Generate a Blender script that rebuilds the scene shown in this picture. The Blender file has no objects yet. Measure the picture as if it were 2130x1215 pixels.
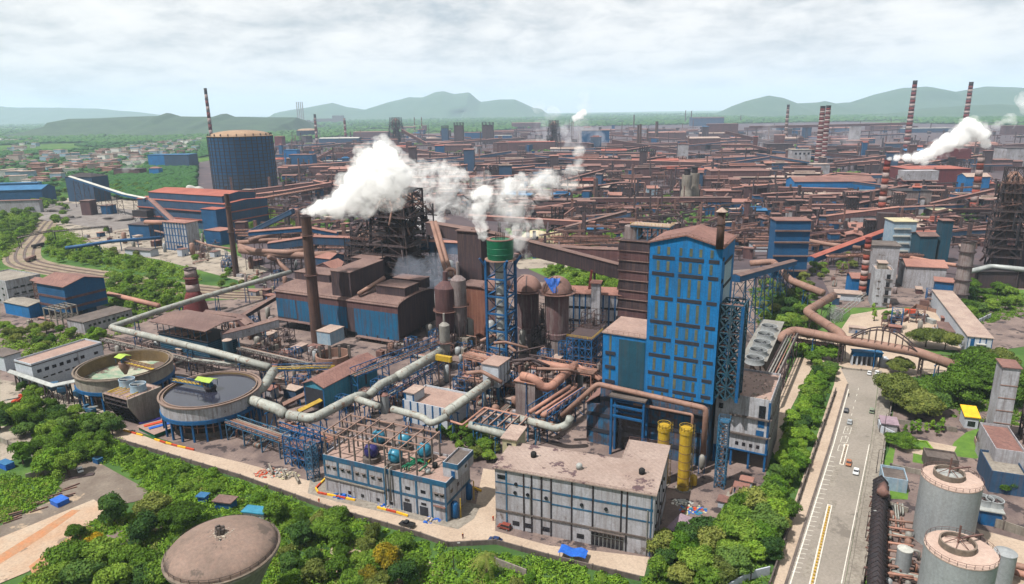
import bpy, math, random
import numpy as np
from mathutils import Vector, noise as mn
PI=math.pi; rad=math.radians
S=bpy.context.scene; COL=S.collection
# ---------------------------------------------------------------- camera
F=1400.;TH=rad(15.1);RO=.0153;CH=125.
_c,_s=math.cos(TH),math.sin(TH); _cr,_sr=math.cos(RO),math.sin(RO)
cam=bpy.data.cameras.new('camera'); camo=bpy.data.objects.new('camera',cam); COL.objects.link(camo)
cam.sensor_width=36; cam.lens=36*F/2130; cam.clip_end=60000; cam.clip_start=1
from mathutils import Matrix
R3=Vector((_cr,-_sr*_s,-_sr*_c)); U3=Vector((_sr,_cr*_s,_cr*_c)); B3=R3.cross(U3)
camo.matrix_world=Matrix(((R3.x,U3.x,B3.x,0),(R3.y,U3.y,B3.y,0),(R3.z,U3.z,B3.z,CH),(0,0,0,1)))
S.camera=camo
# ---------------------------------------------------------------- sun, sky, exposure
SUN_EL,SUN_AZ=rad(62),rad(-122)      # azimuth clockwise from +Y: sun stands left of and slightly behind the camera
d=Vector((math.sin(SUN_AZ)*math.cos(SUN_EL),math.cos(SUN_AZ)*math.cos(SUN_EL),math.sin(SUN_EL)))
sl=bpy.data.lights.new('sun','SUN'); sl.energy=5.; sl.angle=rad(.6); sl.color=(1,.95,.88)
so=bpy.data.objects.new('sun',sl); COL.objects.link(so); so.rotation_euler=d.to_track_quat('Z','Y').to_euler(); so.location=(-300,-100,600)
W=bpy.data.worlds.new('World'); S.world=W; W.use_nodes=True; wt=W.node_tree; wn=wt.nodes; wl=wt.links; wn.clear()
def N(nt,t,**k):
    n=nt.nodes.new(t)
    for a,b in k.items():
        if a.startswith('i_'):
            n.inputs[int(a[2:]) if a[2:].isdigit() else a[2:].replace('_',' ')].default_value=b
        else: setattr(n,a,b)
    return n
def ramp(nt,pts,src=None,interp='LINEAR'):
    r=nt.nodes.new('ShaderNodeValToRGB'); e=r.color_ramp.elements; r.color_ramp.interpolation=interp
    while len(e)<len(pts): e.new(.5)
    for q,(p,c) in zip(e,pts): q.position=p; q.color=(*c,1) if hasattr(c,'__len__') else (c,c,c,1)
    if src is not None: nt.links.new(src,r.inputs[0])
    return r
def mixc(nt,f,a,b,mode='MIX'):
    m=nt.nodes.new('ShaderNodeMix'); m.data_type='RGBA'; m.blend_type=mode
    for i,v in ((0,f),(6,a),(7,b)):
        if hasattr(v,'links'): nt.links.new(v,m.inputs[i])
        elif i==0: m.inputs[0].default_value=v
        else: m.inputs[i].default_value=(*v[:3],1)
    return m.outputs[2]
def mth(nt,op,a,b=0.,c=None):
    m=nt.nodes.new('ShaderNodeMath'); m.operation=op
    for i,v in enumerate((a,b) if c is None else (a,b,c)):
        if hasattr(v,'links'): nt.links.new(v,m.inputs[i])
        else: m.inputs[i].default_value=v
    return m.outputs[0]
sky=N(wt,'ShaderNodeTexSky',sky_type='NISHITA',sun_disc=False,sun_elevation=SUN_EL,sun_rotation=SUN_AZ,altitude=150,dust_density=2.)
tc=N(wt,'ShaderNodeTexCoord'); sp=N(wt,'ShaderNodeSeparateXYZ'); wl.new(tc.outputs['Generated'],sp.inputs[0])
zz=mth(wt,'ADD',mth(wt,'MAXIMUM',sp.outputs[2],0.),.24)
cx=N(wt,'ShaderNodeCombineXYZ'); wl.new(mth(wt,'DIVIDE',sp.outputs[0],zz),cx.inputs[0]); wl.new(mth(wt,'DIVIDE',sp.outputs[1],zz),cx.inputs[1])
mp=N(wt,'ShaderNodeMapping'); mp.inputs[1].default_value=(3.1,1.7,0); wl.new(cx.outputs[0],mp.inputs[0])
n1=N(wt,'ShaderNodeTexNoise',i_Scale=1.5,i_Detail=10,i_Roughness=.6,i_Distortion=.25); wl.new(mp.outputs[0],n1.inputs['Vector'])
n2=N(wt,'ShaderNodeTexNoise',i_Scale=4.2,i_Detail=8,i_Roughness=.62,i_Distortion=.3); wl.new(mp.outputs[0],n2.inputs['Vector'])
tone=ramp(wt,[(.38,(4.9,5.3,5.6)),(.43,(5.8,6.1,6.25)),(.47,(6.7,6.85,6.9)),(.50,(7.3,7.4,7.4)),(.54,(8.1,8.1,7.95)),(.62,(8.8,8.7,8.5))],mth(wt,'ADD',mth(wt,'MULTIPLY',n1.outputs[0],.5),mth(wt,'MULTIPLY',n2.outputs[0],.5)))
cov=ramp(wt,[(.30,.55),(.40,1.)],n1.outputs[0])
low=ramp(wt,[(.0,1.),(.05,.35),(.11,0.)],sp.outputs[2])
ctone=mixc(wt,low.outputs[0],tone.outputs[0],(6.6,6.85,7.0))
cl=mixc(wt,cov.outputs[0],sky.outputs[0],ctone)
bg=N(wt,'ShaderNodeBackground',i_Strength=.066); wl.new(cl,bg.inputs[0]); wo=N(wt,'ShaderNodeOutputWorld'); wl.new(bg.outputs[0],wo.inputs[0])
V=S.view_settings; V.view_transform='Standard'; V.look='None'; V.gamma=1; V.exposure=.86; V.use_curve_mapping=False
cy=S.cycles; cy.max_bounces=8; cy.diffuse_bounces=2; cy.glossy_bounces=2; cy.transmission_bounces=2; cy.volume_bounces=5; cy.transparent_max_bounces=6
cy.use_denoising=True; cy.sample_clamp_indirect=4; cy.volume_step_rate=1.; cy.volume_max_steps=256; cy.caustics_reflective=False; cy.caustics_refractive=False
cy.use_adaptive_sampling=True; cy.adaptive_threshold=.02
# ---------------------------------------------------------------- pixel <-> place
def ray(x,y):
    a=(x-1065)/F;b=-(y-607.5)/F
    return (a*_cr+b*_sr, _c+(-a*_sr+b*_cr)*_s, -_s+(-a*_sr+b*_cr)*_c)
def G(x,y,z=0.):
    d=ray(x,y);t=(z-CH)/d[2];return Vector((d[0]*t,d[1]*t,z))
def hz(b,t,z0=0.):
    p=G(*b,z0);d=ray(*t);return CH+d[2]*p.y/d[1]
# ---------------------------------------------------------------- materials
def lin(v): v/=255.; return v/12.92 if v<=.04045 else ((v+.055)/1.055)**2.4
def K(r,g,b,k=.6): k*=.76; return (lin(r)*k,lin(g)*k,lin(b)*k)
MT={}
def mat(name,c1,c2=None,c3=None,sc=.12,st=.0,rough=.85,metal=0.,lines=0.,crisp=.5,patch=None,spec=.3,linestep=3.,vs=.06):
    """base c1 mottled with c2 (noise sc per metre), vertical streaks of c3 (amount st), seams, optional patches"""
    m=bpy.data.materials.new(name); m.use_nodes=True; nt=m.node_tree; nt.nodes.clear(); L=nt.links
    o=N(nt,'ShaderNodeOutputMaterial'); b=N(nt,'ShaderNodeBsdfPrincipled'); L.new(b.outputs[0],o.inputs[0])
    b.inputs['Roughness'].default_value=rough; b.inputs['Metallic'].default_value=metal; b.inputs['Specular IOR Level'].default_value=spec
    t=N(nt,'ShaderNodeTexCoord'); oi=N(nt,'ShaderNodeObjectInfo')
    ad=N(nt,'ShaderNodeVectorMath',operation='ADD'); L.new(t.outputs['Object'],ad.inputs[0])
    sc3=N(nt,'ShaderNodeVectorMath',operation='SCALE'); sc3.inputs[0].default_value=(37,91,0); L.new(oi.outputs['Random'],sc3.inputs['Scale']); L.new(sc3.outputs[0],ad.inputs[1])
    P=ad.outputs[0]; c2=c2 or tuple(x*.72 for x in c1)
    n=N(nt,'ShaderNodeTexNoise',i_Scale=sc,i_Detail=7,i_Roughness=.62); L.new(P,n.inputs['Vector'])
    w=.22*(1-crisp)+.03
    r=ramp(nt,[(.5-w,0.),(.5+w,1.)],n.outputs[0]); col=mixc(nt,r.outputs[0],c1,c2)
    nf=N(nt,'ShaderNodeTexNoise',i_Scale=1.3,i_Detail=5,i_Roughness=.7); L.new(P,nf.inputs['Vector'])
    rf=ramp(nt,[(.3,.80),(.7,1.18)],nf.outputs[0]); col=mixc(nt,1.,col,rf.outputs[0],'MULTIPLY')
    if st:
        mp=N(nt,'ShaderNodeMapping'); mp.inputs[3].default_value=(1,1,vs); L.new(P,mp.inputs[0])
        s=N(nt,'ShaderNodeTexNoise',i_Scale=.9,i_Detail=6,i_Roughness=.68); L.new(mp.outputs[0],s.inputs['Vector'])
        rs=ramp(nt,[(.47,0.),(.62,st)],s.outputs[0]); col=mixc(nt,rs.outputs[0],col,c3 or c2)
    if lines:
        sp=N(nt,'ShaderNodeSeparateXYZ'); L.new(t.outputs['Object'],sp.inputs[0])
        a=mth(nt,'FRACT',mth(nt,'DIVIDE',mth(nt,'ADD',sp.outputs[0],sp.outputs[1]),linestep)); q=mth(nt,'LESS_THAN',a,.09)
        col=mixc(nt,mth(nt,'MULTIPLY',q,lines),col,tuple(x*.45 for x in c2))
    if patch:
        pn=N(nt,'ShaderNodeTexNoise',i_Scale=patch[1],i_Detail=9,i_Roughness=.66); L.new(P,pn.inputs['Vector'])
        rp=ramp(nt,[(patch[2],0.),(patch[2]+.025,1.)],pn.outputs[0]); col=mixc(nt,rp.outputs[0],col,patch[0])
    L.new(col,b.inputs['Base Color'])
    MT[name]=m; return m
RUST=K(120,78,62); DUST=K(196,160,146)
mat('roof_rust',K(164,122,112),K(136,98,92),K(106,80,76),sc=.09,st=.45,lines=.35,linestep=4)
mat('roof_pink',K(188,138,124),K(158,112,102),K(150,106,96),sc=.05,st=.4,lines=.25,linestep=6)
mat('roof_brown',K(150,122,114),K(122,96,92),K(96,72,68),sc=.08,st=.4,lines=.3)
mat('roof_red',K(190,112,94),K(166,92,80),sc=.06,st=.2)
mat('roof_dusty',K(206,184,170),K(180,156,146),K(150,124,112),sc=.12,st=.35,lines=.3,linestep=2.4)
mat('roof_white',K(226,226,218),K(196,196,190),sc=.1,st=.2)
mat('roof_cream',K(226,216,178),K(200,190,155),sc=.1,lines=.3)
mat('roof_blue',K(60,130,180),K(50,110,160),sc=.1,st=.2,lines=.2)
mat('wall_rust',K(112,78,80),K(90,64,68),K(134,98,92),sc=.05,st=.55,lines=.3)
mat('wall_dark',K(84,68,74),K(66,55,62),K(110,84,78),sc=.06,st=.6,lines=.25)
mat('wall_plum',K(136,62,66),K(112,52,58),K(96,56,58),sc=.08,st=.4,lines=.5)
mat('wall_orange',K(150,98,80),K(122,80,70),K(176,124,104),sc=.06,st=.6)
mat('wall_blue',K(2,124,196,.76),K(4,106,170,.7),K(56,92,112),sc=.09,st=.38,crisp=.25,lines=.3,linestep=1.5,vs=.09)
mat('clay_orange',K(204,140,98),K(190,150,118),sc=.3,crisp=.5)
mat('wall_bluedark',K(14,100,156,.58),K(12,84,134,.58),K(52,84,112,.6),sc=.1,st=.3,lines=.5,linestep=1)
mat('wall_bluestain',K(2,116,166,.62),K(16,96,136,.6),K(88,76,88),sc=.06,st=.85,lines=.35,crisp=.4,vs=.07)
mat('wall_bluegrey',K(52,94,132),K(44,80,114),K(100,86,96),sc=.07,st=.4,lines=.3)
mat('wall_teal',K(24,92,116,.55),K(20,74,98,.55),K(80,80,84),sc=.1,st=.5,lines=.3)
mat('wall_aqua',K(70,158,190),K(54,140,172),K(110,150,160),sc=.1,st=.4,lines=.3)
mat('wall_stripe',K(30,110,156),K(74,76,88),K(126,92,82),sc=.25,st=.8,lines=.5,crisp=.8,vs=.02)
mat('wall_white',K(206,208,216),K(180,178,184),K(118,104,100),sc=.1,st=.6,vs=.1)
mat('holder_dome',K(190,160,130),K(164,134,108),K(130,100,84),sc=.03,st=.2)
mat('wall_clean',K(222,228,238),K(206,214,226),K(180,180,186),sc=.1,st=.2)
mat('wall_bluewhite',K(176,202,220),K(150,180,204),K(196,200,206),sc=.3,st=.6)
mat('wall_grey',K(194,194,202,.66),K(168,164,168,.62),K(128,114,108),sc=.08,st=.42,lines=.25,vs=.12,patch=(K(126,116,112),.16,.62))
mat('concrete',K(176,168,156),K(150,142,132),K(112,100,92),sc=.15,st=.5)
mat('concrete_dark',K(128,116,110),K(104,94,90),K(76,68,66),sc=.12,st=.5)
mat('concrete_pink',K(190,160,148),K(164,136,126),K(206,184,172),sc=.15,st=.2,crisp=.3)
mat('roof_peel',K(192,172,162),K(172,150,140),K(150,130,122),sc=.08,st=.4,lines=.3,linestep=2.,patch=(K(104,82,86),.16,.585))
mat('pipe_pale',K(194,198,190),K(164,168,162),K(140,112,92),sc=.18,st=.3,rough=.6,patch=(K(146,116,98),.35,.59))
mat('pipe_rust',K(176,138,122),K(150,114,100),K(120,92,84),sc=.12,st=.2,rough=.7)
mat('pipe_pink',K(202,150,130),K(176,128,112),sc=.15,rough=.7)
mat('pipe_grey',K(168,166,160),K(140,136,130),sc=.2,rough=.6)
mat('pipe_silver',K(216,222,220),K(190,196,194),sc=.2,rough=.4,metal=.3)
mat('steel_blue',K(8,104,166,.6),K(10,88,142,.6),K(90,80,84),sc=.3,st=.25,rough=.6)
mat('steel_teal',K(50,120,160,.55),K(40,100,138,.55),K(120,92,84),sc=.3,st=.4,rough=.6)
mat('steel_dark',K(88,72,72),K(70,58,62),K(120,92,84),sc=.2,st=.3,rough=.7)
mat('steel_rust',K(142,106,96),K(112,82,78),sc=.25,rough=.8)
mat('steel_black',K(56,48,52),K(44,40,46),K(80,60,58),sc=.2,st=.4,rough=.8)
mat('steel_pale',K(196,200,198),K(170,172,170),sc=.3,rough=.6)
mat('beam_tan',K(186,152,138),K(160,128,116),sc=.3)
mat('yellow_paint',K(222,186,60),K(204,166,48),K(140,110,60),sc=.3,st=.3,rough=.5)
mat('lime',K(186,216,84),K(170,200,72),K(150,150,90),sc=.4,st=.2,rough=.6)
mat('tank_grey',K(186,190,192),K(166,172,176),K(140,138,136),sc=.06,st=.25,crisp=.3,rough=.5)
mat('tank_top',K(220,194,180),K(200,172,158),K(190,150,130),sc=.1,crisp=.4)
mat('dome_cement',K(162,138,126),K(128,110,100),K(180,144,130),sc=.10,st=.2,crisp=.25,patch=(K(110,96,88),.12,.6))
mat('rim_cement',K(150,134,120),K(120,108,98),sc=.4)
mat('silo_rust',K(122,90,90),K(98,74,78),K(160,150,146),sc=.1,st=.55,vs=.08)
mat('silo_grey',K(170,160,158),K(140,124,124),K(112,86,82),sc=.12,st=.7,vs=.08)
mat('dome_rust',K(170,132,122),K(144,110,102),sc=.12)
mat('green_paint',K(8,124,84,.6),K(6,104,72,.6),K(60,110,90),sc=.15,st=.2,rough=.5)
mat('blue_tarp',K(50,120,220,.65),K(36,96,200,.65),sc=.8,rough=.5)
mat('aqua_tank',K(70,164,198,.55),K(50,136,170,.55),sc=.3,rough=.35)
mat('purple_tank',K(62,56,128,.55),K(50,46,108,.55),sc=.3,rough=.35)
mat('pipe_green',K(30,140,100,.55),K(26,120,86,.55),sc=.3,rough=.4)
mat('glass_dark',K(48,50,58),K(38,40,48),sc=.5,rough=.2,spec=.5)
mat('louvre_dark',K(58,60,72),K(48,50,60),sc=.5)
mat('strip_olive',K(116,122,98),K(74,92,88),K(128,122,98),sc=.2,st=.3)
mat('paint_white',K(236,232,222,.7),K(214,208,196,.7),sc=.5)
mat('stack_red',K(132,54,52),K(112,46,48),K(90,52,52),sc=.1,st=.3)
mat('stack_white',K(190,170,166),K(166,146,142),K(124,92,88),sc=.1,st=.3)
mat('stack_orange',K(166,82,66),K(146,72,60),sc=.1,st=.3)
mat('stack_dark',K(104,78,70),K(78,60,58),K(132,92,76),sc=.07,st=.5)
mat('asphalt',K(176,166,156,.58),K(156,148,138,.55),K(150,142,134),sc=.045,crisp=.35,st=.25,vs=.02,patch=(K(134,126,118),.05,.6))
mat('path_dust',K(212,192,172),K(190,168,148),sc=.08,crisp=.3)
mat('yard_dirt',K(158,138,130),K(112,96,94),sc=.06,crisp=.5,patch=(K(72,62,64),.11,.55))
mat('yard_pale',K(190,178,162),K(158,146,134),sc=.05,crisp=.5,patch=(K(112,104,92),.10,.555))
mat('ash',K(156,148,144),K(120,112,110),sc=.08,crisp=.4,patch=(K(104,92,90),.12,.6))
mat('clay',K(204,188,168),K(198,164,136),sc=.05,crisp=.45,patch=(K(150,130,112),.09,.6))
mat('mill_floor',K(104,88,92),K(78,68,76),sc=.02,crisp=.4,patch=(K(140,118,110),.03,.62))
mat('grass_bright',K(130,176,60,.42),K(104,150,52,.42),sc=.3,crisp=.3)
mat('cream_heap',K(226,210,170),K(206,188,150),sc=.3)
mat('trunk_bark',K(120,100,84),K(96,80,68),sc=1.)
mat('sludge',K(70,72,86,.45),K(58,60,80,.45),sc=.12,rough=.12,spec=.6,crisp=.2)
mat('basin_wall',K(150,124,84),K(124,104,76),sc=.1,st=.2)
mat('basin_mint',K(196,192,172),K(138,172,146),sc=.16,crisp=.7,patch=(K(116,98,90),.1,.50))
mat('rubber',K(40,40,42),K(30,30,32),sc=1.)
mat('orange_paint',K(230,90,50),K(206,76,44),sc=.5)
mat('yellow_bright',K(250,196,40,.75),K(236,178,36,.75),sc=.3)
mat('lilac_roof',K(178,154,166),K(160,138,152),sc=.3,lines=.3,linestep=1.5)
mat('red_brick',K(160,78,62),K(136,66,56),sc=.5)
mat('rubble_mat',K(206,196,180),K(170,150,136),sc=.9,crisp=.8)
for nm,c in (('car_white',K(236,238,240,.75)),('car_dark',K(52,54,64,.5)),('car_blue',K(24,60,120,.5)),('car_silver',K(190,196,200)),('car_orange',K(196,120,76)),('car_green',K(150,164,140)),('car_black',K(50,50,52))):
    mat(nm,c,tuple(x*.92 for x in c),sc=.3,rough=.3,spec=.5)
# ---------------------------------------------------------------- mesh builder
class MB:
    def __init__(s): s.v=[]; s.f=[]
    def box(s,x0,y0,z0,x1,y1,z1):
        n=len(s.v); s.v+=[(x0,y0,z0),(x1,y0,z0),(x1,y1,z0),(x0,y1,z0),(x0,y0,z1),(x1,y0,z1),(x1,y1,z1),(x0,y1,z1)]
        s.f+=[(n,n+3,n+2,n+1),(n+4,n+5,n+6,n+7),(n,n+1,n+5,n+4),(n+1,n+2,n+6,n+5),(n+2,n+3,n+7,n+6),(n+3,n,n+4,n+7)]; return s
    def cbox(s,c,sx,sy,sz,a=0.):
        ca,sa=math.cos(a),math.sin(a); n=len(s.v)
        for z in (0,sz):
            for x,y in ((-sx/2,-sy/2),(sx/2,-sy/2),(sx/2,sy/2),(-sx/2,sy/2)):
                s.v.append((c[0]+x*ca-y*sa,c[1]+x*sa+y*ca,c[2]+z))
        s.f+=[(n,n+3,n+2,n+1),(n+4,n+5,n+6,n+7),(n,n+1,n+5,n+4),(n+1,n+2,n+6,n+5),(n+2,n+3,n+7,n+6),(n+3,n,n+4,n+7)]; return s
    def beam(s,p,q,w,h=None):
        p=Vector(p);q=Vector(q);d=q-p
        if d.length<1e-4: return s
        d.normalize(); h=h or w
        a=Vector((0,0,1)).cross(d)
        if a.length<.05: a=Vector((1,0,0))
        a.normalize(); b=d.cross(a); n=len(s.v)
        for e in (p,q):
            for i,j in ((-1,-1),(1,-1),(1,1),(-1,1)): s.v.append(tuple(e+a*i*w/2+b*j*h/2))
        s.f+=[(n,n+1,n+2,n+3),(n+4,n+7,n+6,n+5),(n,n+4,n+5,n+1),(n+1,n+5,n+6,n+2),(n+2,n+6,n+7,n+3),(n+3,n+7,n+4,n)]; return s
    def lathe(s,cx,cy,prof,n=24,cap=True):
        k=len(s.v)
        for r,z in prof:
            for i in range(n): s.v.append((cx+r*math.cos(2*PI*i/n),cy+r*math.sin(2*PI*i/n),z))
        for j in range(len(prof)-1):
            for i in range(n):
                a=k+j*n+i;b=k+j*n+(i+1)%n; s.f.append((a,b,b+n,a+n))
        if cap:
            if prof[0][0]>1e-3: s.f.append(tuple(k+i for i in range(n))[::-1])
            if prof[-1][0]>1e-3: s.f.append(tuple(k+(len(prof)-1)*n+i for i in range(n)))
        return s
    def cyl(s,cx,cy,z0,z1,r0,r1=None,n=20): return s.lathe(cx,cy,[(r0,z0),(r0 if r1 is None else r1,z1)],n)
    def tube(s,pts,r,n=10,rnd=1.6):
        P=[Vector(p) for p in pts]; Q=[P[0]]
        for i in range(1,len(P)-1):
            a,b,c=P[i-1],P[i],P[i+1]; t=min(rnd*r,(a-b).length*.45,(c-b).length*.45)
            u=b+(a-b).normalized()*t; v=b+(c-b).normalized()*t
            for k in range(5):
                f=k/4; Q.append(u*(1-f)**2+b*2*f*(1-f)+v*f*f)
        Q.append(P[-1]); k0=len(s.v); ref=None
        for i,p in enumerate(Q):
            d=(Q[min(i+1,len(Q)-1)]-Q[max(i-1,0)]).normalized()
            if ref is None:
                ref=Vector((0,0,1)).cross(d)
                if ref.length<.1: ref=Vector((1,0,0))
            a=(ref-d*ref.dot(d)).normalized(); ref=a; b=d.cross(a)
            for j in range(n): s.v.append(tuple(p+a*r*math.cos(2*PI*j/n)+b*r*math.sin(2*PI*j/n)))
        for i in range(len(Q)-1):
            for j in range(n):
                x=k0+i*n+j;y=k0+i*n+(j+1)%n; s.f.append((x,y,y+n,x+n))
        s.f.append(tuple(k0+j for j in range(n))[::-1]); s.f.append(tuple(k0+(len(Q)-1)*n+j for j in range(n)))
        return s
    def prism(s,poly,z0,z1):
        n=len(s.v);m=len(poly)
        g=(lambda z,p: z(p) if callable(z) else z)
        for z in (z0,z1): s.v+=[(p[0],p[1],g(z,p)) for p in poly]
        s.f.append(tuple(n+i for i in range(m))[::-1]); s.f.append(tuple(n+m+i for i in range(m)))
        for i in range(m): j=(i+1)%m; s.f.append((n+i,n+j,n+m+j,n+m+i))
        return s
    def extr(s,prof,x0,x1,axis='x'):
        """profile [(u,z)] counter-clockwise swept along x (u=y) or along y (u=x)"""
        n=len(s.v);m=len(prof)
        for q in (x0,x1): s.v+=[((q,u,z) if axis=='x' else (u,q,z)) for u,z in prof]
        s.f.append(tuple(n+i for i in range(m))[::-1]); s.f.append(tuple(n+m+i for i in range(m)))
        for i in range(m): j=(i+1)%m; s.f.append((n+i,n+j,n+m+j,n+m+i))
        return s
    def frame(s,x0,y0,z0,x1,y1,z1,nx,ny,nz,w,brace=True,rnd=None,thin=.5):
        X=[x0+(x1-x0)*i/nx for i in range(nx+1)];Y=[y0+(y1-y0)*i/ny for i in range(ny+1)];Z=[z0+(z1-z0)*i/nz for i in range(nz+1)]
        for x in X:
            for y in Y: s.beam((x,y,z0),(x,y,z1),w)
        for z in Z[1:]:
            for y in Y: s.beam((x0,y,z),(x1,y,z),w*.7)
            for x in X: s.beam((x,y0,z),(x,y1,z),w*.7)
        if brace:
            for k in range(nz):
                a,b=Z[k],Z[k+1]
                for i in range(nx):
                    for y in (y0,y1):
                        s.beam((X[i],y,a),(X[i+1],y,b),w*thin)
                        if brace=='x': s.beam((X[i+1],y,a),(X[i],y,b),w*thin)
                for i in range(ny):
                    for x in (x0,x1):
                        s.beam((x,Y[i],a),(x,Y[i+1],b),w*thin)
                        if brace=='x': s.beam((x,Y[i+1],a),(x,Y[i],b),w*thin)
        return s
    def rail(s,pts,h=1.1,w=.12,step=2.5):
        for a,b in zip(pts,pts[1:]):
            a=Vector(a);b=Vector(b); up=Vector((0,0,h)); s.beam(a+up,b+up,w); s.beam(a+up*.5,b+up*.5,w*.7)
            k=max(1,int((b-a).length/step))
            for i in range(k+1): p=a.lerp(b,i/k); s.beam(p,p+up,w)
        return s
    def blob(s,c,r,sx=1,sy=1,sz=1,seed=0,amp=.25,lv=2):
        vs,fs=ico(lv); k=len(s.v)
        for x,y,z in vs:
            q=1+amp*mn.noise(Vector((x*1.3+seed*7.1,y*1.3,z*1.3)))*1.6; s.v.append((c[0]+x*r*q*sx,c[1]+y*r*q*sy,c[2]+z*r*q*sz))
        s.f+=[tuple(k+i for i in f) for f in fs]; return s
    def build(s,name,m,parent=None,smooth=False,off=None):
        me=bpy.data.meshes.new(name)
        v=s.v
        if off is not None: v=[(x-off[0],y-off[1],z-off[2]) for x,y,z in v]
        me.from_pydata(v,[],s.f); me.materials.append(MT[m] if isinstance(m,str) else m)
        if smooth: me.polygons.foreach_set('use_smooth',[True]*len(me.polygons)); 
        if smooth=='auto': me.set_sharp_from_angle(angle=rad(40))
        o=bpy.data.objects.new(name,me); COL.objects.link(o)
        if parent is not None: o.parent=parent
        return o
_ico={}
def ico(lv):
    if lv in _ico: return _ico[lv]
    t=(1+5**.5)/2; v=[Vector(p).normalized() for p in ((-1,t,0),(1,t,0),(-1,-t,0),(1,-t,0),(0,-1,t),(0,1,t),(0,-1,-t),(0,1,-t),(t,0,-1),(t,0,1),(-t,0,-1),(-t,0,1))]
    f=[(0,11,5),(0,5,1),(0,1,7),(0,7,10),(0,10,11),(1,5,9),(5,11,4),(11,10,2),(10,7,6),(7,1,8),(3,9,4),(3,4,2),(3,2,6),(3,6,8),(3,8,9),(4,9,5),(2,4,11),(6,2,10),(8,6,7),(9,8,1)]
    for _ in range(lv):
        c={};g=[]
        def mid(a,b):
            k=(min(a,b),max(a,b))
            if k not in c: v.append(((v[a]+v[b])/2).normalized()); c[k]=len(v)-1
            return c[k]
        for a,b,d in f:
            x,y,z=mid(a,b),mid(b,d),mid(d,a); g+=[(a,x,z),(b,y,x),(d,z,y),(x,y,z)]
        f=g
    _ico[lv]=([tuple(p) for p in v],f); return _ico[lv]
LABELS=[]
def tag(o,label,cat,group=None,kind=None):
    if label: o['label']=label
    if cat: o['category']=cat
    if group: o['group']=group
    if kind: o['kind']=kind
    if label and not kind: LABELS.append(o)
    return o
def thing(name,label,cat,loc=(0,0,0),rz=0.,group=None):
    o=bpy.data.objects.new(name,None); COL.objects.link(o); o.location=loc; o.rotation_euler=(0,0,rz); o.empty_display_size=1
    return tag(o,label,cat,group)
def copy_thing(root,loc,rz=0.,sc=1.,label=None,group=None):
    r=root.copy(); COL.objects.link(r); r.location=loc; r.rotation_euler=(0,0,rz); r.scale=(sc,sc,sc) if not hasattr(sc,'__len__') else sc
    if label: r['label']=label
    if group: r['group']=group
    LABELS.append(r)
    for ch in list(root.children):
        c=ch.copy(); COL.objects.link(c); c.parent=r
        for g in list(ch.children): e=g.copy(); COL.objects.link(e); e.parent=c
    return r
GA=rad(-27)
def span(A,B,C,h,ang='g'):
    a,b,c=G(*A,h),G(*B,h),G(*C,h); phi=math.atan2(b.y-a.y,b.x-a.x) if ang is None else (GA if ang=='g' else rad(ang))
    e1=Vector((math.cos(phi),math.sin(phi),0)); e2=Vector((-e1.y,e1.x,0))
    w=(b-a).dot(e1); d=max(2.,abs((c-b).dot(e2))); o=(a+b)/2-e1*w/2; o.z=0
    return o,phi,w,d
def gprof(lo,hi,zb,ze,rise,kind):
    m=(lo+hi)/2
    if kind=='gable': return [(lo,zb),(hi,zb),(hi,ze),(m,ze+rise),(lo,ze)]
    if kind=='mono': return [(lo,zb),(hi,zb),(hi,ze+rise),(lo,ze)]
    if kind=='arch': return [(lo,zb),(hi,zb)]+[(m+(hi-lo)/2*math.cos(PI*i/10),ze+rise*math.sin(PI*i/10)) for i in range(11)]
def roofprof(lo,hi,ze,rise,kind,t,ov):
    m=(lo+hi)/2; k=rise*2/(hi-lo)*ov
    if kind=='gable': top=[(hi+ov,ze-k+t),(m,ze+rise+t),(lo-ov,ze-k+t)]; bot=[(lo-ov,ze-k+.02),(m,ze+rise+.02),(hi+ov,ze-k+.02)]
    elif kind=='mono': k/=2; top=[(hi+ov,ze+rise+k+t),(lo-ov,ze-k+t)]; bot=[(lo-ov,ze-k+.02),(hi+ov,ze+rise+k+.02)]
    else:
        a=(hi-lo)/2+ov; top=[(m+a*math.cos(PI*i/10),ze+rise*math.sin(PI*i/10)+t) for i in range(11)]; bot=[(m+a*math.cos(PI*i/10),ze+rise*math.sin(PI*i/10)+.02) for i in range(10,-1,-1)]
    return bot+top
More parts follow.
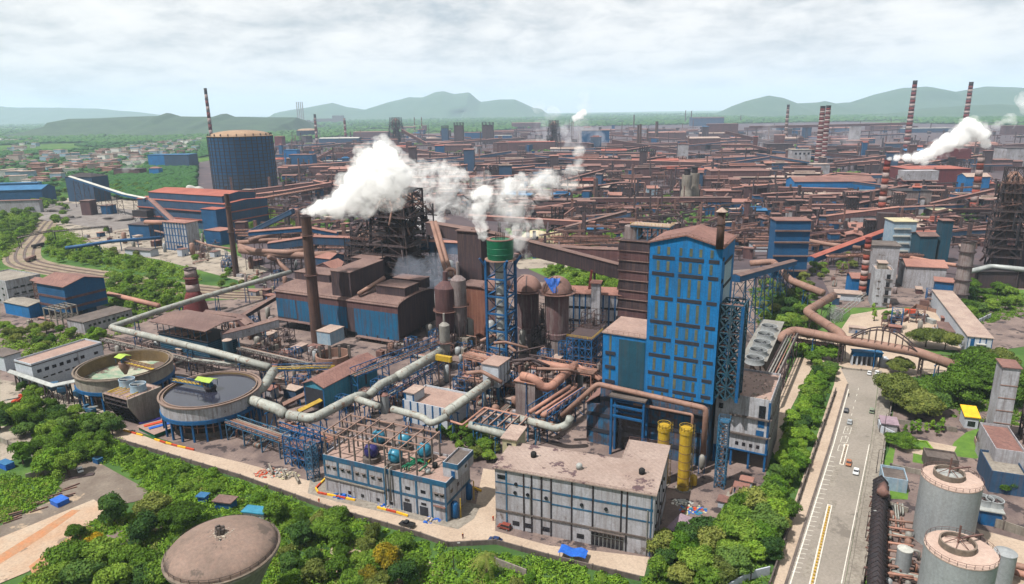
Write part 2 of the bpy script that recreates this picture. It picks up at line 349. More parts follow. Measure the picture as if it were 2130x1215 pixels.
def body(T,w,d,z0,h,roof,rise,wm,rm,ov=.5,t=.35,x0=0.,y0=0.,wn_='wall',rn='roof'):
    mb=MB(); mr=MB()
    if roof in('flat','para'):
        mb.box(x0,y0,z0,x0+w,y0+d,h)
        if roof=='para':
            mr.box(x0+.25,y0+.25,h,x0+w-.25,y0+d-.25,h+.12); q=.9
            mb.box(x0,y0,h,x0+w,y0+.25,h+q);mb.box(x0,y0+d-.25,h,x0+w,y0+d,h+q);mb.box(x0,y0+.25,h,x0+.25,y0+d-.25,h+q);mb.box(x0+w-.25,y0+.25,h,x0+w,y0+d-.25,h+q)
        else: mr.box(x0-ov,y0-ov,h+.003,x0+w+ov,y0+d+ov,h+t)
    elif roof=='hip':
        mb.box(x0,y0,z0,x0+w,y0+d,h); q=min(w,d)/2
        n=[(x0-ov,y0-ov,h),(x0+w+ov,y0-ov,h),(x0+w+ov,y0+d+ov,h),(x0-ov,y0+d+ov,h)]
        n+=[(x0+q,y0+q,h+rise),(x0+w-q,y0+d-q,h+rise)] if w>=d else [(x0+q,y0+q,h+rise),(x0+w-q,y0+d-q,h+rise)]
        mr.v=n; mr.f=[(0,1,5,4),(1,2,5),(2,3,4,5),(3,0,4),(3,2,1,0)] if w>=d else [(0,1,4),(1,2,5,4),(2,3,5),(3,0,4,5),(3,2,1,0)]
    else:
        ax=roof[0]; kind={'g':'gable','m':'mono','a':'arch'}[roof[1]]     # xg: ridge along x
        if ax=='x': mb.extr(gprof(y0,y0+d,z0,h,rise,kind),x0,x0+w,'x'); mr.extr(roofprof(y0,y0+d,h,rise,kind,t,ov),x0-ov,x0+w+ov,'x')
        else: mb.extr(gprof(x0,x0+w,z0,h,rise,kind),y0,y0+d,'y'); mr.extr(roofprof(x0,x0+w,h,rise,kind,t,ov),y0-ov,y0+d+ov,'y')
    return mb.build(wn_,wm,T),mr.build(rn,rm,T)
def bld(name,label,cat,A,B,C,h,z0=0.,ang='g',roof='flat',rise=2.,wm='wall_rust',rm='roof_rust',ov=.5,group=None,t=.35):
    o,phi,w,d=span(A,B,C,h,ang); T=thing(name,label,cat,o,phi,group)
    T.scale=(1,1,1); wa,ro=body(T,w,d,z0,h,roof,rise,wm,rm,ov,t)
    T['_w']=w
    return Bd(T,w,d,h,phi,o,wa,ro)
class Bd:
    def __init__(s,T,w,d,h,phi,o,wa=None,ro=None): s.T=T;s.w=w;s.d=d;s.h=h;s.phi=phi;s.o=o;s.wall=wa;s.roof=ro
    def loc(s,x,y,z):
        p=G(x,y,z)-s.o; c,q=math.cos(s.phi),math.sin(s.phi); return (p.x*c+p.y*q,-p.x*q+p.y*c,z)
    def band(s,face,a0,a1,z0,z1,m,name='band',t=.12,parent=None):
        """strip proud of a face: f front (y=0), r right (x=w); a in metres along it"""
        mb=MB()
        if face=='f': mb.box(a0,-t,z0,a1,.0,z1)
        elif face=='r': mb.box(s.w,a0,z0,s.w+t,a1,z1)
        elif face=='t': pass
        return mb.build(name,m,parent or s.T)
    def grid(s,face,a0,a1,n,z,ww,wh,m='glass_dark',name='window',hood=None,t=.08):
        for i in range(n):
            a=a0+(a1-a0)*(i+.5)/n
            o=s.band(face,a-ww/2,a+ww/2,z,z+wh,m,name,t)
            if hood: s.band(face,a-ww/2-.2,a+ww/2+.2,z+wh,z+wh+.15,hood,'sunshade',.7,o)
def fb(name,label,cat,x0,x1,yt,yb,dep,roof='flat',rise=3.,wm='wall_rust',rm='roof_rust',ang=-10,group=None,z0=0.,ov=.8,t=.5):
    c=G((x0+x1)/2,yb); h=hz(((x0+x1)/2,yb),((x0+x1)/2,yt)); w=abs(G(x1,yb).x-G(x0,yb).x)/max(.5,math.cos(rad(ang)))*.97
    phi=rad(ang); o=c-Vector((math.cos(phi),math.sin(phi),0))*w/2; T=thing(name,label,cat,o,phi,group)
    wa,ro=body(T,w,dep,z0,max(h,3),roof,rise,wm,rm,ov,t)
    return Bd(T,w,dep,h,phi,o,wa,ro)
def gallery(name,label,pts,w=5.,h=4.,wm='wall_rust',rm='roof_rust',sup='steel_dark',step=28.,group=None,cat='conveyor gallery',legs=True,lw=.5,world=False,roofrise=.9):
    """enclosed belt gallery along points (px,py,z of the roof ridge)"""
    P=[Vector(p) if world else G(*p) for p in pts]; o=Vector((P[0].x,P[0].y,0)); T=thing(name,label,cat,o,0,group)
    mw,mr,ml=MB(),MB(),[]
    for a,b in zip(P,P[1:]):
        a=a-o;b=b-o; d=(b-a); L=Vector((d.x,d.y,0)).length
        if L<.5: continue
        u=Vector((d.x,d.y,0))/L; n=Vector((-u.y,u.x,0)); up=Vector((0,0,1))
        def sec(p,prof): return [tuple(p+n*x+up*z) for x,z in prof]
        a2=a-u*.6;b2=b+u*.6
        for M_,prof in ((mw,[(-w/2,-h),(w/2,-h),(w/2,-roofrise),(0,-.05),(-w/2,-roofrise)]),(mr,[(-w/2-.35,-roofrise-.02),(0,.02),(w/2+.35,-roofrise-.02),(w/2+.35,-roofrise+.28),(0,.33),(-w/2-.35,-roofrise+.28)])):
            k=len(M_.v); q=len(prof); M_.v+=sec(a2,prof)+sec(b2,prof)
            M_.f+=[tuple(k+i for i in range(q))[::-1],tuple(k+q+i for i in range(q))]+[(k+i,k+(i+1)%q,k+q+(i+1)%q,k+q+i) for i in range(q)]
        if legs:
            c=max(1,int(L/step))
            for i in range(c):
                p=a.lerp(b,(i+.5)/c); zt=p.z-h
                if zt<3: continue
                m=MB(); sp=w/2+.2; fl=zt*.05
                for sg in (-1,1): m.beam(Vector((p.x,p.y,0))+n*sg*(sp+fl),Vector((p.x,p.y,zt))+n*sg*sp,lw)
                k=max(1,int(zt/8))
                for j in range(k):
                    f0,f1=j/k,(j+1)/k
                    A=lambda sg,f:Vector((p.x,p.y,zt*f))+n*sg*(sp+fl*(1-f))
                    m.beam(A(-1,f1),A(1,f1),lw*.7); m.beam(A(-1,f0),A(1,f1),lw*.6); m.beam(A(1,f0),A(-1,f1),lw*.6)
                ml.append(m)
    mw.build('wall',wm,T); mr.build('roof',rm,T)
    for m in ml: m.build('trestle',sup,T)
    return T
def pipe(name,label,pts,r,m='pipe_rust',sup='steel_blue',step=16.,group=None,cat='gas pipe',legs=True,world=False,n=12,rings=0,base=0.):
    P=[Vector(p) if world else G(*p) for p in pts]; o=Vector((P[0].x,P[0].y,0)); Q=[p-o for p in P]; T=thing(name,label,cat,o,0,group)
    MB().tube(Q,r,n).build('pipe',m,T,True)
    for a,b in zip(Q,Q[1:]):
        d=b-a; L=Vector((d.x,d.y,0)).length
        if L<4: continue
        u=Vector((d.x,d.y,0))/L; nn=Vector((-u.y,u.x,0)); c=max(1,int(L/step))
        if rings:
            k=max(1,int(L/rings)); e=d.normalized()
            for i in range(k): p=a.lerp(b,(i+.5)/k); MB().tube([p-e*.15,p+e*.15],r+.18,n).build('flange',m,T)
        if legs:
            for i in range(c):
                p=a.lerp(b,(i+.5)/c); zt=p.z-r
                if zt<base+1: continue
                mb=MB()
                for sg in (-1,1): mb.beam(Vector((p.x,p.y,base))+nn*sg*(r+.3),Vector((p.x,p.y,zt))+nn*sg*r*.8,.35)
                mb.beam(Vector((p.x,p.y,zt-.1))-nn*(r+.6),Vector((p.x,p.y,zt-.1))+nn*(r+.6),.4)
                k=max(1,int((zt-base)/6))
                for j in range(k):
                    z0=base+(zt-base)*j/k;z1=base+(zt-base)*(j+1)/k
                    mb.beam(Vector((p.x,p.y,z0))-nn*(r+.2),Vector((p.x,p.y,z1))+nn*(r+.2),.2)
                mb.build('support',sup,T)
    return T
def rack(name,label,p0,p1,z,w=5.,npipe=4,m='steel_blue',pm=('pipe_rust','pipe_grey','pipe_pink'),r=.35,truss=2.2,step=12.,group=None,world=False,cat='pipe rack',seed=0):
    """long lattice bridge on bents carrying a few small pipes"""
    rr=random.Random(seed); a=Vector(p0) if world else G(*p0,z); b=Vector(p1) if world else G(*p1,z); a.z=b.z=z
    L=(b-a).length; phi=math.atan2(b.y-a.y,b.x-a.x); T=thing(name,label,cat,(a.x,a.y,0),phi,group)
    f=MB(); k=max(2,int(L/3))
    for y in (-w/2,w/2):
        f.beam((0,y,z),(L,y,z),.3); f.beam((0,y,z-truss),(L,y,z-truss),.3)
        for i in range(k):
            x0,x1=L*i/k,L*(i+1)/k; f.beam((x0,y,z),(x0,y,z-truss),.16); f.beam((x0,y,z-truss if i%2 else z),(x1,y,z if i%2 else z-truss),.16)
    for i in range(k+1): f.beam((L*i/k,-w/2,z-truss),(L*i/k,w/2,z-truss),.18)
    f.build('truss',m,T); c=max(1,int(L/step))
    for i in range(c+1):
        x=L*i/c; q=MB()
        for y in (-w/2,w/2): q.beam((x,y,0),(x,y,z-truss),.4)
        q.beam((x,-w/2,z*.45),(x,w/2,z*.45),.25); q.beam((x,-w/2,0),(x,w/2,z*.45),.18); q.beam((x,-w/2,z*.45),(x,w/2,z-truss),.18)
        q.build('bent',m,T)
    for i in range(npipe):
        y=-w/2+w*(i+.5)/npipe; MB().tube([(-1,y,z-truss+r+.15),(L+1,y,z-truss+r+.15)],r*rr.uniform(.6,1.15),8).build('pipe',rr.choice(pm),T,True)
    return T
def chimney(label,base,top,r0,r1,m='stack_dark',bands=None,nb=10,group=None,H=None,ring=True,loc=None,name='chimney',n=20,cap=None):
    o=Vector(loc) if loc else G(*base); H=H or hz(base,top); T=thing(name,label,'chimney',o,0,group)
    R=lambda z:r0+(r1-r0)*z/H
    if bands:
        for i in range(nb):
            z0,z1=H*i/nb,H*(i+1)/nb
            MB().lathe(0,0,[(R(z0),z0),(R(z1),z1)],n).build('band',bands[i%2] if i<nb-1 or not cap else cap,T,True)
    else: MB().lathe(0,0,[(R(0),0),(R(H),H)],n).build('shaft',m,T,'auto')
    MB().lathe(0,0,[(r1*.5,H),(r1*1.12,H),(r1*1.12,H+.6),(r1*.8,H+.6),(r1*.8,H-.2)],n,False).build('rim',cap or 'steel_dark',T)
    if ring:
        for f in ((.55,.86) if H>50 else (.8,)):
            z=H*f; MB().lathe(0,0,[(R(z)+.03,z),(R(z)+1.,z),(R(z)+1.,z+.15),(R(z)+.03,z+.15)],n,False).rail([(math.cos(a)*(R(z)+1),math.sin(a)*(R(z)+1),z+.15) for a in [i*PI/6 for i in range(13)]],1.1,.1,9).build('platform','steel_rust',T)
    MB().beam((R(0)+.3,-.3,0),(R(H)+.3,-.3,H),.12).beam((R(0)+.3,.3,0),(R(H)+.3,.3,H),.12).build('ladder','steel_rust',T)
    return T
def tank(name,label,c,z,r,m='tank_grey',top='tank_top',roof='cone',rise=1.,z0=0.,rail=True,group=None,cat='tank',n=32):
    o=G(*c,z) if not isinstance(c,Vector) else c; o=Vector((o.x,o.y,0)); T=thing(name,label,cat,o,0,group)
    MB().lathe(0,0,[(r,z0),(r,z)],n,True).build('shell',m,T,'auto')
    if roof=='dome': pr=[(r*math.cos(a),z+.004+rise*math.sin(a)) for a in [i*PI/16 for i in range(9)]]
    else: pr=[(r*1.02,z+.004),(r*1.02,z+.25),(0.01,z+.25+rise)]
    MB().lathe(0,0,pr,n,False).build('roof',top,T,'auto')
    if rail: MB().rail([(math.cos(i*2*PI/16)*r,math.sin(i*2*PI/16)*r,z+.2) for i in range(17)],1.1,.1,9).build('railing','steel_rust',T)
    return T
# ---------------------------------------------------------------- foliage
def leafmat(name,a,b,c,tr=.22):
    m=bpy.data.materials.new(name); m.use_nodes=True; nt=m.node_tree; nt.nodes.clear(); L=nt.links
    o=N(nt,'ShaderNodeOutputMaterial'); t=N(nt,'ShaderNodeTexCoord'); oi=N(nt,'ShaderNodeObjectInfo')
    n=N(nt,'ShaderNodeTexNoise',i_Scale=.55,i_Detail=4,i_Roughness=.7); L.new(t.outputs['Object'],n.inputs['Vector'])
    f=mth(nt,'ADD',mth(nt,'MULTIPLY',n.outputs[0],1.25),mth(nt,'MULTIPLY_ADD',oi.outputs['Random'],.42,-.33))
    r=ramp(nt,[(.25,a),(.5,b),(.8,c)],f)
    d=N(nt,'ShaderNodeBsdfDiffuse'); L.new(r.outputs[0],d.inputs[0]); tl=N(nt,'ShaderNodeBsdfTranslucent')
    L.new(mixc(nt,.5,r.outputs[0],(.16,.22,.02)),tl.inputs[0])
    x=N(nt,'ShaderNodeMixShader'); x.inputs[0].default_value=tr; L.new(d.outputs[0],x.inputs[1]); L.new(tl.outputs[0],x.inputs[2]); L.new(x.outputs[0],o.inputs[0]); MT[name]=m
leafmat('leaf_green',(.034,.068,.013),(.080,.148,.022),(.172,.252,.040))
leafmat('leaf_dark',(.020,.046,.016),(.050,.100,.026),(.11,.175,.040))
leafmat('leaf_olive',(.058,.080,.022),(.115,.14,.036),(.20,.215,.055))
leafmat('leaf_lush',(.042,.094,.014),(.092,.180,.022),(.185,.285,.036))
leafmat('leaf_gold',(.10,.10,.018),(.22,.17,.018),(.34,.22,.016))
leafmat('leaf_forest',(.022,.060,.022),(.036,.088,.028),(.062,.12,.034),.1)
def leaves(rng,cen,rad3,n,size,shell=.35):
    """n leaf quads spread through the outer shell of ellipsoids; returns verts (4n,3)"""
    k=len(cen); idx=rng.integers(0,k,n); u=rng.normal(size=(n,3)); u/=np.linalg.norm(u,axis=1)[:,None]
    u[:,2]=np.where(u[:,2]<-.3,-u[:,2]*.6,u[:,2])
    q=(1-shell*rng.random(n)**1.5)[:,None]; p=cen[idx]+u*rad3[idx]*q
    nr=u+rng.normal(size=(n,3))*.5; nr/=np.linalg.norm(nr,axis=1)[:,None]
    a=np.cross(nr,rng.normal(size=(n,3))); a/=np.linalg.norm(a,axis=1)[:,None]; b=np.cross(nr,a)
    s=(size*(.6+.8*rng.random(n)))[:,None]
    return np.stack([p-a*s-b*s*.6,p+a*s-b*s*.6,p+a*s+b*s*.6,p-a*s+b*s*.6],1).reshape(-1,3)
def quadmesh(name,v,m):
    n=len(v)//4; me=bpy.data.meshes.new(name); me.vertices.add(len(v)); me.vertices.foreach_set('co',v.astype(np.float32).ravel())
    me.loops.add(len(v)); me.loops.foreach_set('vertex_index',np.arange(len(v),dtype=np.int32)); me.polygons.add(n)
    me.polygons.foreach_set('loop_start',np.arange(n,dtype=np.int32)*4); me.polygons.foreach_set('loop_total',np.full(n,4,dtype=np.int32))
    me.materials.append(MT[m]); me.update(calc_edges=True); return me
TREES={}
def treeproto(key,seed,m,r=4.7,h=9.,nl=22,n=8000,leaf=.205,flat=.78,trunkh=.16):
    rng=np.random.default_rng(seed); cen=[];rd=[]
    for i in range(nl):
        a=rng.random()*2*PI; q=r*.62*rng.random()**.5; z=h*(trunkh+.12)+(h*(1-trunkh)-h*.3)*rng.random()*(1-.5*q/r)
        cen.append((q*math.cos(a),q*math.sin(a),z)); s=r*rng.uniform(.17,.5); rd.append((s,s,s*flat*rng.uniform(.8,1.2)))
    cen.append((0,0,h*.62)); rd.append((r*.62,r*.62,h*.22))
    cen=np.array(cen);rd=np.array(rd)
    me=quadmesh('crown',leaves(rng,cen,rd,n,leaf),m)
    t=MB(); t.lathe(0,0,[(.34,0),(.24,h*.25),(.16,h*.5),(.05,h*.75)],7)
    for i in range(5):
        c=cen[i]; t.tube([(0,0,h*.2+i*.25),(c[0]*.45,c[1]*.45,h*.2+(c[2]-h*.2)*.6),tuple(c)],.09,5)
    tm=bpy.data.meshes.new('trunk'); tm.from_pydata(t.v,[],t.f); tm.materials.append(MT['trunk_bark']); TREES[key]=(me,tm,h,r)
for i in range(4): treeproto(('green',i),i,'leaf_green')
for i in range(3): treeproto(('dark',i),10+i,'leaf_dark')
for i in range(3): treeproto(('lush',i),20+i,'leaf_lush')
for i in range(3): treeproto(('olive',i),30+i,'leaf_olive')
for i in range(2): treeproto(('gold',i),40+i,'leaf_gold')
for i in range(2): treeproto(('slim',i),50+i,'leaf_lush',r=1.7,h=9,nl=12,n=1600,trunkh=.1)
for i in range(2): treeproto(('broad',i),60+i,'leaf_green',r=8.5,h=11.5,nl=26,n=24000,leaf=.21,flat=.55,trunkh=.25)
for i in range(2): treeproto(('broadolive',i),64+i,'leaf_olive',r=8.5,h=11.5,nl=26,n=24000,leaf=.21,flat=.55,trunkh=.25)
for i in range(4): treeproto(('far',i),70+i,'leaf_dark' if i%2 else 'leaf_green',n=700,leaf=.62)
KC={'green':4,'dark':3,'lush':3,'olive':3,'gold':2,'slim':2,'broad':2,'far':4,'broadolive':2}
RT=random.Random(5)
DESC={'green':'leafy green tree','dark':'dark green tree','lush':'bright green tree','olive':'dull olive green tree','gold':'tree with yellow flowering crown','slim':'slender bright green tree','broad':'wide spreading green tree','far':'small dark green tree','broadolive':'wide spreading olive green tree'}
STUFF=[]
def tree(p,h,kind='green',where='',group=None,bush=False,stuff=False):
    if stuff: STUFF.append((p,h,(kind,RT.randrange(KC[kind])))); return
    me,tm,ph,pr=TREES[(kind,RT.randrange(KC[kind]))]; s=h/ph
    z=0 if not bush else -h*.3
    T=thing('shrub' if bush else 'tree',(DESC[kind] if not bush else DESC[kind].replace('tree','bush'))+' '+where,'shrub' if bush else 'tree',(p[0],p[1],z),RT.uniform(0,6.28),group)
    k=RT.uniform(.85,1.2); T.scale=(s*k,s*k,s*RT.uniform(.9,1.1))
    for nm,mm in (('crown',me),)+(() if bush else (('trunk',tm),)):
        o=bpy.data.objects.new(nm,mm); COL.objects.link(o); o.parent=T
    return T
def inpoly(x,y,P):
    c=False;j=len(P)-1
    for i in range(len(P)):
        if (P[i][1]>y)!=(P[j][1]>y) and x<(P[j][0]-P[i][0])*(y-P[i][1])/(P[j][1]-P[i][1])+P[i][0]: c=not c
        j=i
    return c
def scatter(poly,n,mind,rr,tries=40,px=True):
    P=[tuple(G(*p)[:2]) for p in poly] if px else poly
    x0,x1=min(p[0] for p in P),max(p[0] for p in P);y0,y1=min(p[1] for p in P),max(p[1] for p in P); out=[]
    for _ in range(n*tries):
        x,y=rr.uniform(x0,x1),rr.uniform(y0,y1)
        if inpoly(x,y,P) and all((x-a)**2+(y-b)**2>mind*mind for a,b in out): out.append((x,y))
        if len(out)>=n: break
    return out
def grove(poly,n,h0,h1,kinds,where,mind=3.5,seed=1,bush=False,group=None,stuff=False):
    rr=random.Random(seed)
    for p in scatter(poly,n,mind,rr): tree(p,rr.uniform(h0,h1),rr.choice(kinds),where,group or 'trees '+where,bush,stuff)
def sheet(name,poly,z,m,kind='structure',px=True,label=None):
    P=[G(*p) for p in poly] if px else [Vector((p[0],p[1],0)) for p in poly]; me=bpy.data.meshes.new(name); me.from_pydata([(p.x,p.y,z) for p in P],[],[tuple(range(len(P)))])
    me.materials.append(MT[m]); me.update()
    if me.polygons[0].normal.z<0: me.flip_normals()
    o=bpy.data.objects.new(name,me); COL.objects.link(o); o['kind']=kind
    return o
# ---------------------------------------------------------------- ground
mat('lot_dirt',K(146,134,122),K(120,106,96),sc=.12,crisp=.4,patch=(K(186,164,140),.08,.58))
gm=bpy.data.materials.new('ground'); gm.use_nodes=True; nt=gm.node_tree; nt.nodes.clear(); L=nt.links
o=N(nt,'ShaderNodeOutputMaterial'); b=N(nt,'ShaderNodeBsdfDiffuse'); L.new(b.outputs[0],o.inputs[0]); t=N(nt,'ShaderNodeTexCoord')
a=N(nt,'ShaderNodeTexNoise',i_Scale=.0016,i_Detail=10,i_Roughness=.62); L.new(t.outputs['Object'],a.inputs['Vector'])
a2=N(nt,'ShaderNodeTexNoise',i_Scale=.03,i_Detail=8,i_Roughness=.7); L.new(t.outputs['Object'],a2.inputs['Vector'])
r=ramp(nt,[(.40,(.026,.056,.020)),(.50,(.046,.088,.025)),(.57,(.075,.125,.032)),(.64,(.12,.14,.055)),(.72,(.24,.21,.15))],mth(nt,'ADD',mth(nt,'MULTIPLY',a.outputs[0],.5),mth(nt,'MULTIPLY',a2.outputs[0],.5)))
L.new(r.outputs[0],b.inputs[0]); MT['ground']=gm
me=bpy.data.meshes.new('ground'); g=26000; me.from_pydata([(-g,-3000,0),(g,-3000,0),(g,28000,0),(-g,28000,0)],[],[(0,1,2,3)]); me.materials.append(gm)
o=bpy.data.objects.new('ground',me); COL.objects.link(o); o['kind']='structure'
sheet('mill_ground',[(180,380),(430,335),(560,300),(700,284),(1000,274),(1130,264),(1500,258),(1760,253),(2300,266),(2700,420),(2500,800),(1900,640),(1600,620),(1250,1000),(560,1000),(540,620),(480,480)],.03,'mill_floor')
sheet('yard_ground',[(520,620),(920,600),(1560,560),(1600,700),(1640,760),(1590,1000),(1500,1110),(1340,1180),(1030,1115),(680,1010),(235,885),(150,820),(0,800),(0,600),(240,640)],.06,'yard_dirt')
sheet('scrap_yard_ground',[(80,430),(200,395),(330,400),(420,500),(560,560),(520,590),(330,540),(230,525),(140,500),(120,470)],.09,'yard_pale')
sheet('ash_ground',[(60,440),(100,420),(180,425),(300,440),(300,470),(230,480),(140,465),(90,455)],.12,'ash')
sheet('front_road',[(140,850),(200,868),(345,925),(500,962),(657,985),(640,1025),(700,1042),(953,1100),(985,1075),(1005,975),(1035,980),(1030,1105),(1140,1135),(1350,1160),(1340,1200),(1140,1160),(1050,1130),(931,1135),(875,1115),(677,1057),(500,993),(240,915),(130,870)],.15,'path_dust')
sheet('workshop_yard',[(385,915),(500,905),(670,940),(690,990),(640,1000),(500,962),(345,925)],.18,'yard_dirt')
sheet('building_apron',[(645,1000),(672,975),(1000,1052),(986,1080),(953,1102),(700,1044),(640,1027)],.175,'concrete')
sheet('left_yard',[(0,790),(60,800),(200,800),(230,885),(150,865),(60,850),(0,850)],.19,'yard_pale')
sheet('bare_earth',[(120,1150),(330,1075),(345,1110),(340,1240),(100,1240)],.16,'yard_dirt')
sheet('bare_earth',[(700,1120),(880,1160),(930,1190),(860,1240),(640,1240)],.165,'clay')
sheet('parking_ground',[(120,965),(200,960),(290,1010),(330,1035),(200,1060),(0,1130),(0,1095),(110,1040),(130,1000)],.2,'lot_dirt')
sheet('clay_track',[(0,1120),(195,1040),(225,1060),(190,1090),(100,1150),(60,1190),(0,1215),(0,1260),(-60,1260),(-60,1150)],.24,'clay')
sheet('clay_band',[(-20,1168),(70,1112),(150,1062),(168,1062),(90,1118),(-20,1188)],.25,'clay_orange'); sheet('clay_band',[(60,1180),(110,1140),(185,1095),(200,1100),(130,1150),(70,1200)],.255,'clay_orange')
sheet('pale_track',[(0,888),(40,885),(130,930),(50,950),(0,965)],.22,'yard_pale')
sheet('lawn',[(1050,475),(1290,478),(1330,560),(1300,650),(1100,560)],.1,'grass_bright'); sheet('gravel_track',[(1060,540),(1300,535),(1300,552),(1080,560)],.14,'yard_pale')
for k_,q_ in enumerate(([(1700,1100),(1722,1040),(1742,1043),(1722,1106)],[(1722,1012),(1736,968),(1748,970),(1736,1014)],[(1756,900),(1764,868),(1786,871),(1780,904)],[(1668,1200),(1690,1140),(1700,1142),(1682,1203)])): sheet('road_patch',q_,.173,'concrete')
sheet('side_lane',[(1655,745),(1700,745),(1640,860),(1620,960),(1600,930),(1612,850)],.19,'path_dust')
# ---------------------------------------------------------------- main road
sheet('verge_path',[(1596,1240),(1640,1080),(1690,935),(1735,800),(1740,765),(1765,765),(1765,799),(1728,925),(1632,1240)],.13,'path_dust')
sheet('main_road',[(1629,1240),(1728,925),(1764,799),(1748,765),(1835,772),(1826,800),(1812,920),(1752,1240)],.17,'asphalt')
sheet('roadside_strip',[(1753,1240),(1812.5,920),(1827,800),(1858,800),(1838,925),(1790,1240)],.15,'concrete')
def strip(name,pts,w,z,m,kind='structure',h=0.,px=True):
    P=[G(*p) if px else Vector((*p,0)) for p in pts]; mb=MB()
    for a,b in zip(P,P[1:]):
        d=(b-a).normalized(); n=Vector((-d.y,d.x,0))*w/2; k=len(mb.v)
        if h: mb.beam(Vector((a.x,a.y,z+h/2)),Vector((b.x,b.y,z+h/2)),w,h); continue
        mb.v+=[(a.x-n.x,a.y-n.y,z),(b.x-n.x,b.y-n.y,z),(b.x+n.x,b.y+n.y,z),(a.x+n.x,a.y+n.y,z)]; mb.f.append((k,k+1,k+2,k+3))
    o=mb.build(name,m); o['kind']=kind; return o
strip('road_marking',[(1639,1230),(1734,925),(1765,810)],.35,.178,'paint_white')
strip('road_marking',[(1758-8,1215),(1808,925)],.25,.178,'paint_white')
strip('kerb',[(1630,1230),(1727,925),(1763,800)],.7,.12,'concrete_dark',h=.3)
strip('kerb',[(1760,1230),(1816,920),(1831,800)],.5,.12,'concrete',h=.3)
def dash(a,b,n,f=.35,w=.18):
    A,B=G(*a),G(*b); mb=MB()
    for i in range(n): mb.beam(A.lerp(B,i/n)+Vector((0,0,.175)),A.lerp(B,(i+f)/n)+Vector((0,0,.175)),w,.01)
    o=mb.build('road_marking','paint_white'); o['kind']='structure'
dash((1754,930),(1788,800),9)
for i in range(26):
    y=1190-i*9.6; xl=1647+(1190-y)*.325; 
    sheet('rumble_stripe',[(xl,y),(xl+ (17 if y>960 else 12),y+2.4),(xl+(17 if y>960 else 12)+.4,y+1.7),(xl+.4,y-.7)],.176,'paint_white') if i%1==0 else 0
for y0,y1 in ((902,888),(920,908),(938,926)):
    k=lambda y:1742+(938-y)*.33
    strip('road_marking',[(k(y0),y0),(k(y1),y1),(k(y1)+13,y1+2),(k(y0)+13,y0+2),(k(y0),y0)],.16,.178,'paint_white')
def median(px0,px1,w,label):
    a,b=G(*px0),G(*px1); L_=(b-a).length; T=thing('traffic_median',label,'median',a,math.atan2(b.y-a.y,b.x-a.x))
    MB().box(0,-w/2,.17,L_,w/2,.42).build('kerb_block','paint_white',T); MB().box(.4,-w/2+.35,.42,L_-.4,w/2-.35,.5).build('infill','clay',T)
    q=MB(); n=int(L_/1.6)
    for i in range(n): q.cbox((.8+i*(L_-1.6)/n,0,.5),.5,.5,.5)
    q.build('marker_block','yellow_paint' if L_>30 else 'concrete',T)
median((1687,1225),(1726,1052),1.5,'long white kerbed road divider with yellow marker blocks')
median((1750,968),(1761,926),1.5,'short white kerbed road divider beyond the long one')
# railway curve
trk=[(110,455),(92,464),(70,493),(48,520),(52,545),(110,560),(200,574),(300,590),(395,603),(480,610),(560,612)]
TP=[G(*p) for p in trk]
def smooth(P,n=8):
    out=[]
    for i in range(len(P)-1):
        p0=P[max(i-1,0)];p1=P[i];p2=P[i+1];p3=P[min(i+2,len(P)-1)]
        for k in range(n):
            t_=k/n; out.append(.5*((2*p1)+(p2-p0)*t_+(2*p0-5*p1+4*p2-p3)*t_*t_+(3*p1-p0-3*p2+p3)*t_**3))
    return out+[P[-1]]
TS=smooth(TP)
def offset(P,d):
    o=[]
    for i,p in enumerate(P):
        t_=(P[min(i+1,len(P)-1)]-P[max(i-1,0)]).normalized(); o.append(p+Vector((-t_.y,t_.x,0))*d)
    return o
def ribbon(name,P,w,z,m):
    A=offset(P,-w/2);B=offset(P,w/2);me=bpy.data.meshes.new(name); n=len(P)
    me.from_pydata([(p.x,p.y,z) for p in A]+[(p.x,p.y,z) for p in B],[],[(i,i+1,n+i+1,n+i) for i in range(n-1)]); me.materials.append(MT[m]); o=bpy.data.objects.new(name,me); COL.objects.link(o); o['kind']='structure'
mat('ballast',K(170,152,130),K(140,124,106),sc=.15,crisp=.5,patch=(K(100,116,62),.06,.58))
ribbon('rail_bed',TS,30,.1,'ballast')
for k,dd in enumerate((-11,-5,2,9)):
    Q=offset(TS,dd); ribbon('sleeper_bed',Q,2.6,.14,'concrete_dark')
    mb=MB()
    for e in (-.8,.8):
        R_=offset(Q,e)
        for a_,b_ in zip(R_,R_[1:]): mb.beam((a_.x,a_.y,.24),(b_.x,b_.y,.24),.22,.2)
    tag(mb.build('railway_track','steel_rust'),'curved railway track, one of four on the pale ballast bend','railway track','railway tracks on the bend')
